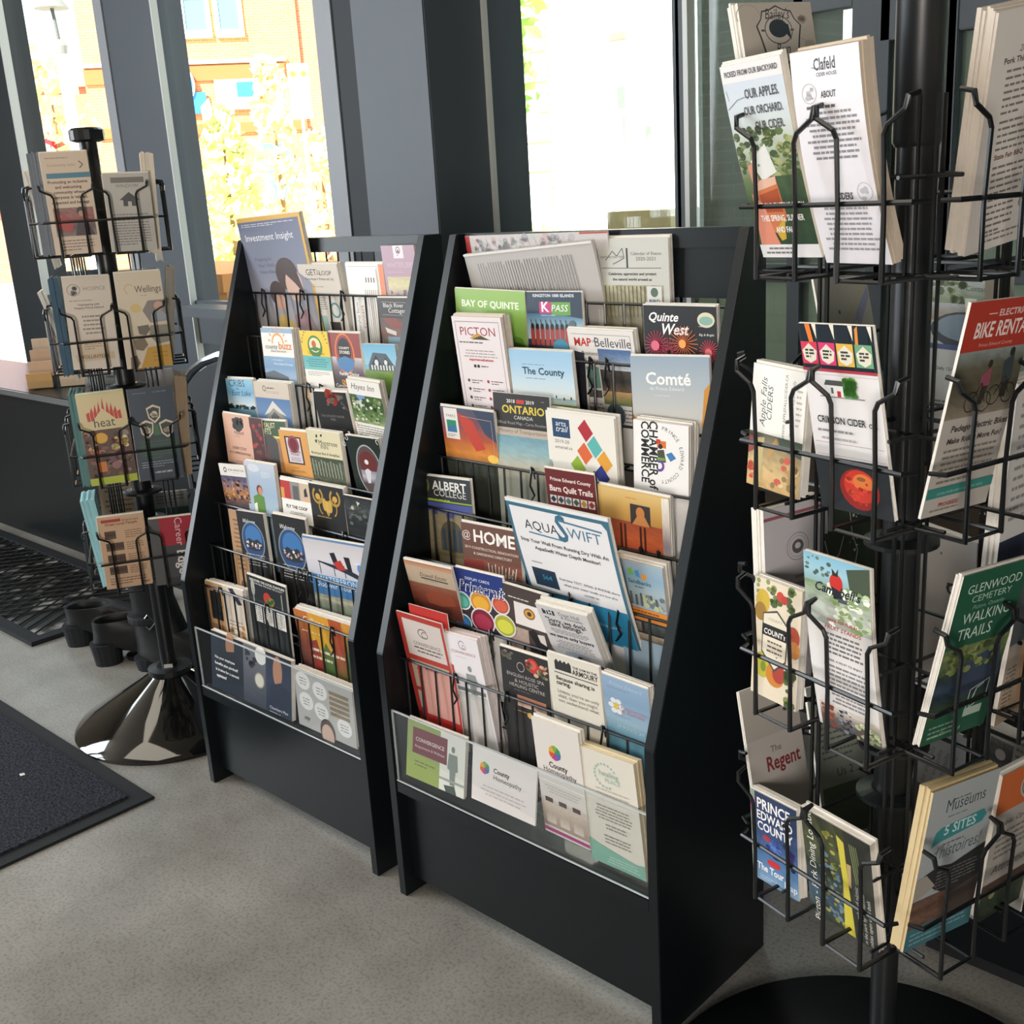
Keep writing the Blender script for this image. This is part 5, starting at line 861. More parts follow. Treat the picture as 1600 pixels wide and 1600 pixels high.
c('people', 'guidebook', 'guidebook', 'pale blue beach guide with silhouettes of a crowd and an orange band', 'the pale blue silhouettes guide', '9db4c4', lambda a: (
    a.G(0, 0, 1, .52, ['a9bccb', '8fb0c8', 'a9bcc4', '8f989c']), a.P('7ac05a', .3, .1, .38, .08, .42, .16, .32, .17), a.P('4a9ad0', .44, .11, .52, .09, .54, .18, .46, .17), a.E(.62, .16, .06, .05, 'e0963c'), a.T('Sandbanks', .52, .26, .46, '2f6a7a', 1), a.L(.42, .29, .72, 1, .02, '4a6a78', .6), [(a.E(.12 + i * .1, .38 + .03 * (i % 2), .022, .026, '4f5a62', 8), a.R(.1 + i * .1, .395 + .03 * (i % 2), .145 + i * .1, .52, '56626a')) for i in range(8)], a.S(.55, .36, .98, .52, ['6f7d84', '8f9a9c', 'b9c09a'], 14, .05), a.R(0, .55, 1, .7, 'd98a3c'), a.L(.1, .58, .9, 2, .05, '8a4a1c', ctr=1), a.R(0, .7, 1, .95, '2a2a2e'), a.G(.06, .72, .46, .84, ['8a8278', '5a544c'], .3), a.G(.52, .72, .94, .84, ['4a5a5a', '3a3a34'], .3), a.G(.06, .86, .94, .95, ['a89a84', '6a5f54'], .3)))
c('peachcow', 'leaflet', 'leaflet', 'peach beige leaflet with brush script above a rust brown herd picture', 'the peach beige brush script leaflet', 'bfa68c', lambda a: (
    a.G(0, 0, 1, .1, ['b07a5c', 'c49a80']), a.G(0, .1, 1, .42, ['bda68c', 'b0a08c']), a.T('Dowell Estate', .56, .27, .56, '4a4038', sh=.3, ys=1.3), a.Ln('4a4038', .02, .3, .3, .86, .31), a.L(.36, .34, .84, 1, .02, '7a6c5c'), a.G(0, .42, 1, 1, ['8a5540', '7a4030', '6a3428', '56302a'], .14), a.P('8a4630', .3, .62, .5, .52, .86, .56, .92, .74, .6, .82, .34, .8)))
c('paint', 'leaflet', 'leaflet', 'navy leaflet with pots of coloured paint and outlined white script', 'the navy paint pots leaflet', '26387a', lambda a: (
    a.G(0, .45, 1, 1, ['2a2a30', '3a3034', '2a2630']), a.T('DISPLAY CARDS', .46, .15, .52, 'dfe2ee', al='c'), [(a.E(x, y, rx + .025, rx * .8 + .025, 'd9d9d6', 20), a.E(x, y, rx, rx * .8, col, 20), a.E(x, y + .015, rx * .8, rx * .55, c2, 16)) for x, y, rx, col, c2 in ((.08, .5, .16, '3f8a80', '5fae9c'), (.48, .46, .21, 'c9882c', 'e0a83c'), (.9, .42, .16, 'b8503c', 'd0604a'), (.48, .74, .23, '7a2038', 'a0304a'), (.94, .72, .2, 'a8a83a', 'cfd04a'), (.06, .84, .15, '2a6aa0', '3a7ab4'))], a.T('Printcraft', .52, .33, .96, 'e6e8f0', 1, sh=.25, ys=1.5), a.T('Printcraft', .52, .328, .93, '1f2c60', sh=.25, ys=1.5), a.R(.2, .93, 1, 1, 'd9d6d2')))
c('goose', 'leaflet', 'leaflet', 'dark brown leaflet with a white panel, gold seal and goose', 'the dark brown goose leaflet', '463c38', lambda a: (
    a.L(.1, .16, .9, 1, .03, 'd9d2cc', .5), a.R(.22, .22, .92, .55, 'e0dad6'), a.E(.56, .35, .13, .1, '8a6030'), a.E(.56, .35, .1, .075, 'd09a4a'), a.E(.56, .35, .05, .04, '3a2f2a'), a.P('1f1f20', .5, .62, .62, .56, .9, .7, .98, .9, .7, .84), a.P('d0c8c2', .7, .62, .86, .6, .9, .75, .76, .72), a.G(0, .6, .5, 1, ['b09c90', 'a58f84', '8a766c'], .1)))
c('sorry', 'leaflet', 'leaflet', 'thick white realty leaflet leaning out, with bold black quotation', 'the white leaflet with the bold quotation', 'cfcccb', lambda a: (
    a.R(.1, .07, .34, .16, '2a2c38'), a.T('TH', .22, .15, .16, 'e0e2e8', 1), a.T('Treat Hull', .62, .13, .42, '5a5856'), a.T('& Associates', .66, .185, .42, '5a5856'), a.T('"Sorry, we don\'t', .5, .29, .78, '23232a', 1), a.T('take listings."', .5, .37, .7, '23232a', 1), a.L(.14, .42, .88, 3, .032, '6a6866', ctr=1), a.T('we serve only buyers', .5, .585, .86, '23232a', 1), a.L(.14, .64, .88, 5, .034, '6a6866', ctr=1), a.E(.5, .9, .25, .08, 'a9b4bc')))
c('redfolder_b', 'leaflet', 'leaflet', 'red leaflet tucked behind the red bordered one, only its top showing', None, 'b8322e', lambda a: (a.R(.1, .12, .95, .9, 'd09a90'), a.L(.2, .2, .8, 6, .06, 'a05a50')))
c('redfolder', 'leaflet', 'leaflet', 'red bordered leaflet with stacked grey panels and a leaf knot emblem', None, 'b03a34', lambda a: (
    a.R(.1, .04, .95, .33, 'cfc4be'), a.O(.52, .13, .11, .08, .02, '7a706a', 24, 30, 300), a.O(.56, .14, .07, .06, .015, '7a706a'), a.T('CONVERGENCE', .56, .235, .6, '6a605a'), a.L(.24, .25, .9, 2, .03, '5a504a', ctr=1), a.R(.1, .37, .95, .6, 'b9a894'), a.L(.2, .4, .85, 5, .035, '8a7a6a'), a.E(.4, .5, .12, .1, 'a0986a'), a.R(.1, .63, .95, .78, 'bfae9e'), a.R(.1, .81, .95, .95, 'b59f90'), a.L(.2, .66, .85, 3, .035, '8a7a6a')))
c('figure', 'leaflet', 'leaflet', 'white fanned leaflet with a grey standing model figure and red title', 'the white leaflet with the standing figure', 'e4dfe2', lambda a: (
    a.O(.5, .13, .1, .1, .02, '8a8488', 24, 30, 320), a.O(.56, .16, .06, .06, .015, '8a8488'), a.T('CONVERGENCE', .5, .27, .74, 'a04a58'), a.L(.24, .32, .8, 1, .02, 'b9a8ac'), a.E(.6, .48, .06, .07, '8a908e'), a.P('8f9694', .46, .56, .74, .56, .78, .74, .7, .74, .68, 1, .5, 1, .5, .74, .42, .74), a.R(.1, .8, .95, .86, '6f7674'), a.G(.05, .88, .95, 1, ['b9bcb8', 'd0ccc8'], .05)), paper='e0d6d4')
c('rosedark', 'leaflet', 'leaflet', 'charcoal spa leaflet with red roses along its top', 'the charcoal spa leaflet', '2b2a2b', lambda a: (
    a.S(.02, .05, .3, .16, ['8f8272', '6a6458'], 8, .05), a.E(.66, .15, .13, .12, 'b8382f'), a.E(.67, .14, .08, .07, 'd0564a'), a.E(.86, .17, .08, .08, 'a84038'), a.S(.5, .1, .98, .28, ['7a3430', '8f8a70', 'c9a890', '5f6a4a'], 22, .045), a.O(.42, .22, .08, .08, .012, 'a9a4a0'), a.T('ENGLISH ROSE SPA', .5, .38, .78, 'b9b4b0'), a.T('& HOLISTIC', .52, .46, .5, 'b9b4b0'), a.T('HEALING CENTRE', .52, .53, .74, 'b9b4b0'), a.L(.24, .57, .8, 1, .02, '7a7672'), a.G(.3, .64, .9, .8, ['b07a64', '8a5a4a', 'd9b8a8'], .2), a.E(.55, .9, .06, .05, 'c9a85a'), a.L(.2, .87, .8, 1, .03, 'b09a4a')))
c('armoury', 'leaflet', 'leaflet', 'cream gym leaflet with a bold black heading and thick rule', 'the cream gym leaflet', 'd8d3c6', lambda a: (
    a.R(.14, .1, .46, .22, '2f2f30'), [a.P('2f2f30', .14 + i * .08, .1, .18 + i * .08, .06, .22 + i * .08, .1) for i in range(4)], a.T('THE GYM IN THE', .72, .135, .46, '2a2a2b', 1, ys=1.3), a.T('ARMOURY', .72, .225, .48, '2a2a2b', 1, ys=1.7), a.Ln('3a3a3a', .014, .12, .26, .95, .27), a.T('Because sharing is', .14, .37, .74, '33322f', 1, al='l'), a.T('caring.', .14, .44, .28, '33322f', 1, al='l'), a.T("Unless you're an only", .14, .57, .8, '77736a', al='l'), a.T('child, then you might', .14, .64, .76, '77736a', al='l'), a.T('not understand what', .14, .71, .78, '77736a', al='l')))
c('blueflower', 'leaflet', 'leaflet', 'powder blue leaflet with a white daisy and teal foot', 'the powder blue daisy leaflet', '8fa9c0', lambda a: (
    a.G(0, 0, 1, 1, ['8fa8c2', '7f9cb8', '8fa9bc', '3f7a8a']), a.L(.1, .17, .9, 1, .03, '6a86a4'), a.T('Prince Edward', .5, .13, .7, 'a9c0d4', sh=.2), [a.E(.27 + .11 * math.cos(q), .46 - .11 * a.q * math.sin(q), .065, .05, 'd9dcdc', 10) for q in [6.283 * i / 6 for i in range(6)]], a.E(.27, .46, .055, .055, 'd9b84a'), a.T('Restaurant', .64, .48, .56, 'b08a9a', sh=.2), a.T('& Retreat', .62, .54, .5, 'a9869a', sh=.2), a.L(.2, .6, .85, 1, .02, '7a8fb0'), a.T('SPRING 24', .55, .8, .6, '9fc0c8')))
c('green_card', 'postcard', 'card', 'green and white wellness card with a maroon panel at bottom left of its rack', 'the green and maroon wellness card', '8a9a58', lambda a: (
    a.R(.58, .0, 1, 1, 'd2d2ca'), a.R(.1, .12, .7, .56, '6a2f3a'), a.T('CONVERGENCE', .4, .34, .5, 'e0cfd0'), a.T('Acupuncture & Wellness', .4, .45, .52, 'd0b4b8'), a.L(.15, .68, .5, 2, .06, '5f6f3c'), a.E(.8, .26, .03, .04, '6f7a74'), a.P('77827c', .73, .34, .87, .34, .89, .6, .85, .62, .84, .86, .76, .86, .75, .62, .71, .6), a.R(.58, .78, 1, .82, '8f9a94'), a.P('4a5450', .66, .9, .84, .86, .88, 1, .7, 1)))
c('rainbow_card', 'postcard', 'card', 'wide white card with a rainbow ball logo behind the clear front', None, 'dcd5d3', lambda a: (
    [a.P(q, .2, .36, .2 + .075 * math.cos(1.047 * i), .36 - .105 * math.sin(1.047 * i), .2 + .08 * math.cos(1.047 * i + .52), .36 - .115 * math.sin(1.047 * i + .52), .2 + .075 * math.cos(1.047 * i + 1.047), .36 - .105 * math.sin(1.047 * i + 1.047)) for i, q in enumerate(('3f8a5a', '7aa83c', 'd9a23a', 'd0503a', 'a8407a', '3f6ab0'))], a.T('County', .34, .38, .25, '2a2a2c', 1, al='l'), a.T('Homeopathy', .34, .5, .44, '3a3a3c', al='l'), a.L(.14, .66, .86, 3, .07, 'b9a8ac', .3, 1)))
c('rainbow_tall', 'leaflet', 'leaflet', 'tall white leaflet with a rainbow ball logo and a photo of jars', 'the tall white rainbow ball leaflet', 'd9d2cc', lambda a: (
    [a.P(q, .44, .25, .44 + .13 * math.cos(1.047 * i), .25 - .062 * math.sin(1.047 * i), .44 + .135 * math.cos(1.047 * i + .52), .25 - .065 * math.sin(1.047 * i + .52), .44 + .13 * math.cos(1.047 * i + 1.047), .25 - .062 * math.sin(1.047 * i + 1.047)) for i, q in enumerate(('3f8a5a', '7aa83c', 'd9a23a', 'd0503a', 'a8407a', '3f6ab0'))], a.T('County', .48, .385, .4, '23232a', 1, ys=1.1), a.T('Homeopathy', .5, .435, .72, '33333a'), a.R(0, .52, 1, .53, 'e9e6e2'), a.L(.12, .56, .92, 3, .025, 'b9b0aa', ctr=1), a.G(0, .68, 1, .93, ['cfc2ba', 'b8a598', 'a08a7c'], .06), [(a.R(x, .67, x + .17, .71, '4f3a30'), a.G(x - .02, .72, x + .19, .9, ['cbbdb0', 'b9a594', 'd2c8be'], .08, 4, 6)) for x in (.1, .4, .7)], a.R(0, .95, 1, .98, 'a83a78')))
c('wave', 'leaflet', 'leaflet', 'thick cream leaflet with a pale ring of dots and a sea green wave foot', 'the cream sea green wave leaflet', 'd8d2c6', lambda a: (
    [a.E(.46 + .2 * math.cos(q), .19 - .1 * math.sin(q), .022, .022, '9cb8ac', 8) for q in [.6 + 6.283 * i / 20 for i in range(15)]], a.T('healing', .52, .19, .36, '8fb4a4'), a.T('PLACE', .58, .24, .28, '9cb8ac'), a.L(.24, .31, .86, 3, .035, 'b4aca0', .3, 1), a.R(0, .42, 1, .425, 'efece6'), a.L(.14, .46, .9, 5, .028, '948a7e', .4, 1), a.L(.3, .62, .78, 2, .03, '948a7e', .4, 1), a.L(.24, .72, .84, 3, .03, '948a7e', .4, 1), a.P('7fae9c', 0, .8, .2, .83, .42, .85, .64, .87, .86, .885, 1, .87, 1, 1, 0, 1), a.L(.3, .91, .9, 3, .025, 'b4d0c4', .3, 1)), paper='e2d2b0')
# ---- small spinner, front
c('chevron', 'leaflet', 'leaflet', 'beige leaflet with a chevron, teal bar and photo of two people', 'the beige leaflet with a teal bar', 'd9c4ae', lambda a: (
    a.L(.1, .05, .9, 1, .015, 'a08a78', .5), a.T('Community Links', .42, .135, .6, 'a09080'), a.Ln('7a6a5c', .025, .8, .09, .88, .125, .8, .16), a.R(.08, .2, 1, .25, '4a7f94'), a.T('Promoting an inclusive', .5, .3, .84, '5a4038', 1), a.T('and welcoming', .5, .35, .56, '5a4038', 1), a.T('community where', .5, .4, .66, '5a4038', 1), a.T('everyone is valued,', .5, .45, .76, '5a4038', 1), a.T('respected and belongs', .5, .5, .8, '5a4038', 1),
    a.G(.1, .54, .95, .82, ['8a6a60', 'a05a54', '5f4a4c', '8a7a70'], .25), a.E(.68, .58, .09, .1, '2f2628'), a.E(.68, .6, .06, .06, 'b98a72'), a.P('3a2430', .5, .82, .58, .68, .78, .68, .92, .82), a.P('b03a3a', .14, .72, .3, .6, .5, .7, .4, .8), a.L(.12, .86, .86, 4, .03, '8a7466')))
c('houseform', 'leaflet', 'leaflet', 'grey white form leaflet with a small black house drawing', 'the grey white house form leaflet', 'bfbbb4', lambda a: (
    a.R(.16, .05, .88, .12, '7a766f'), a.T('WINDOW', .5, .18, .5, '7a766f'), a.P('4a4a48', .3, .34, .52, .24, .74, .34, .68, .34, .68, .42, .38, .42, .38, .34), a.R(.48, .36, .56, .42, 'bfbbb4'), a.L(.1, .52, .9, 12, .035, '7f7a74')))
c('hospice', 'leaflet', 'leaflet', 'pale hospice leaflet with a wreathed crest and a ribbon at its foot', 'the pale leaflet with crest and ribbon', 'd2c6b8', lambda a: (
    a.O(.22, .14, .14, .13, .012, '6a6a64'), a.S(.15, .1, .3, .19, ['5a5a56', '77776f'], 10, .05), a.T('HOSPICE', .66, .15, .48, '8a8884'), a.L(.1, .25, .9, 1, .02, '9a9288', .5), a.T('Volunteering with', .5, .31, .46, '6a6056', 1), a.T('Hospice Prince Edward', .5, .345, .62, '6a6056', 1), a.L(.3, .42, .78, 5, .045, '8a8074', .4, 1), a.R(.16, .68, .82, .9, 'cdb99c'), a.L(.3, .7, .68, 4, .025, '8a7450'), a.P('c9b090', .08, .84, .9, .82, .92, .9, .1, .92), a.T('VOLUNTEER', .5, .885, .6, '5f4c30', 1)))
c('hexagon', 'leaflet', 'leaflet', 'cream leaflet with hexagon photos and a mustard corner', 'the cream hexagon photos leaflet', 'd9cbb4', lambda a: (
    [a.E(.28 + .1 * math.cos(q), .17 - .05 * math.sin(q), .014, .014, 'c9a24a', 6) for q in [.9 + .4 * i for i in range(9)]], a.T('Wellings', .68, .21, .58, '5f564e', sh=.05, ys=1.3), a.L(.5, .24, .74, 1, .015, '9a8f80'), a.E(.36, .37, .11, .1, 'd9c07a'), a.P('8a8480', .5, .4, .64, .3, .96, .3, 1, .32, 1, .52, .64, .53), a.E(.86, .36, .1, .1, 'd0a890'), a.P('9aa0a8', .68, .44, .9, .4, 1, .46, 1, .52, .66, .52), a.P('6f6a5c', .34, .56, .58, .55, .62, .6, .5, .66, .36, .64), a.P('8f8a7c', .62, .56, 1, .56, 1, .74, .72, .76, .58, .66), a.P('7f6f5a', .22, .7, .46, .68, .52, .76, .4, .82, .24, .8), a.P('c99a3a', .5, .79, 1, .77, 1, 1, .3, 1), a.P('7a6450', .1, .88, .24, .86, .3, .95, .2, 1, .08, 1), a.L(.6, .84, .92, 3, .04, 'b0852c')))
c('flame', 'leaflet', 'leaflet', 'cream leaflet with red flames over a table of food, lime green foot', 'the cream red flames leaflet', 'dccb9c', lambda a: (
    a.R(0, 0, 1, .02, 'c9cf8a'), [a.P('c43a2c', x - .035, .3, x - .05, .22, x, y, x + .02, .2, x + .03, .3) for x, y in ((.2, .2), (.28, .15), (.36, .12), (.44, .09), (.53, .05), (.62, .1), (.7, .12), (.78, .16), (.86, .21))], a.P('dccb9c', .2, .34, .5, .17, .84, .34), a.T('heat', .5, .37, .46, '4a4438', ys=1.1), a.R(0, .4, 1, .92, '5a4034'), a.S(.02, .42, .98, .9, ['7a5a48', '4a3428', 'a8705a', '8f8278', '6a3a30'], 60, .07), a.E(.38, .49, .14, .12, 'e0a83a'), a.S(.56, .5, .95, .62, ['e9dcae', 'd9b86a'], 14, .06), a.R(.18, .75, .4, .86, 'd9803c'), a.S(.5, .66, .9, .8, ['9a6a6a', '6a4a50', 'b08a8a'], 10, .09), a.S(.05, .55, .3, .7, ['b05a3c', '8a4a34', 'd0a070'], 12, .05), a.R(0, .92, 1, 1, 'b4c23a')))
c('shields', 'leaflet', 'leaflet', 'dark navy leaflet with three pale shields arranged in a triangle', 'the dark navy three shields leaflet', '2e3c4c', lambda a: (
    a.T('HASTINGS PRINCE', .26, .06, .3, '8a98a4'), a.T('613 966 5500', .7, .06, .3, '8a98a4'), [(a.P('d9cdb4', x - .16, y - .05, x, y - .085, x + .16, y - .05, x + .13, y + .06, x, y + .12, x - .13, y + .06), a.P('2f3c40', x - .13, y - .035, x, y - .06, x + .13, y - .035, x + .1, y + .05, x, y + .095, x - .1, y + .05), a.S(x - .09, y - .01, x + .09, y + .05, ['d9cdb4', 'b9ac90'], 6, .06)) for x, y in ((.52, .27), (.32, .43), (.76, .44))], a.P('3f6a48', .48, .4, .58, .4, .62, .52, .46, .52), a.G(.1, .55, .95, .8, ['2f443f', '33503f', '2e3c4c']), a.L(.16, .58, .86, 6, .035, '3f5a54'), a.L(.1, .8, .9, 3, .025, '8fa0ac'), a.T('1-800-267-2803', .55, .93, .4, 'cfd6dc', 1)))
c('fourphoto', 'leaflet', 'leaflet', 'peach leaflet with a column of four small brown photos', 'the peach leaflet with four photos', 'd2ae8e', lambda a: (
    a.R(.08, .04, .5, .08, 'b0443a'), a.T('Enterprises', .7, .08, .36, '4a4440', sh=.3), a.T('Great Local People', .5, .125, .7, '9a4a3c', 1), [(a.G(.12, .2 + i * .165, .5 if i else .36, .31 + i * .165, ['5f4a3c', '4a382e', '6f5a48'], .25), a.L(.56, .21 + i * .165, .92, 4, .03, '8a6a52')) for i in range(4)], a.L(.1, .86, .9, 3, .035, '7a5a44'), a.T('Prices!', .85, .96, .2, '5a4034', 1)))
c('career', 'leaflet', 'leaflet', 'charcoal leaflet with a red corner and sideways white lettering', 'the charcoal leaflet with a red corner', '4a4a4c', lambda a: (
    a.R(0, 0, .24, 1, '5a5a5a'), a.R(.24, 0, 1, .42, 'a82a3a'), a.T('Career', .6, .22, .72, 'e6c9cc', rot=-90), a.T('Edge', .58, .68, .62, 'e9e6e2', 1, rot=-90), a.R(.24, .9, 1, 1, '3a3a3c')))
def _plain(x): return lambda a: (a.L(.12, .08, .88, 10, .06, x, .4, 1))
c('health', 'leaflet', 'leaflet', 'white leaflet with a grey heading seen behind the flames leaflet', None, 'c9cdd2', lambda a: (a.E(.16, .05, .06, .06, '5a6470'), a.T('Public Health', .6, .07, .7, '4a5460', 1), a.L(.1, .14, .9, 8, .05, '8a9098')))
c('blankwhite', 'leaflet', 'leaflet', 'blank lilac white leaflet behind the navy shields leaflet', None, 'd2d0da', None)
c('greyblue', 'leaflet', 'leaflet', 'grey blue leaflet just showing behind the crest and ribbon leaflet', None, '7f8a9c', _plain('9aa4b0'))
c('palecard', 'leaflet', 'leaflet', 'pale grey leaflet just showing behind the hexagon photos leaflet', None, 'b9bcc4', _plain('8f949c'))
c('textsheet', 'leaflet', 'leaflet', 'tan sheet of small print hanging below the flames leaflet', None, 'b09a84', _plain('6f5f50'))
c('tealback', 'leaflet', 'leaflet', 'grey and teal sheet hanging below the navy shields leaflet', None, '8a8a86', lambda a: (a.L(.1, .05, .9, 3, .04, '5a5a58'), a.R(0, .2, 1, .5, '3f5a56')))
# ---- large spinner, left face
c('apples', 'leaflet', 'leaflet', 'cider leaflet with a hand holding a glass before an orchard', 'the hand holding a glass leaflet', 'e2dedd', lambda a: (
    a.G(0, .1, 1, .93, ['c9d2dc', 'cfd6da', 'b9c2ae', '5f7046', '3f5236', '34462f']), a.S(.45, .36, 1, .62, ['5f7040', '4f6238', '8a945a', 'a9ab78', '44562f'], 60, .06), a.S(.0, .34, .5, .58, ['4a5834', '5f6c48', '8a9070', '3c4a2c'], 50, .05), a.P('e0dfda', .2, .5, .5, .42, .6, .56, .34, .6), a.G(.48, .58, 1, .93, ['44583c', '3a4e34', '304430'], .15), a.P('c9764a', .2, .62, .56, .6, .6, .78, .46, .88, .3, .86, .2, .74), a.P('a8502f', .22, .67, .56, .64, .56, .76, .24, .76), a.P('e0b49c', .2, .6, .56, .58, .55, .62, .2, .65), a.P('d98a70', .1, .66, .26, .72, .34, .88, .38, .93, .04, .93), a.P('c9a23a', .36, .86, .56, .78, .5, .9, .42, .91), a.P('d09078', .14, .52, .26, .5, .28, .6, .16, .62), a.Ln('5a6470', .008, .02, .24, .2, .2, .34, .19), a.Ln('6a7078', .006, .04, .14, .06, .2),
    a.T('PICKED FROM OUR BACKYARD', .5, .065, .88, '3f3e40', 1, ys=1.7), a.T('OUR APPLES.', .62, .2, .56, '4a4a50', 1, ys=1.9), a.T('OUR ORCHARD.', .6, .275, .64, '4a4a50', 1, ys=1.9), a.T('OUR CIDER.', .66, .35, .48, '4a4a50', 1, ys=1.9), a.T('VISIT OUR TASTING ROOM', .52, .74, .84, 'f0ebe6', 1, ys=1.8), a.T('THIS SPRING, SUMMER', .52, .805, .72, 'f0ebe6', 1, ys=1.8), a.T('AND FALL!', .54, .865, .34, 'f0ebe6', 1, ys=1.8), a.L(.16, .945, .86, 1, .02, '7a787a', .5), a.L(.1, .968, .92, 1, .02, '7a787a', .5)), bow=3)
c('about', 'leaflet', 'leaflet', 'thick white cider house leaflet headed ABOUT, curving over the top pocket', 'the thick white ABOUT leaflet', 'e4e0e4', lambda a: (
    a.T('Clafeld', .5, .115, .32, '3f3f42', 1, ys=1.9), a.T('CIDER HOUSE', .52, .15, .3, '4a4a4c', 1, ys=1.4), a.T('THE', .33, .105, .06, '4a4a4c'), a.O(.24, .24, .11, .11, .008, 'a9a6aa'), a.S(.17, .21, .31, .27, ['b9b6ba', 'a09da2'], 8, .035), a.T('ABOUT', .52, .27, .22, '3f3f42', 1, ys=1.9), a.L(.18, .3, .88, 1, .024, '5a585c', .5), a.L(.12, .325, .92, 9, .0235, '8a888c', .45, 1), a.O(.84, .67, .11, .11, .008, 'b4b1b5'), a.S(.77, .65, .91, .7, ['b9b6ba'], 6, .035), a.T('CIDERS', .54, .7, .24, '3f3f42', 1, ys=1.9), a.L(.1, .735, .92, 9, .0235, '9a989c', .45, 1)), bow=7, paper='d2c2ae')
c('falls', 'leaflet', 'leaflet', 'white cider leaflet with sideways script over a bottle and cheese board', 'the white sideways script cider leaflet', 'e6e2da', lambda a: (
    a.T('Apple Falls', .28, .3, .66, '3a3a3a', rot=90, sh=.3), a.T('CIDERS', .4, .3, .46, '3a3a3a', rot=90, sh=.2), a.T('WWW.APPLEFALLSCIDER.CA', .66, .3, .86, '5a5a56', rot=90), a.T('Tasting Room Open Daily', .8, .3, .74, '7a7872', rot=90), a.L(.84, .1, .94, 8, .045, 'b0aca4'), a.G(0, .55, 1, 1, ['5a5a48', 'a08a5c', 'c9aa74', 'bf9a60'], .15), a.P('34452f', .55, .55, 1, .55, 1, .68, .6, .64), a.P('c9b47a', .1, .6, .3, .58, .26, .95, .08, .92), a.P('8a3028', 0, .6, .1, .56, .12, .7, 0, .74), a.P('b08a50', .35, .7, .52, .56, .56, .6, .4, .76), a.S(.4, .72, .98, .98, ['d9c08a', 'b08a54', 'c4503a', '8a7040'], 16, .06), a.S(0, .8, .14, .95, ['c43a2c', 'd9703c'], 6, .06)))
c('crimson', 'leaflet', 'leaflet', 'cider leaflet with four labelled bottles above a red apple on black', 'the four bottles and red apple leaflet', 'e2dedd', lambda a: (
    a.R(0, 0, 1, .3, '1f2a30'), [(a.R(.03 + i * .245, .0, .2 + i * .245, .3, '14202a'), a.P('e6dccc', .19 + i * .245, 0, .25 + i * .245, 0, .24 + i * .245, .1), a.R(.01 + i * .245, .12, .23 + i * .245, .27, q), a.P('ddd6c4', .12 + i * .245, .13, .22 + i * .245, .18, .2 + i * .245, .24, .12 + i * .245, .265, .04 + i * .245, .24, .02 + i * .245, .18), a.L(.06 + i * .245, .17, .18 + i * .245, 3, .022, '3a3a34', .6)) for i, q in enumerate(('d03a58', 'd63a70', 'd9b04a', '6fa07a'))], a.P('e07a34', .1, 0, .17, 0, .2, .12, .14, .12), a.P('d98a3a', .77, .02, .81, 0, .8, .12, .76, .12), a.R(0, .295, 1, .315, 'b03a4a'), a.Ln('b9b4b4', .005, 0, .335, 1, .335), a.R(.3, .4, .54, .48, 'e9e9e6'), a.P('4f4f50', .27, .405, .3, .37, .52, .37, .54, .405), a.R(.36, .42, .39, .46, '5a5a5a'), a.R(.44, .44, .49, .48, 'c42a3a'), a.S(.52, .36, .72, .47, ['4f8a3a', '5f9a44', '3f7a30'], 26, .055), a.R(.2, .48, .8, .485, '8a8a86'), a.T('CRIMSON CIDER', .44, .6, .66, '2f2f33', 1, ys=1.5), a.T('CO.', .87, .6, .12, '2f2f33', 1, ys=1.2), a.L(.1, .63, .9, 1, .02, '8a868a', .5), a.L(.14, .665, .92, 1, .02, 'b0a8ac', .5), a.Ln('b08a94', .004, .04, .69, .98, .69), a.Ln('b08a94', .004, .04, .745, .98, .745), a.R(0, .755, 1, 1, '23272a'), a.E(.58, .885, .27, .24, '8f2420'), a.E(.6, .87, .23, .19, 'c4382a'), a.E(.64, .85, .14, .1, 'd9763a'), a.E(.62, .835, .06, .025, '8a5a2c'), a.S(.4, .84, .8, .95, ['e0583c', 'a82a24', 'd0402e'], 16, .035)))
c('cider_fruit', 'leaflet', 'leaflet', 'cream leaflet of painted apples and pears with a black banner label', 'the painted fruit leaflet', 'ded0b8', lambda a: (
    a.S(.02, .02, .98, .24, ['6f8048', '8a945a', '4f6034'], 26, .07), a.E(.18, .22, .15, .2, 'c9aa3c'), a.E(.14, .32, .13, .15, 'a07a34'), a.E(.55, .12, .08, .08, 'c4443a'), a.E(.64, .14, .07, .07, 'b83a34'), a.E(.86, .46, .14, .18, 'a8482f'), a.E(.9, .56, .12, .14, 'b87a3a'), a.E(.24, .76, .2, .21, 'b9b23a'), a.E(.52, .8, .2, .2, 'c9802f'), a.E(.6, .78, .14, .16, 'a83f34'), a.E(.26, .77, .06, .09, '7a8a2a'), a.S(.7, .72, .98, .98, ['5f7240', '4a5c34', '7f8a50'], 16, .08), a.P('4a4640', .2, .32, .5, .26, .76, .38, .74, .68, .5, .78, .2, .66), a.P('e0d6c2', .22, .33, .5, .28, .74, .39, .72, .67, .5, .76, .22, .65), a.T('COUNTY', .48, .375, .3, '8a7a60'), a.R(.2, .42, .76, .53, '23211f'), a.T('COUNTY', .48, .51, .48, 'f0ece2', 1, ys=1.3), a.L(.3, .56, .68, 3, .035, '6a5f4c', .4, 1), a.S(.42, .66, .56, .72, ['3a3630'], 3, .03)))
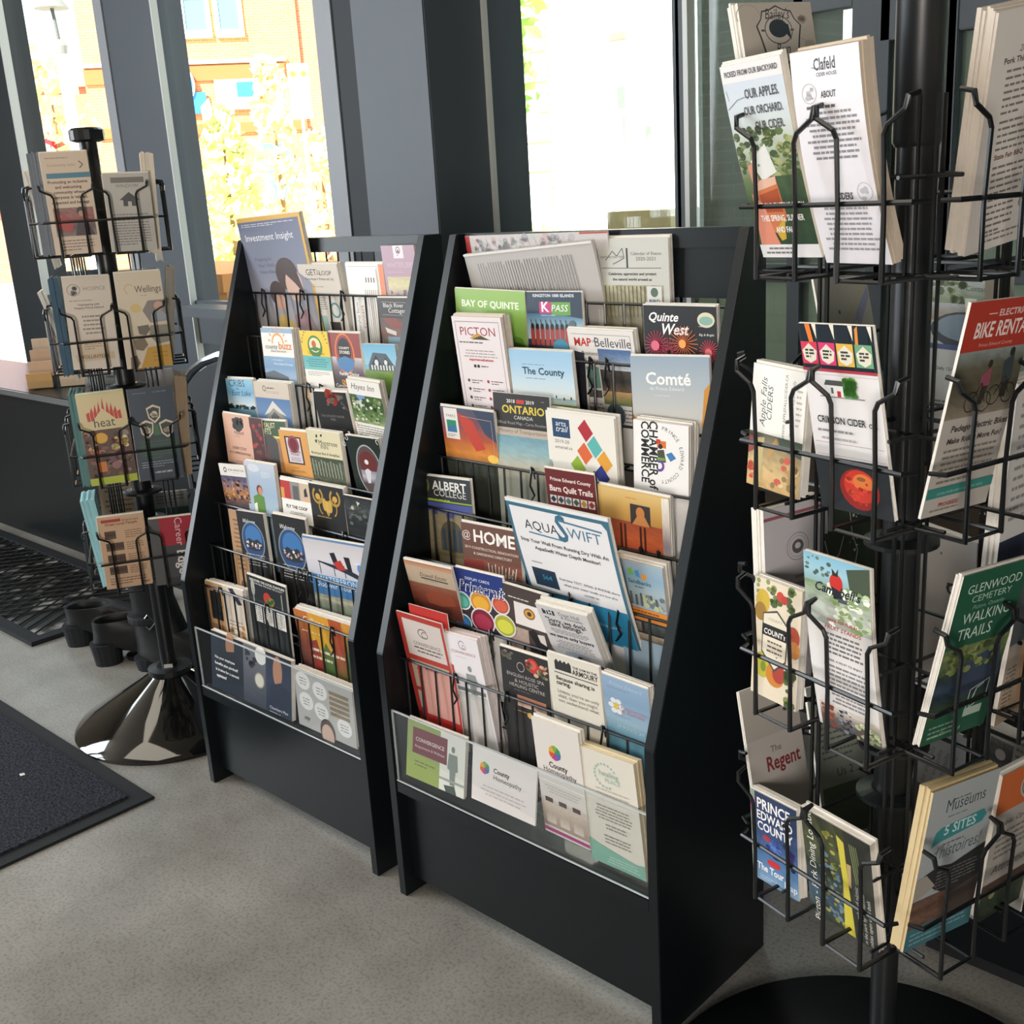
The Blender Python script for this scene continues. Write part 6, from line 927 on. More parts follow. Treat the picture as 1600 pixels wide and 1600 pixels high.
c('orchard', 'leaflet', 'leaflet', 'orchard leaflet with a red apple logo over blossom and a lake', 'the blossom and red apple leaflet', 'dfdbd8', lambda a: (
    a.G(0, 0, 1, .22, ['7fb4cc', '9cc4d2', '8aa8a4']), a.S(.0, .02, .5, .16, ['6a7a6a', '4a5a50'], 14, .03), a.P('44503f', .66, .05, 1, .0, 1, .26, .72, .24), a.G(0, .2, 1, .42, ['7a8f6a', '9aa890', 'b9c0b4', 'a9aca4'], .2), a.S(.35, .2, 1, .42, ['dfe4d0', 'c4cfa8', '7f9a60', 'eceee4', '8aa070'], 60, .05), a.E(.5, .17, .1, .12, 'c42f28'), a.P('2a2a20', .44, .07, .5, .1, .54, .06, .53, .12, .45, .12), a.P('23262a', .42, .2, .56, .22, .6, .27, .46, .28), a.T('Campbell\'s', .5, .26, .7, '23262e', 1, sh=.35, ys=1.3), a.R(.52, .27, .66, .29, '4a5058'), a.G(0, .42, 1, .72, ['cfccc8', 'e2dedc', 'e6e2e0']), a.T('100% NATURAL', .56, .4, .48, 'a84a44', 1, sh=.2), a.T('FRUIT STANDS', .56, .44, .56, 'a84a44', 1, sh=.2), a.L(.24, .46, .86, 5, .024, '6f6a6c', .45, 1), a.T('CIDER: A FRUIT TO ENJOY', .54, .61, .56, '5a5456', 1), a.L(.22, .63, .88, 5, .024, '8a8486', .45, 1), a.T('PICK-YOUR-OWN', .54, .77, .42, 'a85a60', 1), a.L(.26, .785, .88, 3, .022, '8a8486', .45, 1), a.G(.06, .86, 1, 1, ['d9d0c4', '6a5a54', '4a4a4c'], .2), a.S(.3, .87, .6, .99, ['3a3f48', '5a606a', '2a2d34', '8a9098'], 40, .03), a.S(.6, .9, 1, .99, ['d9d8c0', 'b9bc94', '8a9a6a'], 20, .04), a.S(.08, .86, .3, .98, ['a85a44', '8a4034'], 14, .045)), bow=4)
c('blue_berry', 'guidebook', 'guidebook', 'dark blue tour map guide with blueberries and white capitals', 'the dark blue blueberries guide', '2a3858', lambda a: (
    a.G(0, .3, 1, 1, ['2f4068', '3f5a8a', '4f78a4', '7fa0c0'], .12), a.R(0, 0, .1, 1, '8f9a8a'), a.R(0, .1, .1, .24, 'b05a8a'), a.T('PRINCE', .5, .17, .72, 'f0eeee', 1, ys=1.2), a.T('EDWARD', .52, .29, .78, 'f0eeee', 1, ys=1.2), a.T('COUNTY', .52, .41, .76, 'f0eeee', 1, ys=1.2), a.S(.3, .48, .66, .66, ['3f5fae', '5a7ac4', '2a3f80'], 24, .06), a.E(.34, .48, .09, .05, 'b03a48'), a.E(.48, .74, .15, .06, 'c42f34'), a.S(.68, .45, .95, .7, ['2a3a68', '23304f', '4a3f8a'], 12, .07), a.T('The Tour', .4, .87, .58, 'f0eeee', 1, ys=1.2), a.T('Map', .84, .93, .28, 'e0e4ea', 1), a.L(.16, .93, .6, 2, .025, 'b9c6d6')))
c('picnic', 'guidebook', 'guidebook', 'guide with dark tree trunks, a yellow trunk and sideways white lettering', 'the dark trees and sideways lettering guide', '33342c', lambda a: (
    a.G(.0, 0, .62, 1, ['3f4230', '4f5438', '3a4238', '44586a', '3a4430'], .4), a.S(.2, .1, .6, .95, ['8a8a3c', '5f6a34', '2f3a34', '6f8a9a', 'a9a050'], 90, .035), a.P('cfc24a', .52, .08, .62, .12, .64, .5, .68, 1, .52, 1, .56, .5), a.G(.68, 0, 1, 1, ['2f302c', '3a3c36', '33352f'], .1), [a.Ln('7f8a5a', .012, .7 + .03 * i, .1, .76 + .03 * i, .45) for i in range(4)], a.P('b9a070', .64, .3, .7, .3, .68, .52, .64, .5), a.T('Picton - Park Dining Location', .16, .5, 1.66, 'e6e4dc', rot=90), a.T('Enjoy a relaxed picnic', .78, .72, .74, 'c9c9c2', rot=90), a.T('in the park by the harbour', .86, .74, .72, 'c9c9c2', rot=90), a.T('tables open until dusk', .94, .76, .66, 'c9c9c2', rot=90)))
c('badge', 'leaflet', 'leaflet', 'beige leaflet with a scalloped badge of a sleeping animal, top of the spinner', 'the beige scalloped badge leaflet', 'c9bfb2', lambda a: (
    [a.O(x, y, .16, .12, .008, 'b4aa9c', 20, b0, b0 + 200) for x, y, b0 in ((.12, .1, 0), (.9, .2, 90), (.2, .42, 200), (.8, .46, 30), (.5, .5, 120))], a.S(.78, .1, .98, .4, ['bdb3a5', 'b4a999'], 8, .06), a.P('44474a', .3, .06, .4, .05, .5, .02, .6, .05, .7, .06, .74, .12, .82, .17, .78, .24, .74, .32, .62, .34, .5, .39, .4, .34, .28, .32, .24, .24, .2, .17, .27, .12), a.P('cfc6ba', .31, .07, .4, .06, .5, .032, .6, .06, .69, .07, .73, .125, .8, .17, .76, .24, .72, .31, .62, .328, .5, .378, .4, .328, .3, .31, .26, .24, .22, .17, .28, .125), a.T("Bailey's", .5, .12, .34, '44474a', sh=.3, ys=1.5), a.O(.5, .2, .19, .14, .01, '44474a'), a.E(.5, .19, .13, .09, '3a4348'), a.P('3a4348', .4, .2, .44, .15, .64, .16, .66, .25, .6, .22), a.L(.26, .195, .34, 1, .02, '6a6a66', .6), a.L(.66, .195, .74, 1, .02, '6a6a66', .6), a.T('Run', .52, .31, .2, '44474a', sh=.3, ys=1.4), a.R(.1, .42, .9, .46, '5a5650'), a.L(.14, .5, .86, 8, .05, '8f867a')))
c('mapcard', 'leaflet', 'leaflet', 'beige map card with a thin yellow road and a lilac river', None, 'aaa699', lambda a: (
    a.Ln('b9a06a', .02, .02, .48, .5, .24, .98, .04), a.P('8a8fa8', .66, .24, .72, .2, .98, .08, .98, .14, .74, .29), a.Ln('9a9082', .01, .4, .32, .7, .24), a.E(.38, .2, .02, .03, '4a4a46', 8), a.S(.1, .05, .9, .4, ['8f8b80'], 8, .01)))
c('university', 'leaflet', 'leaflet', 'thick white leaflet with a red edge line and a round grey scholar emblem', 'the white round emblem leaflet', 'c4bfc2', lambda a: (
    a.R(0, .05, 1, .07, '9a5a64'), a.O(.56, .27, .19, .18, .01, '7f7c80'), a.O(.56, .27, .15, .14, .008, '9a979a'), a.E(.56, .27, .1, .09, '5a585c'), a.E(.56, .265, .05, .04, 'c4bfc2'), a.R(.5, .42, 1, .44, 'a89aa4'), a.G(.4, .46, 1, .7, ['a090a0', '8f8494', '7f7684'])))
c('trailmap', 'leaflet', 'leaflet', 'dark green trail map with white branching lines', 'the dark green trail map', '2f3a30', lambda a: (
    a.G(0, 0, 1, 1, ['34402f', '2c382e', '38443a'], .2), [a.Ln('c4c8bc', .014, *q) for q in ((.04, .2, .14, .34, .1, .5, .24, .6, .3, .8), (.5, .0, .56, .2, .66, .3, .6, .4, .7, .6), (.14, .34, .3, .3, .4, .2))], a.P('d2d2cc', 0, .0, .1, .0, .1, .16, 0, .16), a.S(.5, .04, .7, .3, ['c9ccc2'], 10, .02)))
c('redtitle', 'leaflet', 'leaflet', 'pale leaflet with dark red title, low inside the large spinner', 'the pale leaflet with dark red title', 'b0aaa4', lambda a: (a.T('The', .5, .4, .2, '4a4a48'), a.T('Regent', .6, .5, .62, '7a2f34', 1, ys=1.3), a.G(0, .03, 1, .3, ['b0a9a2', 'a59e97'])))
c('letterdoc', 'leaflet', 'leaflet', 'grey green letter of small print low inside the large spinner', 'the grey green letter', '8f948a', lambda a: (a.L(.12, .04, .9, 12, .035, '5a605a'), a.T('Us 2 ...', .5, .55, .4, '44483f'), a.G(.05, .6, .98, .9, ['4f5a48', '3f4a3c'])))
# ---- large spinner, right face
c('bbq_doc', 'booklet', 'booklet', 'thick white menu booklet with small food photos at the top right', 'the thick white menu booklet', 'd9d2ca', lambda a: (
    [a.Ln('4a423c', .012, .52 + i * .08, .12, .56 + i * .08, .06, .6 + i * .08, .12) for i in range(3)], a.T('2019 Competition', .6, .17, .56, '5a544e', sh=.2), a.T('Pork Third', .3, .21, .3, '3f3a36', 1), a.L(.2, .235, .6, 7, .028, '7f7872'), a.E(.9, .26, .18, .16, '6a4a3a'), a.E(.9, .25, .1, .08, '8f5a40'), a.L(.2, .44, .95, 5, .028, '7f7872'), a.T('State Fair BBQ Competition', .55, .6, .7, '6a3f30', 1), a.L(.2, .63, .6, 6, .028, '7f7872'), a.R(.66, .62, 1, .72, '6a4436'), a.E(.8, .82, .18, .1, '8a6040'), a.L(.2, .8, .55, 5, .028, '7f7872'), a.L(.18, .93, .9, 2, .025, '8a837c')), paper='cfc5b8')
c('bike', 'leaflet', 'leaflet', 'bicycle hire leaflet with an orange red heading and two riders', None, 'bdb6ad', lambda a: (
    a.R(0, 0, 1, .26, 'b03c30'), a.T('ELECTRIC', .66, .085, .42, 'e0c9c0', 1), a.Ln('e0c9c0', .01, .3, .07, .42, .07), a.T('BIKE RENTAL', .56, .19, .84, 'ecdcd4', 1, ys=1.7, sh=.1), a.T('Prince Edward County', .5, .24, .5, 'd9a89c'), a.G(0, .26, 1, .62, ['8a9490', '5f5c4c', '54503f', '6a6454', '8f8474'], .14), a.O(.34, .54, .1, .1, .012, '2f2c26'), a.O(.54, .55, .1, .1, .012, '2f2c26'), a.O(.66, .52, .1, .1, .012, '2f2c26'), a.O(.88, .52, .1, .1, .012, '2f2c26'), a.P('8f4f5a', .4, .4, .54, .36, .56, .46, .42, .48), a.P('3a3630', .44, .46, .54, .46, .5, .56, .44, .56), a.P('3c4648', .7, .34, .84, .3, .88, .44, .74, .46), a.P('2f2c28', .74, .46, .86, .44, .84, .54, .76, .54), a.E(.5, .34, .035, .04, '3a2f28', 8), a.E(.8, .29, .04, .045, '2f2a26', 8), a.Ln('2f2c26', .012, .34, .54, .44, .44, .54, .55), a.Ln('2f2c26', .012, .66, .52, .78, .42, .88, .52), a.T('Pedego Electric Bikes', .56, .67, .86, '4a443e', 1, sh=.15), a.T('Make Riding More Fun!', .52, .715, .82, '4a443e', 1, sh=.15), a.L(.1, .74, .9, 6, .024, '837b72'), a.R(0, .885, 1, .925, '3f8a80'), a.T('LEARN MORE ABOUT ELECTRIC BIKES', .5, .915, .7, 'a9cfc6'), a.T('PROGRESS', .36, .965, .3, 'a84a44', 1), a.L(.1, .975, .8, 1, .015, '8a837c')))
c('white_bundle', 'leaflet', 'leaflet', 'bundle of white sheets at the right edge, behind the bicycle hire leaflet', 'the bundle of white sheets', 'c9c6c2', lambda a: (a.L(.1, .1, .9, 12, .05, '8f8c88'), a.R(0, .76, 1, 1, '2a3044')))
c('walking', 'guidebook', 'guidebook', 'green walking trails guide with a white capitals heading and a shaded path', 'the green walking trails guide', '2a5a44', lambda a: (
    a.T('GLENWOOD', .53, .13, .82, 'c4d6c8', ys=1.3), a.T('CEMETERY', .52, .19, .6, 'a9c4b0'), a.T('Picton, Ontario', .5, .235, .48, '8aae98', sh=.2), a.T('WALKING', .52, .32, .72, 'c4d6c8', ys=1.4), a.T('TRAILS', .4, .41, .52, 'c4d6c8', ys=1.4), a.G(0, .45, 1, .86, ['6f7a50', '5f7048', '34403f', '3a4a5f', '2f3f34', '3f5a38'], .28), a.P('3f4a5c', .3, .56, .9, .5, .98, .7, .4, .78), a.S(.0, .46, .9, .6, ['7f8a54', '6a7a48', '8f9a60', '4f6040'], 50, .05), a.P('2a5a44', 0, .86, 1, .8, 1, 1, 0, 1), a.Ln('c9d6d0', .012, .6, .74, .88, .7, .88, .8, .6, .86, .6, .74), a.Ln('c9d6d0', .014, .64, .84, .7, .74, .8, .72), a.L(.08, .9, .5, 3, .03, '7fa08c'), a.T('www.Glenwood', .34, .97, .5, 'a9c4b0'), a.R(.58, .85, .86, .9, 'a9bcae')))
c('access', 'leaflet', 'leaflet', 'slate grey leaflet with sideways capitals above a photo of hands', 'the slate grey hands leaflet', '4f5456', lambda a: (
    a.T('ACCESS', .4, .28, .76, 'a9adae', rot=90), a.T('MATTERS', .66, .28, .8, 'a9adae', rot=90), a.G(0, .44, 1, 1, ['8f887e', 'a89a88', 'b09a82', '9a846c'], .1), a.P('b08a68', .2, .5, .4, .46, .6, .7, .5, .95, .3, .95, .24, .7), a.P('a07c5c', .5, .6, .8, .56, .9, .9, .56, .94), a.L(.04, .6, .18, 10, .03, '6a645c')))
c('museums', 'guidebook', 'guidebook', 'pale museums guide with a teal ribbon and a dark torn band', 'the pale museums guide with a teal ribbon', 'a5abab', lambda a: (
    a.L(.34, .09, .8, 1, .02, '6a7272', .4), a.T('Museums', .54, .16, .6, '4a5658', ys=1.3), a.L(.3, .19, .8, 1, .015, '7a8484', .5), a.P('3f8a8c', .16, .27, .24, .25, .86, .23, .92, .27, .86, .31, .24, .34, .12, .36), a.T('5 SITES', .52, .305, .48, 'b9d6d4', 1), a.L(.3, .36, .82, 1, .02, '6a7676', .5), a.T("d'histoires!", .52, .45, .74, '5f6e74', sh=.25, ys=1.3), a.P('2f3030', .1, .53, .3, .5, .5, .52, 1, .46, 1, .68, .56, .72, .34, .66, .12, .58), a.L(.3, .54, .92, 6, .022, '6a6a68'), a.P('a09a90', .0, .54, .14, .53, .3, .62, .14, .66, 0, .68), a.G(0, .68, .5, .88, ['6a4f44', '7a5a4a', '5a463c'], .2), a.P('4a3f3a', .5, .72, 1, .66, 1, .84, .5, .88), a.R(0, .86, 1, 1, '3f6f78'), a.L(.06, .9, .9, 3, .03, '7aa0a4')), paper='c9b58c')
c('orange_top', 'booklet', 'booklet', 'white booklet with an orange top and a ringed emblem at lower right', 'the orange topped booklet', 'a9a49c', lambda a: (
    a.R(0, 0, 1, .26, 'c4683a'), a.E(.6, .14, .24, .22, 'b8b2a8'), a.O(.6, .14, .21, .19, .014, '4a4a46'), a.T('EXPERIENCE', .6, .15, .34, '4a4a46', rot=70), a.T('Public Open House', .5, .36, .8, '4a4642', sh=.2), a.L(.1, .4, .9, 5, .04, '77726a'), a.T('Attractions', .46, .68, .7, '5a5048', sh=.2), a.G(0, .74, 1, 1, ['5a4038', '33402f', '2c382a'], .2), a.E(.2, .84, .05, .05, '8a8a5a')))
c('wine', 'leaflet', 'leaflet', 'leaflet photo of a wine glass on a barrel in a vineyard', 'the wine glass on a barrel leaflet', 'a9aca8', lambda a: (
    a.G(0, 0, 1, .2, ['b9bfbd', '8f9a84', '6f7a54'], .14), a.S(0, .04, .5, .2, ['5f6a40', '77824f', '4a5434'], 24, .05), a.T('Contact', .62, .09, .3, '4a4a46'), a.R(.72, 0, 1, .2, '8a7c62'), a.G(0, .18, .8, .3, ['a9acb0', '8f8a7c', 'a0805a'], .1), a.E(.5, .36, .5, .22, '33363a'), a.E(.5, .34, .42, .16, '6f7d88'), a.P('cfd2c4', .46, .14, .62, .14, .6, .24, .54, .28, .48, .24), a.P('c4b85a', .475, .2, .605, .2, .59, .25, .54, .28, .49, .25), a.R(.53, .28, .55, .34, 'b9bcb4'), a.R(0, .46, 1, .48, '3f4f74'), a.R(0, .48, 1, 1, 'b0b0aa'), a.T('Daily 12-5pm or by Appointment', .5, .56, .84, '4f4f4c', 1), a.L(.08, .68, .8, 1, .025, '6a6a66'), a.L(.08, .8, .7, 2, .03, '6a6a66')))
c('snow', 'leaflet', 'leaflet', 'plain white leaflet with a small dark wreath, behind the large spinner pole', 'the plain white wreath leaflet', 'b9b5b0', lambda a: (a.E(.62, .62, .11, .1, '3f3f40'), a.E(.62, .62, .06, .055, 'b9b5b0'), a.S(.52, .56, .72, .67, ['3f3f40', '5a5a58'], 10, .025), a.T('?', .5, .88, .12, '4a4a48'), a.L(.6, .9, .9, 3, .025, '6a6a66'), a.E(.4, .25, .02, .02, '6a6a66')))
c('barley', 'leaflet', 'leaflet', 'black pub leaflet with gold outlined letters at the right edge', 'the black gold lettered leaflet', '1e1c1b', lambda a: (
    a.Ln('5a5248', .01, .05, .04, .95, .04, .95, .96, .05, .96, .05, .04), a.Ln('8f8a80', .014, .3, .1, .5, .16), a.Ln('8f8a80', .014, .5, .1, .3, .16), a.T('BARLEY', .46, .28, .7, 'a07a3c', 1, ys=1.5), a.T('6 TAPS', .56, .36, .3, '8a8680'), a.T('FISH LINE', .5, .44, .5, 'a9a59e'), a.L(.2, .48, .86, 3, .04, '77736c')))
c('script_doc', 'leaflet', 'leaflet', 'grey sheet of sideways print low behind the large spinner pole', None, '8a8a8a', lambda a: ([a.T('Mennonite craft fair and quilts', .2 + i * .13, .4, 1.4, '5a5a5a', rot=80) for i in range(4)], a.T('We welcome', .5, .82, .6, '4f4f4f')))
c('portrait_doc', 'leaflet', 'leaflet', 'grey sheet with a small black and white portrait, low at the right edge', None, '8f8c86', lambda a: (a.L(.5, .06, .95, 12, .04, '5f5c58'), a.G(.06, .1, .46, .32, ['5a5754', '3a3836', '77736e'], .3), a.E(.26, .18, .09, .09, 'a09a92'), a.L(.06, .4, .46, 8, .04, '5f5c58')))

# leaflets standing edge on in the side faces of the small spinner
AX1 = spinner_axes(28.0)
def side(face, u, ztop, w, h, t, n, kind, label, short, bg, draw, lean=0.0, d=0.117, paper='e4dfd6', bow=0.0):
    e, nn = AX1[face]; up = Vector((0, 0, 1)); L_ = math.radians(lean)
    ey = up * math.cos(L_) + nn * math.sin(L_); b = Vector((P1[0], P1[1], 0)) + e * u + nn * (d - h / 1000 * 0.35 * math.sin(L_)) + up * (ztop - h / 1000)
    put('side', (b.x, b.y, b.z, e.x, e.y, e.z, ey.x, ey.y, ey.z, w, h, t, n), kind, 'leaflet', label, short, bg, draw, paper=paper, bow=bow)
lines = _plain('7a7a78')
side('L', 0.05, 1.30, 94, 200, 22, 6, 'leaflet', 'slate grey leaflet edge on at the upper left of the small spinner', 'the upper left slate grey leaflet', '6a7078', lines, paper='7c828c')
side('L', -0.05, 1.27, 94, 200, 12, 3, 'leaflet', 'white leaflet leaning out at the far upper left of the small spinner', 'the far upper left white leaflet', 'c9c6c0', lines, lean=9)
side('L', 0.05, 1.055, 94, 200, 20, 5, 'leaflet', 'dark blue leaflet edge on at the left, second tier of the small spinner', 'the second tier dark blue leaflet', '2f4454', lines, paper='4a6478')
side('L', -0.05, 1.03, 94, 200, 8, 2, 'leaflet', 'thin white leaflet leaning out at the left, second tier of the small spinner', 'the second tier leaning white leaflet', 'd6d2cc', lines, lean=14)
side('L', 0.05, 0.815, 94, 200, 30, 9, 'leaflet', 'teal leaflet, front of a thick block at the left of the flames leaflet', 'the teal block leaflet', '4f7474', lines, paper='5f8484')
side('L', 0.05, 0.585, 94, 200, 30, 9, 'leaflet', 'pale turquoise leaflet, front of a thick block at the lowest left', 'the pale turquoise block leaflet', '7fb8c4', lines, lean=5, paper='9fd2da')
side('R', -0.05, 1.29, 94, 200, 26, 8, 'leaflet', 'white leaflet fanned edge on at the upper right of the small spinner', 'the upper right fanned white leaflet', 'd9d4cc', lines, lean=3, paper='e6dccb')
side('R', 0.05, 1.27, 94, 200, 14, 4, 'leaflet', 'grey leaflet behind the fanned white ones at the upper right', 'the upper right grey leaflet', 'b0aca6', lines)
side('R', -0.05, 1.062, 94, 200, 18, 4, 'leaflet', 'leaflet with grey and navy bands at the right of the hexagon photos', 'the grey and navy banded leaflet', '8a8880', lambda a: (a.R(0, 0, 1, .1, 'a9a8a0'), a.R(0, .3, 1, .42, '3a4456'), a.R(0, .42, 1, .6, '5f5c50'), a.R(0, .7, 1, .85, '2f3a54')), lean=8, paper='9a958a')
side('R', -0.05, 0.83, 94, 216, 24, 6, 'booklet', 'brown edged booklet at the right of the navy shields leaflet', 'the brown edged booklet', '8f7a64', lines, lean=4, paper='a08c74')
side('R', 0.05, 0.80, 94, 200, 12, 3, 'booklet', 'tan booklet behind the brown edged one, beside the chair back', 'the tan booklet', 'b09a80', lines, lean=6, paper='c4ae90')
# ---------------------------------------------------------------- mats, shoes, counter and chair
def mat_pile():
    m = mat('charcoal loop pile', '33353d', 0.95, 0.1, noise=0.7, scale=170, bump=1.0)
    return m
rug = empty('entrance_mat', (0, 0, 0)); tag(rug, 'charcoal looped entrance mat with a smooth rubber edge, lower left', 'mat')
MB().box((-4.4, -1.2, 0), (-2.012, 0.945, 0.006)).build('rubber_edge', M['rubber'], rug, bevel=0.002)
o = MB(); o.box((-4.35, -1.15, 0.006), (-2.052, 0.905, 0.011)); o.build('pile', mat_pile(), rug)
scrap = MB().quad((-2.335, 0.80, 0.0125), (-2.322, 0.797, 0.0125), (-2.318, 0.806, 0.0135), (-2.33, 0.809, 0.0125)).build('paper_scrap', sheet('d9d6d0')); tag(scrap, 'tiny white paper scrap lying on the charcoal mat', 'paper scrap')
def tray_mat():
    m = mat('patchy tray', '2a2b2a', 0.35, 0.5, noise=0.1, scale=9); r = [n for n in m.node_tree.nodes if n.type == 'VALTORGB'][0]  # dark base with pale patches scattered by noise
    r.color_ramp.elements[0].position = 0.52; r.color_ramp.elements[0].color = (0.02, 0.021, 0.02, 1)
    r.color_ramp.elements[1].position = 0.62; r.color_ramp.elements[1].color = (0.4, 0.39, 0.37, 1)
    return m
bt = empty('boot_tray', (0, 0, 0)); tag(bt, 'black rubber tray mat with a diamond lattice over a patchy pale base, far left', 'mat')
MB().box((-4.4, 1.16, 0.0), (-3.085, 1.20, 0.014)).box((-3.125, 1.2, 0), (-3.085, 1.62, 0.014)).box((-4.4, 1.58, 0), (-3.125, 1.62, 0.014)).build('rim', M['rubber'], bt)
MB().box((-4.4, 1.2, 0.0), (-3.125, 1.58, 0.003)).build('tray_base', tray_mat(), bt)
o = MB()
for i in range(-8, 30):
    x = -4.4 + i * 0.055
    for s in (1, -1):
        x0, x1 = (x, x + 0.25) if s > 0 else (x + 0.25, x); a, b = Vector((x0, 1.2, 0.008)), Vector((x1, 1.58, 0.008))
        lo, hi = (a.x, b.x)
        if min(lo, hi) > -4.4 and max(lo, hi) < -3.125: o.tube([a, b], 0.003, 4)
o.build('lattice', M['rubber'], bt)

def ring(bm, c, rx, ry, ang, n=18, sq=2.4):
    v = []
    for i in range(n):
        t = 2 * math.pi * i / n; ct, st = math.cos(t), math.sin(t)
        x = rx * (abs(ct) ** (2 / sq)) * (1 if ct >= 0 else -1); y = ry * (abs(st) ** (2 / sq)) * (1 if st >= 0 else -1)
        v.append(bm.verts.new((c[0] + x * math.cos(ang) - y * math.sin(ang), c[1] + x * math.sin(ang) + y * math.cos(ang), c[2])))
    return v
def loft(o, rings):
    R = [ring(o.bm, *q) for q in rings]; n = len(R[0])
    for A, B in zip(R, R[1:]):
        for i in range(n): o.bm.faces.new((A[i], A[(i + 1) % n], B[(i + 1) % n], B[i]))
    o.bm.faces.new(R[0][::-1]); o.bm.faces.new(R[-1]); return o
def boot(loc, rz, shaft, label, buckle, heel=0.035):
    """local x points to the toe"""
    t = empty('boot', loc, rz); tag(t, label, 'boot', 'black boots on the floor behind the small spinner')
    top = [((-0.03, 0, 0.2), 0.056, 0.046, 0), ((-0.034, 0, shaft * .6 + .06), 0.058, 0.05, 0), ((-0.036, 0, shaft), 0.064, 0.056, 0)] if shaft > 0.3 else [((-0.03, 0, shaft), 0.06, 0.04, 0)]
    tr = top[-1]
    o = MB(); loft(o, [((0.045, 0, 0.012), 0.138, 0.043, 0), ((0.045, 0, 0.04), 0.142, 0.046, 0), ((0.04, 0, 0.062), 0.134, 0.046, 0), ((0.012, 0, 0.09), 0.104, 0.045, 0), ((-0.018, 0, 0.115), 0.074, 0.044, 0)] + top + [((tr[0][0], 0, tr[0][2] - 0.004), tr[1] - 0.006, tr[2] - 0.005, 0), ((tr[0][0], 0, tr[0][2] - 0.05), tr[1] - 0.016, tr[2] - 0.012, 0)])
    for v in o.bm.verts:
        if v.co.z < 0.07: v.co.z += max(0.0, min(1.0, (0.06 - v.co.x) / 0.1)) * (heel - 0.01) * (1 - v.co.z / 0.075)
    o.build('upper', M['leather'], t, smooth=True)
    o = MB(); loft(o, [((0.085, 0, 0.0), 0.1, 0.044, 0), ((0.085, 0, 0.012), 0.102, 0.046, 0)]); o.build('sole', M['rubber'], t)
    o = MB(); loft(o, [((-0.062, 0, 0.0), 0.036, 0.036, 0), ((-0.064, 0, heel), 0.042, 0.04, 0)]); o.build('heel', M['rubber'], t)
    if buckle:
        o = MB(); q = [(-0.02, -0.0475, 0.13), (0.0, -0.0475, 0.15), (-0.02, -0.0475, 0.17), (-0.04, -0.0475, 0.15)]
        o.tube(q, 0.0018, 5, closed=True); o.build('buckle', M['chrome'], t)
        o = MB(); o.lathe([(0.056, 0.0), (0.0575, 0.004), (0.0575, 0.016), (0.056, 0.02)], (-0.046, 0, 0.14), 24); o.build('strap', M['rubber'], t)
    return t
boot((-2.60, 1.33, 0), math.radians(28), 0.40, 'tall black boot with a square buckle, nearest the small spinner pole', True)
boot((-2.76, 1.30, 0), math.radians(62), 0.125, 'short black boot with its heel towards the room, beside the tall buckled boot', False, 0.06)
boot((-2.95, 1.31, 0), math.radians(48), 0.115, 'short black boot with a block heel, farthest left by the tray mat', False, 0.06)

cn = empty('counter', (0, 0, 0)); tag(cn, 'low black counter with a metal edge along the left window wall', 'counter')
MB().box((-5.6, 1.68, 0.0), (-2.95, 2.02, 0.56)).build('cabinet', M['rack'], cn, bevel=0.003)
MB().box((-5.64, 1.65, 0.56), (-2.92, 2.03, 0.585)).build('counter_top', M['rack'], cn, bevel=0.003)
MB().box((-5.64, 1.645, 0.563), (-2.92, 1.65, 0.583)).build('edge_strip', mat('brushed metal edge', '8f9296', 0.3, 0.5, metal=0.8), cn)
# tiered clear holder with business cards
hp = onc = Vector((-3.93, 1.80, 0.585))
ch = empty('card_holder', hp, math.radians(52)); tag(ch, 'tiered clear plastic holder of business cards on the black counter', 'card holder')
def hbox(o, a, b): return o.box(a, b)
o = MB()
for k in range(4):
    y = 0.05 * k; z = 0.036 * k
    for i in range(3):
        x = -0.17 + i * 0.115
        o.box((x, y, z), (x + 0.1, y + 0.003, z + 0.03)); o.box((x, y, z), (x + 0.1, y + 0.042, z + 0.003)); o.box((x, y + 0.042, 0), (x + 0.1, y + 0.045, z + 0.036))
o.build('tiers', M['clear'], ch)
cc = ['c9a06a', 'd9c0a4', 'e2d4c8', 'd2b094', 'cdb49c', 'e6dcd0', 'c9a88c', 'dccab4', 'e9e2d8', 'd0b8a0', 'c4a684', 'e0d2c2']
names = ['amber', 'cream', 'white', 'peach', 'tan', 'ivory', 'brown', 'beige', 'pale', 'sand', 'gold', 'buff']
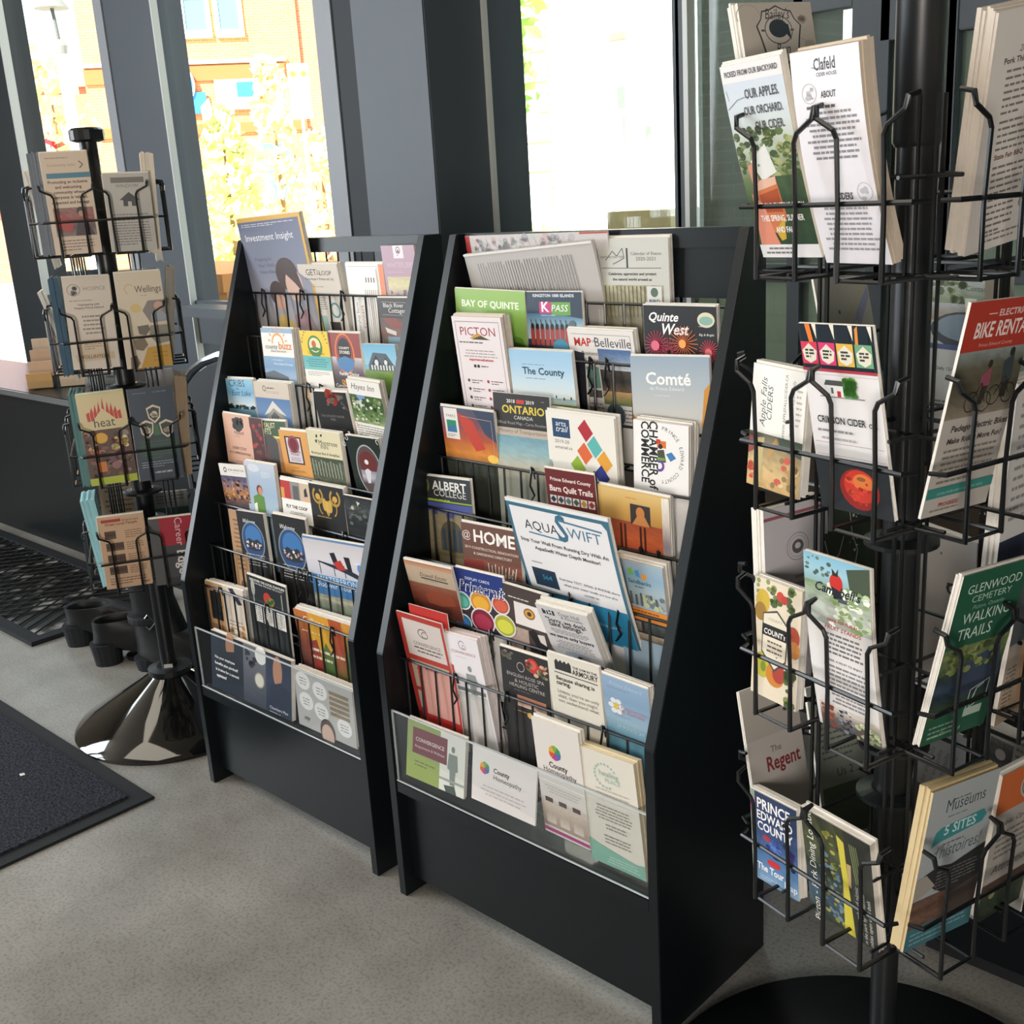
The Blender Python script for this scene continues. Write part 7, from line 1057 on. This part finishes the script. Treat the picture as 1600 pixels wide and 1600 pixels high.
for k in range(4):
    for i in range(3):
        x = -0.165 + i * 0.115; y = 0.05 * k + 0.012; z = 0.036 * k + 0.004; j = k * 3 + i
        p = ch.matrix_basis
        o = MB(); o.box((0, 0, 0), (0.088, 0.012, 0.054)); o.box((0.02, -0.0006, 0.012), (0.05, 0, 0.016)); o.box((0.012, -0.0006, 0.03), (0.028, 0, 0.046))
        b = o.build('business_card', sheet(cc[j]))
        b.matrix_world = Matrix.Translation(hp) @ Matrix.Rotation(math.radians(52), 4, 'Z') @ Matrix.Translation((x, y, z))
        tag(b, 'pack of %s business cards in the clear holder, %s row, %s column' % (names[j], ['front', 'second', 'third', 'rear'][k], ['first', 'middle', 'last'][i]), 'business cards', 'business cards in the clear holder')

# black mesh chair with a rounded chrome back, between the small spinner and the window
cx, cy = -2.47, 1.56
chair = empty('chair', (cx, cy, 0), math.radians(8)); tag(chair, 'black chair with a rounded chrome back frame behind the small spinner', 'chair')
arc = [(-0.24, 0, 0.44), (-0.245, 0, 0.62)] + [(-0.245 * math.cos(a), 0.0, 0.66 + 0.155 * math.sin(a)) for a in [math.pi * i / 12 for i in range(13)]] + [(0.245, 0, 0.62), (0.24, 0, 0.44)]
MB().tube(arc, 0.012, 8).build('back_frame', M['chrome'], chair, smooth=True)
pr = [(-0.23, 0.46), (0.23, 0.46), (0.235, 0.64)] + [(0.233 * math.cos(a), 0.655 + 0.143 * math.sin(a)) for a in [math.pi * i / 12 for i in range(1, 12)]] + [(-0.235, 0.64)]
MB().prism(pr, lambda p, k: Vector((p[0], 0.006 if k else -0.006, p[1]))).build('back_panel', M['darkwall'], chair)
MB().box((-0.23, 0.02, 0.41), (0.23, 0.4, 0.45)).build('seat', M['leather'], chair, bevel=0.012)
for sx in (-0.22, 0.22):
    MB().tube([(sx, 0.0, 0.44), (sx * 1.02, -0.02, 0.0)], 0.011, 8).build('leg', M['chrome'], chair, smooth=True)
    MB().tube([(sx, 0.38, 0.42), (sx * 1.02, 0.4, 0.0)], 0.011, 8).build('leg', M['chrome'], chair, smooth=True)
MB().tube([(-0.22, 0.0, 0.2), (0.22, 0.0, 0.2)], 0.008, 8).build('stretcher', M['chrome'], chair, smooth=True)
